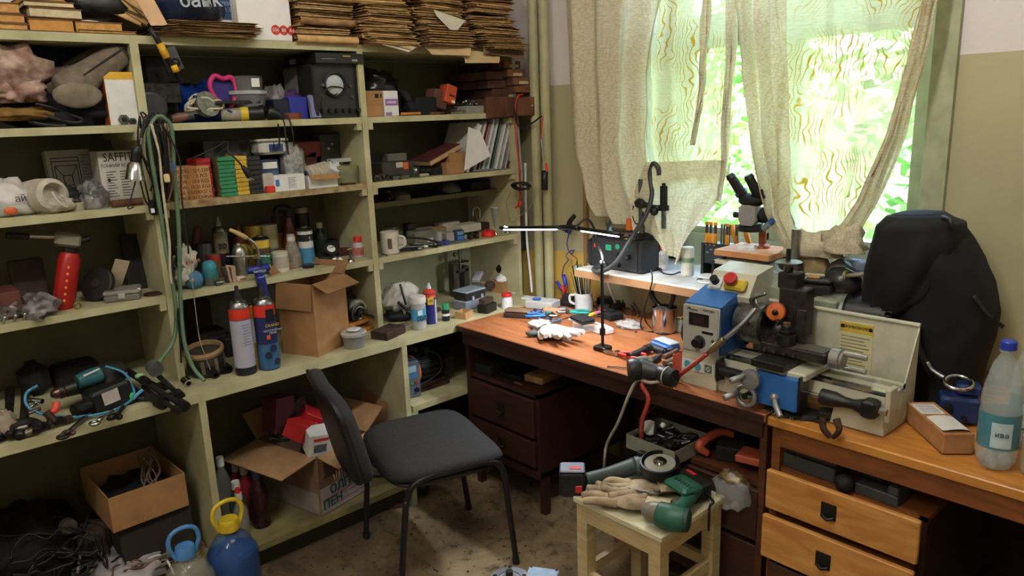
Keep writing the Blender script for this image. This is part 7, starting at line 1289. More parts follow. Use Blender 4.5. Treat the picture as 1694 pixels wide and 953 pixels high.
for i,(u,v,u1,v1) in enumerate(((1211,372,1218,397),(1234,383,1238,394))): one('orange_grip',('curved orange plier handle behind the microscope','short orange plier handle behind the wooden board')[i],'pliers',MB().tube([W(u,v,-.07),W((u+u1)/2-1,(v+v1)/2,-.075),W(u1+3,v1+12,-.07)],[.009,.011,.008],10),M((224,146,50),.4)).name = 'orange_pliers'
cable('black adapter lead lying along the sill front',[Q(1090,446,.004),Q(1098,452,.004),Q(1112,454,.004),Q(1126,450,.004),Q(1136,456,.003)],.003,BLK); dbox('lead_plug','black lead plug on the sill before the flux bottle','plug',1090,448,.022,.014,.012,BLK,-.2).location = Q(1091,448)
# power supply, board, microscope
Y0 = -.235; t = thing('power_supply','cream laboratory power supply with red digits on the sill','instrument',V((1.672,-.165,SILL+.001))); w_,d_,h_ = .20,.22,.115
PSB = M((196,192,174),.5,var=.1); part(t,'case',MB().rbox(0,0,0,w_,d_,h_,.003),PSB); part(t,'front_panel',MB().box(.0,-d_/2-.002,.004,w_-.012,.004,h_-.01),M((190,186,172),.5)); part(t,'display_window',MB().box(.0,-d_/2-.0045,.072,w_-.02,.002,.032),M((24,14,14),.2))
for k,s_ in enumerate(('000.','000.')): text(t,s_,.022,(-.035+.07*k,-d_/2-.0062,.088),M((200,40,40),.5,emit=1.2))
for x in (-.045,-.005,.04): rod(t,'knob',M((206,202,190),.5),(x,-d_/2-.004,.028),(x,-d_/2-.02,.028),.014,.012)
for x in (-.02,.03): rod(t,'switch',STEEL,(x,-d_/2-.004,.058),(x,-d_/2-.012,.058),.004)
part(t,'dark_side',MB().box(-w_/2+.006,-d_/2-.004,.0,.010,.004,h_),BLK); rod(t,'side_screw',DSTEEL,(w_/2,-.06,.05),(w_/2+.003,-.06,.05),.006)
zb = SILL+.118; t = thing('wooden_stand','worn wooden board with rubber feet on the power supply','board',V((1.675,-.165,zb))); part(t,'board',MB().rbox(0,0,.012,.215,.19,.022,.002),M((206,150,96),.6,kind='wood',sc=6,c2=(176,110,60),stretch=(1,6,1)))
for x in (-.085,.085):
    for y in (-.07,.07): part(t,'rubber_foot',MB().cyl((x,y,0),(x,y,.012),.014),M((40,44,70),.5))
zb += .035; t = thing('microscope','grey and black stereo microscope with two angled eyepieces','microscope'); ym = -.165; GM = M((150,148,144),.45,var=.1); X = lambda u,v,y=ym: W(u,v,y)
part(t,'post',MB().cyl(V((X(1262,390,-.13).x,-.13,zb)),X(1262,372,-.13),.014),M((150,84,52),.35,.6)); part(t,'body',MB().lathe([(.030,0),(.036,.012),(.036,.06),(.03,.072)],20,X(1241,368),(0,0,1)),GM); part(t,'front_plate',MB().plate([(-.032,-.02),(-.02,-.036),(.02,-.036),(.032,-.02),(.032,.03),(-.032,.03)],.012,X(1238,356,ym-.045),(PI/2,0,0)),GM)
part(t,'prism_head',MB().lump(X(1244,331),(.048,.04,.026),3,.08,2,22,2),BLKM); part(t,'side_knob',MB().cyl(X(1226,356),X(1215,355),.010,.012),BLK); part(t,'rear_housing',MB().lump(X(1262,356,ym+.02),(.032,.035,.028),4,.1,2,18,2),BLKM)
for (u0,v0,u1,v1) in ((1233,329,1210,294),(1258,330,1240,295)):
    tb = part(t,'eyepiece_tube',MB().cyl(X(u0,v0),X(u1,v1,ym-.03),.020,.016,18),BLKM); part(tb,'eyecup',MB().cyl(X(u1,v1,ym-.03),X(u1,v1,ym-.03)+(X(u1,v1,ym-.03)-X(u0,v0)).normalized()*.014,.019,.014,18),BLK); part(tb,'ring',MB().lathe([(.0225,0),(.0225,.014)],18,X(u0,v0)+(X(u1,v1,ym-.03)-X(u0,v0))*.22,(X(u1,v1,ym-.03)-X(u0,v0))),BLK)
part(t,'objective_ring',MB().lathe([(.048,-.012),(.050,0),(.042,.014)],22,X(1243,376)),BLK); part(t,'blue_led',MB().cyl(X(1262,380,ym-.03),X(1275,368,ym-.02),.010),M((140,146,150),.3,.5)); part(t,'blue_cap',MB().cyl(X(1273,370,ym-.02),X(1279,364,ym-.02),.011),M((48,96,170),.4)); part(t,'post_foot',MB().lathe([(.03,0),(.028,.008),(.016,.014)],18,(X(1262,390,-.13).x,-.13,zb)),M((150,84,52),.4,.5))
one('glass_jar','clear work tray glinting under the microscope','dish',MB().lathe([(.04,0),(.042,.012),(.040,.012),(.038,.002)],20),CLEARP,V((1.655,-.19,zb)))
# column stand, battery, shield, clutter right of it
t = thing('indicator_stand','bright steel column with a dark clamp beside the power supply','stand'); cs = V((1.875,-.26,SILL+.001)); part(t,'column',MB().cyl(cs,W(1318,379,-.26),.0155,n=18),M((170,170,168),.3,.9)); part(t,'clamp',MB().rbox(cs.x-.01,-.26,W(1318,447,-.26).z,.07,.045,.03,.005),M((84,74,66),.5,.5)); part(t,'clamp_knob',MB().cyl(W(1303,440,-.27),W(1294,440,-.27),.014),BLK); part(t,'foot',MB().rbox(cs.x,-.26,cs.z,.08,.06,.045,.004),BLKM)
# ================================================================ bench lathe (x along the bed, front towards -y)
CRM = M((198,196,174),.45,var=.1,sc=20); LBL = M((44,98,164),.4,var=.06); PNL = M((168,166,156),.45,var=.06); CAST = M((74,66,60),.5,.6,var=.35,sc=40)
z0 = zD+.001; t = thing('bench_lathe','cream and blue metalworking lathe standing across both desks','lathe',(0,0,0))
hs = part(t,'headstock',MB().prism([(1.692,z0),(1.826,z0),(1.832,z0+.27),(1.704,z0+.27)],.17,(0,-.548,0)),CRM)
part(hs,'control_panel',MB().box(1.764,-.6355,z0+.118,.128,.004,.148),PNL); part(hs,'display',MB().box(1.760,-.639,z0+.205,.072,.004,.040),BLK); part(hs,'display_glass',MB().box(1.762,-.6415,z0+.211,.045,.001,.026),M((54,34,34),.2)); part(hs,'speed_knob',MB().cyl((1.762,-.637,z0+.152),(1.762,-.662,z0+.152),.016,.014,18),BLK)
part(hs,'knob_scale',MB().lathe([(.022,0),(.022,.001)],20,(1.764,-.6375,z0+.152),(0,-1,0)),M((60,60,60),.5)); part(hs,'icon_strip',MB().box(1.792,-.638,z0+.182,.04,.001,.008),BLK)
for zz in (.163,.146): rod(hs,'button',M((70,76,84),.4),(1.812,-.637,z0+zz),(1.812,-.640,z0+zz),.005)
text(hs,'WM180V',.011,(1.795,-.6385,z0+.258),M((50,50,52),.5)); part(hs,'maker_line',MB().box(1.742,-.638,z0+.252,.026,.001,.004),M((90,90,94),.5)); part(hs,'maker_emblem',MB().prism([(-.008,0),(-.003,.010),(.004,.011),(.008,.002),(.003,.006),(-.003,.005)],.001,(1.722,-.638,z0+.25)),BLK)
part(hs,'sticker_strip',MB().box(1.757,-.6345,z0+.050,.118,.002,.034),WHT); [part(hs,'round_sticker',MB().lathe([(.013,0),(.013,.001)],20,(x,-.6358,z0+.067),(0,-1,0)),M((70,164,184),.5)) for x in (1.720,1.757)]; part(hs,'green_sticker',MB().box(1.797,-.6362,z0+.054,.026,.001,.026),M((96,120,92),.5)); part(hs,'white_cross',MB().box(1.797,-.637,z0+.064,.018,.001,.006).box(1.797,-.637,z0+.058,.006,.001,.018),WHT)
part(hs,'blue_hood',MB().prism([(-.6325,z0+.27),(-.6325,z0+.275),(-.52,z0+.31),(-.46,z0+.31),(-.46,z0+.12),(-.58,z0+.12)],.132,(1.770,0,0),(0,0,PI/2)),LBL); part(hs,'blue_side',MB().box(1.835,-.55,z0+.12,.006,.165,.155),M((30,70,124),.4))
eb = part(t,'switch_box',MB().prism([(-.545,z0+.295),(-.50,z0+.36),(-.40,z0+.375),(-.40,z0+.25),(-.53,z0+.25)],.155,(1.80,0,0),(0,0,PI/2)),CRM)
R_ = (math.radians(-36),0,0); part(eb,'stop_box',MB().rbox(0,0,0,.075,.04,.018,.006).xf((.92,0,0),(1.825,-.53,z0+.325)),M((206,180,60),.45)); part(eb,'stop_button',MB().lathe([(.012,0),(.012,.018),(.022,.02),(.022,.03),(.016,.034)],20,(1.815,-.535,z0+.335),(0,-.72,.70)),M((190,44,44),.4)); part(eb,'rotary_switch',MB().rbox(0,0,0,.04,.04,.006,.003).xf((.92,0,0),(1.752,-.53,z0+.325)),WHT); part(eb,'switch_knob',MB().cyl((1.752,-.535,z0+.33),(1.752,-.55,z0+.345),.013),BLK)
part(t,'rear_pulley',MB().lathe([(.03,0),(.052,.004),(.052,.018),(.03,.022)],24,(1.665,-.45,z0+.20),(1,0,0)),M((120,120,116),.4,.7)); part(t,'black_side_knob',MB().lathe([(.05,0),(.055,.006),(.05,.03)],20,(1.672,-.56,z0+.16),(1,0,0)),BLK)
yc,zc = -.52,z0+.215; ck = part(t,'chuck',MB().lathe([(.04,0),(.066,.004),(.066,.03),(.064,.032),(.066,.034),(.066,.088),(.058,.094)],36,(1.842,yc,zc),(1,0,0)),STEEL)
for k in range(3):
    a = .5+k*2.09; part(ck,'jaw',MB().box(0,0,.018,.045,.018,.034).box(-.004,0,.018,.028,.018,.044).xf((a,0,0),(1.952,yc,zc)),DSTEEL)
part(ck,'key_hole',MB().cyl((1.90,yc-.062,zc+.01),(1.90,yc-.0668,zc+.011),.008),BLK)
part(t,'bed',MB().box(2.075,-.555,z0+.055,.52,.11,.052),CRM); 
for y,s_ in ((-.600,.02),(-.515,.018)): part(t,'bed_way',MB().prism([(-s_/2,0),(s_/2,0),(s_*.5,.012),(0,.017),(-s_*.5,.012)],.51,(2.085,y,z0+.106),(0,0,PI/2)),CHROME)
part(t,'bed_foot',MB().prism([(1.80,z0),(1.955,z0),(1.945,z0+.06),(1.80,z0+.06)],.12,(0,-.56,0)),CRM); part(t,'bed_foot',MB().prism([(2.19,z0),(2.335,z0),(2.335,z0+.012),(2.325,z0+.06),(2.20,z0+.06)],.13,(0,-.56,0)),CRM)
part(t,'end_bracket',MB().rbox(2.335,-.59,z0+.035,.014,.05,.095,.003),CRM)
lz = z0+.078; part(t,'screw_cover',MB().tube([(1.842,-.645,lz)]+[(1.85+.012*i,-.645,lz) for i in range(12)],.0165,12,1),BLK); part(t,'cover_flange',MB().rbox(1.842,-.64,lz-.036,.018,.045,.07,.012),BLK); part(t,'lead_screw',MB().cyl((1.99,-.645,lz),(2.34,-.645,lz),.006),CHROME); part(t,'screw_handle',MB().lathe([(.010,0),(.023,.006),(.022,.045),(.015,.07),(.014,.095),(.022,.12),(.022,.13)],18,(2.165,-.645,lz),(1,0,0)),BLK); part(t,'screw_bearing',MB().rbox(2.305,-.645,lz-.024,.04,.045,.05,.006),BLK); part(t,'screw_nut',MB().lathe([(.010,0),(.010,.022)],6,(2.325,-.645,lz),(1,0,0)),CHROME)
sd = part(t,'saddle',MB().rbox(2.055,-.585,z0+.115,.155,.17,.022,.004),CRM); ap = part(t,'apron',MB().rbox(2.055,-.672,z0+.025,.13,.035,.098,.003),LBL); part(ap,'apron_side',MB().box(2.123,-.66,z0+.03,.006,.05,.10),BLK)
for x,z,r,nm in ((1.992,.105,.030,'cross_slide_wheel'),(1.977,.048,.036,'carriage_wheel')):
    wv = part(t,nm,MB().tube([(x+r*.82*math.cos(a),-.715-(.012 if nm[1] == 'r' else 0),z0+z+r*.82*math.sin(a)) for a in [i*PI/8 for i in range(16)]],r*.2,8,1,True) if r > .031 else MB().lathe([(.008,.0),(r,.002),(r,.014),(r*.6,.017)],24,(x,-.712,z0+z),(0,-1,0)),M((150,150,150),.35,.6)); part(wv,'hub',MB().cyl((x,-.68,z0+z),(x,-.725,z0+z),.009),DSTEEL); part(wv,'crank',MB().tube([(x-r*.55,-.725,z0+z+.008),(x-r*.6-.02,-.765,z0+z-.004)],[.008,.0095],10,1),M((160,160,158),.4,.5))
    if r > .031: part(wv,'spoke',MB().cyl((x-r*.8,-.715,z0+z),(x+r*.8,-.715,z0+z),.005),STEEL)
part(t,'engage_lever',MB().ball((2.058,-.70,z0+.06),.013,12).tube([(2.058,-.70,z0+.06),(2.075,-.72,z0+.045),(2.098,-.735,z0+.022)],[.006,.008,.009],10),M((150,150,150),.4,.5))
part(t,'cross_slide',MB().rbox(2.03,-.60,z0+.138,.10,.20,.022,.002),DSTEEL); part(t,'compound_slide',MB().rbox(2.065,-.585,z0+.161,.20,.075,.030,.003),CAST); part(t,'slide_top',MB().box(2.08,-.585,z0+.1912,.15,.06,.002),M((104,96,84),.45,.5)); [part(t,'gib_screw',MB().cyl((1.985+.03*i,-.622,z0+.172),(1.985+.03*i,-.634,z0+.172),.005),STEEL) for i in range(4)]
ch_ = part(t,'compound_handle',MB().lathe([(.012,0),(.030,.002),(.030,.028),(.024,.03),(.024,.036),(.010,.04)],22,(2.165,-.585,z0+.176),(1,0,0)),M((160,160,156),.35,.6)); [part(ch_,'handle_pin',MB().cyl((2.20,-.585+dy,z0+.176+dz_),(2.262,-.585+dy,z0+.176+dz_),.008),CHROME) for dy,dz_ in ((0,.018),(0,-.022))]
tp = part(t,'tool_post',MB().lathe([(.028,0),(.028,.03),(.020,.032),(.022,.042),(.016,.044),(.016,.056),(.010,.06)],8,(2.035,-.60,z0+.192),(0,0,1)),BLK); part(tp,'nut',MB().lathe([(.012,.05),(.012,.066)],6,(2.035,-.60,z0+.192),(0,0,1)),M((120,84,64),.5,.5)); part(t,'tool_holder',MB().rbox(2.065,-.57,z0+.195,.03,.012,.10,.002),CAST)
vs = part(t,'vertical_slide',MB().rbox(2.005,-.49,z0+.19,.085,.06,.15,.004).rbox(1.985,-.49,z0+.335,.06,.055,.05,.003),CAST); part(vs,'hand_wheel',MB().lathe([(.012,0),(.016,.02),(.038,.022),(.040,.030),(.034,.033),(.012,.036)],26,(1.975,-.49,z0+.385),(0,0,1)),STEEL); part(vs,'wheel_pin',MB().cyl((1.972,-.49,z0+.42),(1.972,-.49,z0+.455),.007),DSTEEL)
part(vs,'orange_wheel',MB().lathe([(.006,0),(.023,.002),(.026,.006),(.026,.011),(.008,.014)],26,(1.975,-.555,z0+.272),(.35,-1,.1)),M((214,110,48),.5)); part(vs,'wheel_hub',MB().lathe([(.009,.012),(.009,.020),(.004,.024)],14,(1.975,-.555,z0+.272),(.35,-1,.1)),DSTEEL); part(vs,'wheel_rim',MB().lathe([(.0255,-.003),(.029,-.002),(.029,.007),(.0255,.009)],26,(1.975,-.555,z0+.272),(.35,-1,.1),caps=False),M((150,66,34),.6)); part(vs,'spindle',MB().cyl((1.95,-.53,z0+.235),(2.01,-.585,z0+.245),.012),DSTEEL); part(vs,'clamp_nut',MB().lump((2.0,-.585,z0+.225),(.018,.015,.02),3,.2,2,12,2),CAST)
# splash guard
gp = lambda x,y,z: V((x,y,z0+z)); g0 = MB()
g0.box(2.11,-.425,z0+.005,.45,.004,.262); part(t,'splash_guard',g0,CRM); part(t,'guard_rim',MB().cyl((1.885,-.427,z0+.268),(2.337,-.427,z0+.268),.0065),CRM)
part(t,'guard_end',MB().plate([(-.425,.0),(-.425,.270),(-.50,.12),(-.565,.0)],.004,(2.333,0,z0),(PI/2,0,PI/2)),CRM); part(t,'triangle_sticker',MB().plate([(-.46,.012),(-.50,.012),(-.48,.045)],.001,(2.3375,0,z0),(PI/2,0,PI/2)),WHT)
ws = part(t,'warning_sheet',MB().box(2.165,-.4282,z0+.060,.098,.002,.185),M((206,200,156),.7,var=.05)); part(ws,'yellow_header',MB().box(2.165,-.4294,z0+.212,.098,.001,.030),M((206,178,66),.6)); text(ws,'ВНИМАНИЕ!',.0125,(2.165,-.4304,z0+.229),M((70,50,30),.6),bold=.0003); [part(ws,'black_disc',MB().lathe([(.006,0),(.006,.001)],14,(x,-.430,z0+.229),(0,-1,0)),BLK) for x in (2.124,2.206)]
for i in range(13): part(ws,'printed_line',MB().box(2.163-.004*(i % 3),-.4296,z0+.072+.0105*i,.084-.008*(i % 3),.0006,.003),M((140,132,100),.7))
# air gun on its red hose
t = thing('air_gun','steel air blow gun resting against the chuck','air gun'); A1,A2,A3 = V((1.862,-.655,z0+.185)),V((1.905,-.63,z0+.235)),V((1.935,-.60,z0+.285))
part(t,'barrel',MB().tube([A1,A2,A3],[.007,.008,.008],12),M((156,156,156),.35,.8)); part(t,'trigger',MB().tube([A3,A3+V((-.01,-.01,.03)),A3+V((.03,.0,.05))],[.007,.009,.005],8),STEEL); part(t,'nozzle',MB().tube([A3,A3+V((-.015,.02,.025)),A3+V((-.035,.03,.028))],.004,6),CHROME); br = part(t,'brass_coupling',MB().tube([A1+V((-.05,-.012,-.055)),A1+V((-.03,-.008,-.033)),A1+V((-.012,-.002,-.012)),A1],[.006,.013,.012,.010],8,2),M((150,136,104),.35,.8))
RHS = M((164,56,44),.5,var=.12); hp_ = A1+V((-.05,-.012,-.055)); cable('red rubber air hose hanging from the air gun over the desk edge',[hp_,hp_+V((-.07,-.02,-.07)),on(1118,622,zD+.02),V((1.60,-.715,.755)),W(1073,660,-.74),W(1062,700,-.74),W(1062,748,-.72),W(1066,800,-.66),on(1060,905,.02),on(1030,900,.02),on(1010,870,.02)],.0075,RHS,'air_hose','hose',10)
cable('dirty white mains cable dropping from the desk edge to the floor',[D(1094,631,.006),D(1075,633,.006),V((1.575,-.712,.755)),W(1040,655,-.73),W(1022,700,-.72),W(1004,735,-.70),W(1000,770,-.68),on(1000,830,.01)],.0055,M((176,170,152),.5),n=8)
kc = random.Random(3); mb = MB()
for i in range(260):
    u,v = (kc.gauss(1240,16),kc.gauss(657,7)) if i < 170 else (kc.gauss(1300,16),kc.gauss(684,6)); p = on(u,v,zD+.002)
    if p.y > -.70: mb.tube([p,p+V((kc.uniform(-.006,.006),kc.uniform(-.006,.006),.004)),p+V((kc.uniform(-.009,.009),kc.uniform(-.009,.009),.001))],.0007,3,2)
one('metal_chips','bright curled metal chips scattered before the lathe','chips',mb,CHROME,kind='stuff'); one('oil_dirt','dark oily swarf heaped under the lathe carriage','swarf',MB().lump((2.08,-.62,z0),(.09,.05,.008),3,.5,4,24,.1),GRIME,kind='stuff')
t = thing('locking_pliers','dark locking pliers hanging over the honey desk edge','pliers'); part(t,'jaws',MB().rbox(0,0,0,.045,.05,.022,.005).xf((0,0,.3),on(1368,690,zD+.002)),CAST); part(t,'grip',MB().tube([W(1362,692,-.71),W(1362,708,-.725),W(1374,724,-.725)],[.010,.009,.007],8),RUST); part(t,'grip',MB().tube([W(1384,694,-.71),W(1388,712,-.725),W(1378,724,-.725)],[.010,.008,.006],8),RUST)
# things behind the lathe
t = thing('milling_head','pale green machine head lying behind the chuck','machine',V((1.905,-.34,zD))); PG = M((150,158,134),.5,var=.15); part(t,'block',MB().rbox(0,0,.0,.17,.15,.315,.006),PG); part(t,'side_block',MB().rbox(.14,.0,.20,.08,.12,.09,.006),PG); part(t,'base',MB().rbox(.14,0,0,.10,.12,.20,.006),CAST)
t = thing('goggles','clear safety glasses lying on the pale green machine head','glasses',V((1.905,-.385,zD+.317)),.1); [part(t,'lens',MB().tube([(x+.030*math.cos(a),-.01,.022+.02*math.sin(a)) for a in [i*PI/6 for i in range(12)]],.0028,6,2,True),M((206,210,206),.15,alpha=.7)) for x in (-.036,.036)]; part(t,'temple',MB().tube([(-.07,-.005,.03),(-.07,.05,.03),(-.05,.11,.01)],.003,6),CLEARP); part(t,'temple',MB().tube([(.07,-.005,.03),(.07,.05,.03),(.05,.11,.01)],.003,6),CLEARP)
P = W(1345,500,-.33); t = thing('battery_pack','black tool battery pack with yellow latch behind the lathe','battery',P,.35); part(t,'body',MB().rbox(0,0,0,.115,.085,.065,.008),BLKM); part(t,'upper_shell',MB().rbox(.005,0,.066,.10,.075,.018,.006),BLK); part(t,'yellow_latch',MB().rbox(.0,-.02,.084,.035,.02,.006,.002),M((206,150,50),.5)); part(t,'contact_rail',MB().rbox(.0,.01,.084,.06,.016,.008,.002),M((180,176,166),.4)); one('dark_crate','dark steel block carrying the black battery pack','block',MB().rbox(0,0,0,.12,.10,P.z-zD-.003,.004),CAST,V((P.x,P.y+.005,zD+.001)))
y_ = -.27; t = thing('face_shield','scratched black helmet visor lying behind the lathe','visor'); part(t,'shell',MB().lump(W(1392,470,y_),(.062,.05,.055),3,.12,2,22,2),M((44,42,42),.3,var=.4,sc=30)); part(t,'dome',MB().lump(W(1390,452,y_+.04),(.045,.04,.045),6,.15,2,20,2),M((66,60,56),.5,var=.3)); bo = part(t,'bolt',MB().cyl(W(1398,457,y_-.03),W(1438,453,y_-.03),.007),M((170,156,126),.4,.7)); part(bo,'bolt_head',MB().cyl(W(1398,457,y_-.03),W(1402,457,y_-.03),.018),M((170,156,126),.4,.7))
one('visor_stand','dark box under the black visor','box',MB().rbox(0,0,0,.14,.11,.19,.006),BLKM,V((W(1392,470,y_).x,y_+.02,zD+.001))); t = thing('spare_chuck','silver lathe chuck lying behind the splash guard','chuck'); a0 = W(1385,513,-.33); part(t,'body',MB().lathe([(.05,-.04),(.056,-.036),(.056,.03),(.05,.034)],28,a0,(1,.1,0)),STEEL); part(t,'jaw',MB().box(0,0,0,.03,.016,.02).xf(None,a0+V((.045,-.045,-.01))),CHROME); part(t,'dark_tail',MB().lathe([(.045,.034),(.042,.15)],20,a0,(1,.1,0)),BLK); one('chuck_stand','dark plank block under the silver chuck','block',MB().box(0,0,0,.13,.09,max(.02,a0.z-.058-zD),),CAST,V((a0.x,a0.y,zD+.001)))
for lb,u,v,y,r,m_,sd in (('blue white paper crumpled on the sill behind the visor',1418,440,-.17,(.045,.03,.022),M((176,190,206),.6),4),('lilac grey cloth behind the visor',1424,488,-.22,(.045,.04,.045),M((170,158,166),.9),5),('dark rag heaped behind the battery pack',1352,470,-.16,(.05,.04,.05),M((70,58,48),.9),6),('tan canvas fold lying by the steel column',1345,442,-.20,(.05,.035,.06),M((150,128,92),.95),7)):
    p = W(u,v,y); one('rag',lb,'rag',MB().lump((0,0,0),r,sd,.35,2.4,22,.9),m_,p)
one('sill_box','flat tan carton under the lilac cloth','box',MB().box(0,0,0,.12,.10,W(1424,488,-.22).z-.045-zD-.002),CARD,V((W(1424,488,-.22).x,-.22,zD+.001)))
# backpack
BP = M((17,17,19),.9,var=.35,sc=9,bump=.35); t = thing('backpack','large black backpack leaning on the wall behind the lathe','backpack'); by = -.20; B = lambda u,v,y=by: W(u,v,y)
def hull(rows,y0,dp,n=56,sd=1):
    """soft body through outline rows (v, u_left, u_right), thick in y"""
    R = []
    for j in range(len(rows)-1): R += [tuple(p+(q-p)*k/4 for p,q in zip(rows[j],rows[j+1])) for k in range(4)]
    rows = R+[rows[-1]]; mb = MB(); vs = []; m = len(rows)
    for j,(v,ul,ur,k) in enumerate(rows):
        a,b = W(ul,v,y0),W(ur,v,y0); c = (a+b)/2; rx = (b.x-a.x)/2
        for i in range(n):
            q = 2*PI*i/n; e = 1+.05*mnoise.noise(V((math.cos(q)*2,math.sin(q)*2,j*.12+sd))); x = math.copysign(abs(math.cos(q))**.75,math.cos(q))*rx*e; y = math.copysign(abs(math.sin(q))**.7,math.sin(q))*dp*k*(e+.10*mnoise.noise(V((math.cos(q)*2,math.sin(q)*2,j*.14+sd)))-.16*abs(mnoise.noise(V((math.cos(q)*2.4+j*.06,math.sin(q)*2.4,j*.10+sd*3))))-.10*abs(mnoise.noise(V((math.cos(q)*4-j*.1,math.sin(q)*4,j*.2+sd)))))
            vs.append((c.x+x,y0+y,a.z+(b.z-a.z)*(x/rx*.5+.5 if rx else .5)))
    fs = [(j*n+i,j*n+n+i,j*n+n+(i+1) % n,j*n+(i+1) % n) for j in range(m-1) for i in range(n)]+[tuple(range(n)),tuple(range(m*n-1,(m-1)*n-1,-1))]
    return mb.add(vs,fs,True)
part(t,'main_bag',hull([(348,1500,1535,.15),(352,1480,1562,.5),(366,1466,1580,.75),(395,1456,1600,.9),(430,1450,1622,1),(470,1448,1640,1),(520,1455,1650,1),(560,1470,1645,1),(600,1490,1630,1),(640,1500,1616,.95),(668,1505,1600,.9)],by,.135),BP)
part(t,'top_flap',hull([(355,1470,1560,.5),(370,1456,1592,.9),(400,1448,1594,1.02),(440,1440,1580,1.05),(480,1438,1560,1.05),(506,1440,1530,1),(512,1446,1520,.7)],by-.03,.13,sd=5),BP); part(t,'carry_loop',MB().tube([B(1560,360,by-.1),B(1572,366,by-.12),B(1574,376,by-.12)],.008,6),BLK)
part(t,'shoulder_strap',MB().tube([B(1512,535,by-.15),B(1514,570,by-.16),B(1532,605,by-.16),B(1545,625,by-.15)],[.018,.018,.014,.008],8),BLK); [part(t,'d_ring',MB().tube([B(u+6*math.cos(a),v+4*math.sin(a),by-.155) for a in [i*PI/4 for i in range(8)]],.0025,5,2,True),DSTEEL) for u,v in ((1470,520),(1516,541))]
part(t,'strap_tab',MB().box(0,0,0,.03,.006,.012,rot=(0,.5,0)).xf(None,B(1650,538)),BLK); part(t,'side_pocket',MB().tube([B(1610,490,by-.11),B(1632,520,by-.10),B(1640,525,by-.09)],.006,6),BLK)
one('red_tag','small red triangular tag behind the backpack','tag',MB().prism([(-.015,.02),(.015,.02),(.012,-.02)],.004),M((150,40,40),.5),W(1446,412,-.12)); one('brown_leather','tan leather scrap under the backpack','scrap',MB().lump((0,0,.02),(.08,.05,.03),4,.3,2,18,.7),M((120,84,56),.7),on(1600,630,zD))
# right end of the honey desk
t = thing('long_carton','long tan carton with two white labels lying by the water bottles','box',(2.43,-.53,zD+.001),-.82); part(t,'body',MB().rbox(0,0,0,.215,.075,.055,.002),M((176,126,80),.8)); part(t,'white_label',MB().box(-.055,-.005,.0552,.07,.06,.001),WHT); part(t,'paper_label',MB().sheet(lambda u,v: (.0+.10*u,-.033+.066*v,.0565+.004*math.sin(v*PI)+.004*(u > .9)),8,6),WHT)
for i in range(5): part(t,'printed_line',MB().box(-.08+.012*i,-.005,.0564,.003,.045,.0006),M((150,150,156),.6))
t.location = on(1552,705,zD+.03); t.location.z = zD+.001; one('film_wrap','clear film wrap at the far end of the long carton','film',MB().lump((0,0,.03),(.06,.05,.035),6,.5,3,22,.8),FILM,on(1500,650,zD))
P = on(1586,672,zD+.04); P.z = zD+.001; t = thing('gauge_stand','dark blue instrument with a chrome ring wheel behind the carton','instrument',P,.4); NB = M((34,54,104),.4,var=.15); part(t,'body',MB().rbox(0,0,0,.10,.075,.075,.008),NB); part(t,'upper_block',MB().rbox(.02,.01,.076,.06,.055,.03,.006),NB); part(t,'knob',MB().cyl((-.03,-.04,.05),(-.035,-.06,.052),.010),DSTEEL); part(t,'knob',MB().cyl((.01,-.04,.02),(.01,-.06,.022),.008),BLK); part(t,'ring_wheel',MB().tube([(-.01+.034*math.cos(a),-.02+.03*math.sin(a),.115+.010*math.sin(a)) for a in [i*PI/8 for i in range(16)]],.006,8,1,True),CHROME); part(t,'arm',MB().tube([(-.03,0,.112),(-.07,.02,.13),(-.085,.03,.15)],.008,8),STEEL)
PETC = M((206,220,220),.08,var=.03,alpha=.33,spec=.8); BCAP = M((40,60,170),.4)
def pet(label,P,h=.315,rz=0.,lab_=True):
    r = .044; t = thing('water_bottle',label,'bottle',P,rz)
    part(t,'body',MB().lathe([(r*.75,.0),(r*.98,.02),(r,.045),(r*.97,.05),(r*.97,h*.42),(r,h*.44),(r,h*.56),(r*.92,h*.64),(r*.62,h*.82),(.0135,h*.90),(.0135,h*.96)],28),PETC); [part(t,'foot_lobe',MB().ball((r*.55*math.cos(a),r*.55*math.sin(a),.016),.016,10),PETC) for a in [i*1.2566 for i in range(5)]]
    part(t,'cap',MB().lathe([(.0175,h*.935),(.0175,h*.99),(.015,h)],20),BCAP); part(t,'neck_ring',MB().lathe([(.018,h*.915),(.018,h*.925)],18),PETC)
    if lab_:
        part(t,'label_band',MB().lathe([(r*1.01,h*.17),(r*1.01,h*.45)],28,caps=False),M((76,146,164),.3,var=.2,sc=12,alpha=.88)); a = -.5; part(t,'white_print',MB().sheet(lambda u,v: (r*1.03*math.sin(a-.5+u),-r*1.03*math.cos(a-.5+u),h*(.19+.2*v)),8,2),M((190,214,220),.4)); text(t,'ива',.018,(r*1.06*math.sin(a),-r*1.06*math.cos(a),h*.30),M((40,80,100),.4),rot=(PI/2,0,a))
    return t
pet('water bottle with a teal label and blue cap nearest the desk edge',on(1645,768,zD+.001),.318,.9); pet('second water bottle standing behind the first at the frame edge',on(1694,735,zD+.001),.318,.9); one('tan_box','tan cardboard box behind the bottles at the frame edge','box',MB().rbox(0,0,0,.14,.10,.15,.003),M((196,150,106),.8),V((2.86,-.40,zD+.001))); one('beige_tub','beige plastic tub at the frame edge before the second bottle','tub',MB().lathe([(.03,0),(.033,.01),(.033,.09)],18),M((186,168,140),.5),on(1712,782,zD+.001))
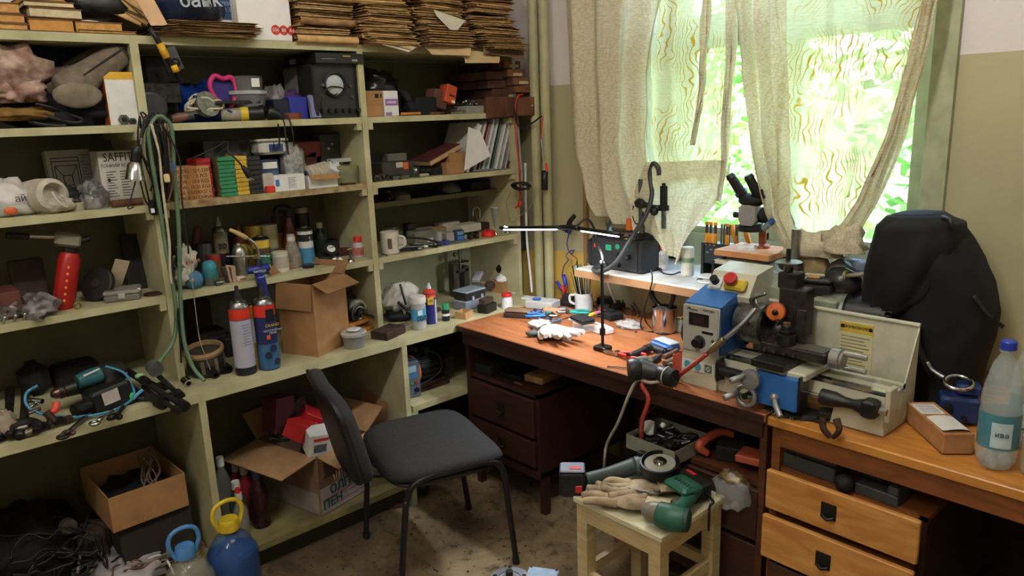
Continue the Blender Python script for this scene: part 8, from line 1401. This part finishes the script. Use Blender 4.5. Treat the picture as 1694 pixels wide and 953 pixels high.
# ---------------------------------------------------------------- in and under the desks
SF = .592; U = lambda x,y,z,name,label,cat,sx,sy,sz,m_,rz=0.: one(name,label,cat,MB().rbox(0,0,0,sx,sy,sz,.004),m_,(x,y,z),rz)
t = thing('caliper_case','long grey steel case lying in the honey desk above the drawers','case',(2.145,-.60,SF),-.04); part(t,'body',MB().rbox(0,0,0,.165,.10,.042,.003),M((78,80,80),.5,.3)); part(t,'lid',MB().rbox(0,.01,.043,.165,.10,.016,.003),M((70,72,72),.4,.4)); part(t,'bright_edge',MB().box(0,-.041,.0595,.155,.004,.002),CHROME)
one('black_bulb','black rubber bulb lying between the two grey cases','bulb',MB().ball((0,0,.024),.026,16),BLKM,(2.262,-.672,SF)); t = thing('open_case','grey open topped case beside the black rubber bulb','case',(2.345,-.62,SF),-.05); part(t,'body',MB().rbox(0,0,0,.115,.09,.03,.003),M((74,76,76),.5,.3)); part(t,'side_block',MB().rbox(.043,0,.031,.028,.09,.022,.003),M((80,82,82),.5,.3)); part(t,'lid_edge',MB().rbox(-.03,.02,.031,.055,.04,.018,.003),M((60,62,62),.4,.4))
U(.67,-.56,.539,'black_case','black flat case on the left pedestal under the desk','case',.10,.16,.045,BLKM); U(.80,-.55,.539,'steel_comb','dark steel comb plate on the left pedestal','plate',.12,.10,.02,DSTEEL,.1); one('brass_pin','short brass pin lying on the left pedestal edge','pin',MB().cyl((0,0,0),(.05,0,.0),.006),M((140,100,66),.4,.7),(.86,-.625,.546)); U(.905,-.50,.539,'paper_pile','dark worn papers on the left pedestal','papers',.10,.14,.03,OLDER,.1)
P = (1.665,-.665,.5245); t = thing('parts_tray','grey steel tray of bolts sticking out of the dark desk','tray',P,-.02); openbox(t,.20,.19,.05,.002,M((150,148,132),.5,.4)); part(t,'divider',MB().box(.03,0,.002,.002,.18,.04),STEEL); kb = random.Random(6); mb = MB(); [mb.cyl(V((kb.uniform(-.09,.09),kb.uniform(-.08,.08),.02)),V((kb.uniform(-.09,.09),kb.uniform(-.08,.08),.045)),kb.uniform(.004,.008),n=6) for _ in range(34)]; part(t,'bolts',mb,DSTEEL)['kind'] = 'stuff'
part(t,'bright_disc',MB().lathe([(.006,0),(.026,.002),(.026,.008)],18,(-.06,-.02,.06),(.5,-.6,.5)),STEEL); part(t,'tall_bolt',MB().cyl((-.03,-.03,.03),(-.03,-.02,.105),.006),DSTEEL); part(t,'white_knob',MB().ball((-.02,.0,.075),.010,8),WHT)
one('orange_strap','orange red tool grip lying beside the steel tray','tool',MB().tube([(0,-.03,.0),(-.02,-.05,.03),(0,.03,.055),(.04,.06,.05)],[.012,.015,.014,.012],8),M((176,78,52),.5),(1.80,-.60,.535)); U(1.86,-.56,.5245,'black_drill','black tool body deep in the dark desk shelf','tool',.10,.12,.05,BLKM,.3); U(1.945,-.60,.55,'orange_cloth','orange folded package above the clear hanging bag','package',.09,.08,.025,M((186,88,60),.6),.2)
t = thing('parts_bag','clear bag of brass parts hanging from the dark desk shelf','bag',(1.935,-.70,.50)); part(t,'film',MB().lump((0,0,-.02),(.058,.032,.06),8,.4,2.6,24,2),FILM); part(t,'brass_parts',MB().lump((0,0,.022),(.045,.03,.018),5,.5,4,16,2),M((150,130,86),.4,.6))
for lb,x,y,sx,sy,sz,m_ in (('dark machine part on the floor under the right pedestal',1.83,-.25,.18,.14,.2,CAST),('black toolbox on the floor in the leg space',1.30,-.25,.20,.14,.30,BLKM),('grey dusty carton behind the stool',2.0,-.80,.0,.0,.0,CARD)):
    if sx: U(x,y,0,'toolbox',lb,'box',sx,sy,sz,m_)
t = thing('dark_frame','dark steel frame standing in the leg space beside the hose','rack'); part(t,'post',MB().tube([(1.44,-.52,0),(1.44,-.52,.52),(1.52,-.42,.56)],.010,8,2),DSTEEL); t.name = 'steel_rack'; vial('dark red bottle in the leg space behind the stool',V((1.45,-.42,.30)),.03,.16,M((110,36,34),.4),M((150,60,50),.5)); U(1.45,-.42,0,'low_box','dark box under the red bottle','box',.14,.12,.298,BLKM)
one('hose_coil','coil of dark red hose on the floor under the stool','hose',coil((0,0,.05),.11,6,.009,9,(1,1,.5),8,.12),M((110,44,40),.5),(1.70,-.60,.0)); bag('waste_bag','dark sack with pale straps standing by the desk side',V((2.56,-.40,0)),(.12,.12,.17),M((40,38,36),.7,var=.3),7); one('yellow_sack','dark crate with a yellow green edge at the bottom frame corner','crate',MB().rbox(0,0,0,.16,.22,.40,.01),M((58,56,44),.7),(2.74,-.62,0)); one('yellow_edge','yellow green folded bag edge on the corner crate','bag',MB().lump((0,0,0),(.02,.10,.05),3,.3,2,16,2),M((150,150,60),.6),(2.66,-.64,.36))
# ---------------------------------------------------------------- on the stool
ZS = .4535; O = lambda u,v,h=0.: on(u,v,ZS+h); GRN = M((36,92,72),.45,var=.15); GRY = M((54,62,62),.5,var=.15); REDP = M((196,48,44),.5)
t = thing('angle_grinder','grey cordless angle grinder lying across the stool','grinder'); a1,a2,a3,a4 = O(968,795,.04),O(1005,785,.045),O(1050,772,.055),O(1078,768,.06)
part(t,'grip',MB().tube([a1,a2,a3],[.024,.023,.030],16),GRY); part(t,'motor_housing',MB().tube([a3,a3.lerp(a4,.6),a4],[.032,.035,.03],16),M((74,88,88),.45,var=.12)); part(t,'side_stub',MB().cyl(O(1060,762,.07),O(1062,748,.10),.015),BLK)
gc = O(1092,770,.085); part(t,'wheel_guard',MB().lathe([(.056,-.016),(.061,-.016),(.063,.016),(.058,.017),(.056,.0)],28,gc,(.05,-.15,1)),BLK); part(t,'guard_plate',MB().lathe([(.058,.0),(.0,.002)],28,gc,(.05,-.15,1),caps=False),BLK); part(t,'grinding_disc',MB().lathe([(.049,.004),(.049,.010),(.02,.011)],28,gc,(.05,-.15,1)),M((150,150,136),.7,var=.15)); part(t,'flange_nut',MB().lathe([(.022,.010),(.022,.016),(.014,.017),(.014,.024),(.006,.025)],20,gc,(.05,-.15,1)),CHROME); part(t,'gear_head',MB().lump(gc+V((-.01,.0,-.045)),(.045,.04,.032),3,.12,2,18,2),GRY)
bt = part(t,'battery',MB().rbox(0,0,-.04,.085,.07,.085,.008).xf((0,0,.75),O(947,797,.03)),BLKM); part(bt,'battery_top',MB().rbox(0,0,.0455,.08,.066,.008,.004).xf((0,0,.75),O(947,797,.03)),M((110,116,136),.4)); part(bt,'red_print',MB().box(0.01,-.01,.054,.035,.02,.001).xf((0,0,.75),O(947,797,.03)),REDP); part(bt,'red_latch',MB().rbox(.02,-.036,-.02,.022,.006,.025,.002).xf((0,0,.75),O(947,797,.03)),REDP)
t = thing('cordless_drill','green cordless drill lying with its battery towards the desk','drill'); d1_,d2_,d3_ = O(1148,808,.05),O(1135,830,.045),O(1118,850,.045)
part(t,'handle',MB().tube([d1_,d2_,d3_],[.026,.021,.026],14),GRN); part(t,'motor_housing',MB().tube([O(1152,868,.04)*.0+O(1132,860,.042),O(1110,856,.042),O(1090,850,.042)],[.036,.039,.036],16),GRN); part(t,'rear_cap',MB().lathe([(.036,0),(.034,.012),(.026,.016)],20,O(1132,860,.042),O(1140,862,.042)-O(1110,856,.042)),M((26,66,54),.5)); part(t,'chuck',MB().tube([O(1090,850,.042),O(1078,846,.042),O(1066,842,.040)],[.034,.030,.018],16),M((150,142,128),.5,.4,var=.3))
bt = part(t,'battery',MB().rbox(0,0,-.048,.125,.085,.060,.008).xf((0,0,-.25),O(1140,795,.05)),BLKM); part(bt,'green_foot',MB().rbox(-.01,-.015,.0,.10,.08,.022,.008).xf((0,0,-.25),O(1140,808,.06)),GRN); part(bt,'red_print',MB().box(-.02,.025,.0125,.04,.014,.001).xf((0,0,-.25),O(1140,795,.05)),REDP); [part(bt,'vent_slot',MB().box(-.035+.013*i,-.02,.0225,.006,.012,.001).xf((0,0,-.25),O(1140,808,.06)),BLK) for i in range(6)]
part(t,'wrist_strap',MB().tube([O(1168,815,.03),O(1180,830,.02),V((1.92,-.80,.46)),V((1.925,-.81,.41)),V((1.918,-.80,.38))],.0045,6),BLK)
DG = (M((184,166,136),.95,var=.3,sc=16,bump=.25,c2=(112,94,76)),M((196,182,150),.95,var=.12,sc=70,bump=.3))
t = thing('work_glove','dirty tan work glove lying foremost on the stool, cuff towards the drill','glove',O(1052,836,.012),2.0); glove(t,DG,1.15,.02,7); t = thing('work_glove','dirty work glove behind the other with an upright striped cuff','glove',O(1072,812,.02),2.5); glove(t,DG,1.05,.03,9,flip=-1)
wrench('steel wrench lying across the gloves with its jaw to the left',O(1090,818,.05),O(998,802,.03),.006,M((120,112,104),.4,.8),1.); one('roll_grip','dark rubber roll end lying before the gloves','grip',MB().cyl(O(1008,826,.022),O(1024,820,.022),.020,.018),RUBBER); S.objects['roll_grip'].name = 'rubber_roll'; one('paper_scrap','small white paper scrap under the grinder','paper',MB().box(0,0,0,.06,.05,.001),WHT,O(990,806,.001),.4)
# ---------------------------------------------------------------- floor at the frame bottom
t = thing('motor_flange','blue motor with a round silver flange on the floor','motor',(1.43,-1.30,.0)); fz = .16; c_ = on(843,958,fz); t.location = (c_.x,c_.y,0); part(t,'housing',MB().rbox(.01,.01,0,.13,.13,fz-.01,.01),M((40,70,140),.4)); part(t,'flange',MB().lathe([(.02,0),(.066,0),(.066,.012),(.04,.014),(.038,.010),(.016,.012)],32,(0,0,fz-.01)),M((190,194,204),.3,.7)); part(t,'shaft',MB().cyl((0,0,fz),(0,0,fz+.03),.012),DSTEEL)
for k in range(4): part(t,'bolt',MB().cyl((.048*math.cos(.8+k*PI/2),.048*math.sin(.8+k*PI/2),fz),(.048*math.cos(.8+k*PI/2),.048*math.sin(.8+k*PI/2),fz+.014),.007),CHROME)
c_ = on(905,948,.13); t = thing('blue_terminal_box','pale blue terminal box beside the silver flange','box',(c_.x,c_.y-.03,0),.55); part(t,'body',MB().rbox(0,0,0,.10,.10,.12,.004),M((60,100,170),.4)); part(t,'lid',MB().rbox(0,0,.1205,.105,.105,.010,.003),M((170,196,226),.35)); [part(t,'screw',MB().cyl((x*.044,y*.044,.130),(x*.044,y*.044,.133),.004),CHROME) for x in (-1,1) for y in (-1,1)]
kd = random.Random(12); mb = MB()
for i in range(150):
    p = on(kd.uniform(440,900),kd.uniform(800,950),.001)
    if p.x > .60: mb.lump(p,(kd.uniform(.002,.006),kd.uniform(.002,.006),.002),i,.5,3,6,.2)
one('floor_debris','small dark crumbs and chips scattered over the dirty floor','debris',mb,M((52,44,38),.9),kind='stuff'); one('brick_shard','flat reddish tile shard on the floor by the cabinet','shard',MB().plate([(-.05,-.03),(.03,-.05),(.06,.01),(.0,.05),(-.05,.03)],.008),M((96,62,54),.9),on(655,832,.001))
# ---------------------------------------------------------------- cables hung on the bookcase upright
H = lambda u,v,x=.45: pl(u,v,0,x)
GRH = M((92,118,92),.5,var=.12); t = thing('hose_loop','grey green hose looped over the upright and hanging to the counter','hose'); part(t,'long_run',MB().tube([H(262,600,.50),H(288,560,.44),H(290,500,.46),H(276,420),H(262,330),H(247,240),H(246,215),H(258,194),H(272,196),H(284,215),H(288,280),H(296,380),H(298,480),H(304,560,.46),H(318,605,.48),H(338,630,.52)],.007,10),GRH); t['group'] = 'cables hung on the upright'
for i,(pts,r,c,lb) in enumerate(((((250,205),(262,250),(270,320),(280,400),(281,440),(284,470)),.0045,(196,184,160),'cream cable hanging inside the green hose loop'),(((240,205),(232,240),(236,262)),.004,BLK,'black lead holding the chrome lamp head'),(((268,205),(296,260),(300,320),(310,400),(312,420)),.003,BLK,'thin black cable hanging right of the hose'),(((255,210),(268,300),(282,420),(296,540),(300,600)),.0035,BLK,'long black cable hanging behind the hose'),(((276,205),(281,260),(286,300),(278,335)),.003,(96,60,50),'brown cable hanging in the bundle'),(((224,300),(216,330),(212,345),(222,342)),.0025,BLK,'thin black lead below the chrome lamp head'),(((232,300),(240,330),(250,345),(254,352)),.0025,BLK,'black lead ending in a white tip'),(((314,420),(322,500),(330,560),(340,590),(348,612)),.0015,(150,146,130),'thin string hanging before the metal drum'))):
    cable(lb,[H(u,v,.46+.006*(i % 3)) for u,v in pts],r,c if not isinstance(c,tuple) else M(c,.5),group=None)
t = thing('hanging_lamp','chrome lamp head hanging on the cable bundle','lamp',H(223,282,.47)); part(t,'shade',MB().lathe([(.012,.03),(.022,.015),(.026,-.012),(.029,-.03),(.026,-.028),(.02,0)],24,(0,0,0),(-.05,.15,1),caps=False),CHROME); part(t,'socket',MB().tube([(0,.004,.025),(.004,.012,.06),(.01,.02,.075)],[.014,.015,.006],12),BLK); part(t,'tip',MB().cyl((.004,.03,.08),(.004,.033,.10),.006),STEEL)
tb = MB(); kq = random.Random(2)
for i in range(14): tb.tube([H(236+kq.uniform(-6,30),205+kq.uniform(-5,8),.44),H(230+kq.uniform(0,40),185+kq.uniform(0,10),.45),H(250+kq.uniform(-20,30),240+kq.uniform(0,30),.45),H(255+kq.uniform(-15,25),300+kq.uniform(0,50),.44)],.003,5,4)
one('lead_bundle','thick bundle of black test leads hung over the upright','cables',tb,BLK,kind='stuff'); one('chrome_bulb','silver bulb end sitting on top of the cable bundle','bulb',MB().ball((0,0,0),.018,12,(1,1,1.1)),CHROME,H(266,196,.43)); one('adapter','black power adapter hanging low in the cable bundle','adapter',MB().rbox(0,0,0,.03,.05,.05,.006),BLKM,H(262,355,.42)); one('white_plug','white plug tip at the end of the hanging lead','plug',MB().box(0,0,0,.008,.01,.014),WHT,H(253,352,.47)); one('blue_connector','blue connector hanging in the cable bundle','connector',MB().rbox(0,0,0,.01,.014,.032,.003),M((52,100,170),.4),H(286,285,.46)); one('cream_plug','cream square connector on the hanging cream cable','connector',MB().rbox(0,0,0,.012,.018,.028,.003),M((206,190,150),.5),H(277,302,.47))
# ---------------------------------------------------------------- lettering: text curves become plain meshes
bpy.context.view_layer.update(); dg = bpy.context.evaluated_depsgraph_get()
for o in [o for o in S.objects if o.type == 'FONT']:
    me = bpy.data.meshes.new_from_object(o.evaluated_get(dg)); nm = 'lettering'
    if not me.materials: me.materials.append(o.data.materials[0])
    n = bpy.data.objects.new(nm,me); COL.objects.link(n); n.parent = o.parent; n.location = o.location; n.rotation_euler = o.rotation_euler; n.scale = o.scale
    bpy.data.objects.remove(o)
for o in S.objects:
    for k in ('w','h','d'):
        if k in o: del o[k]
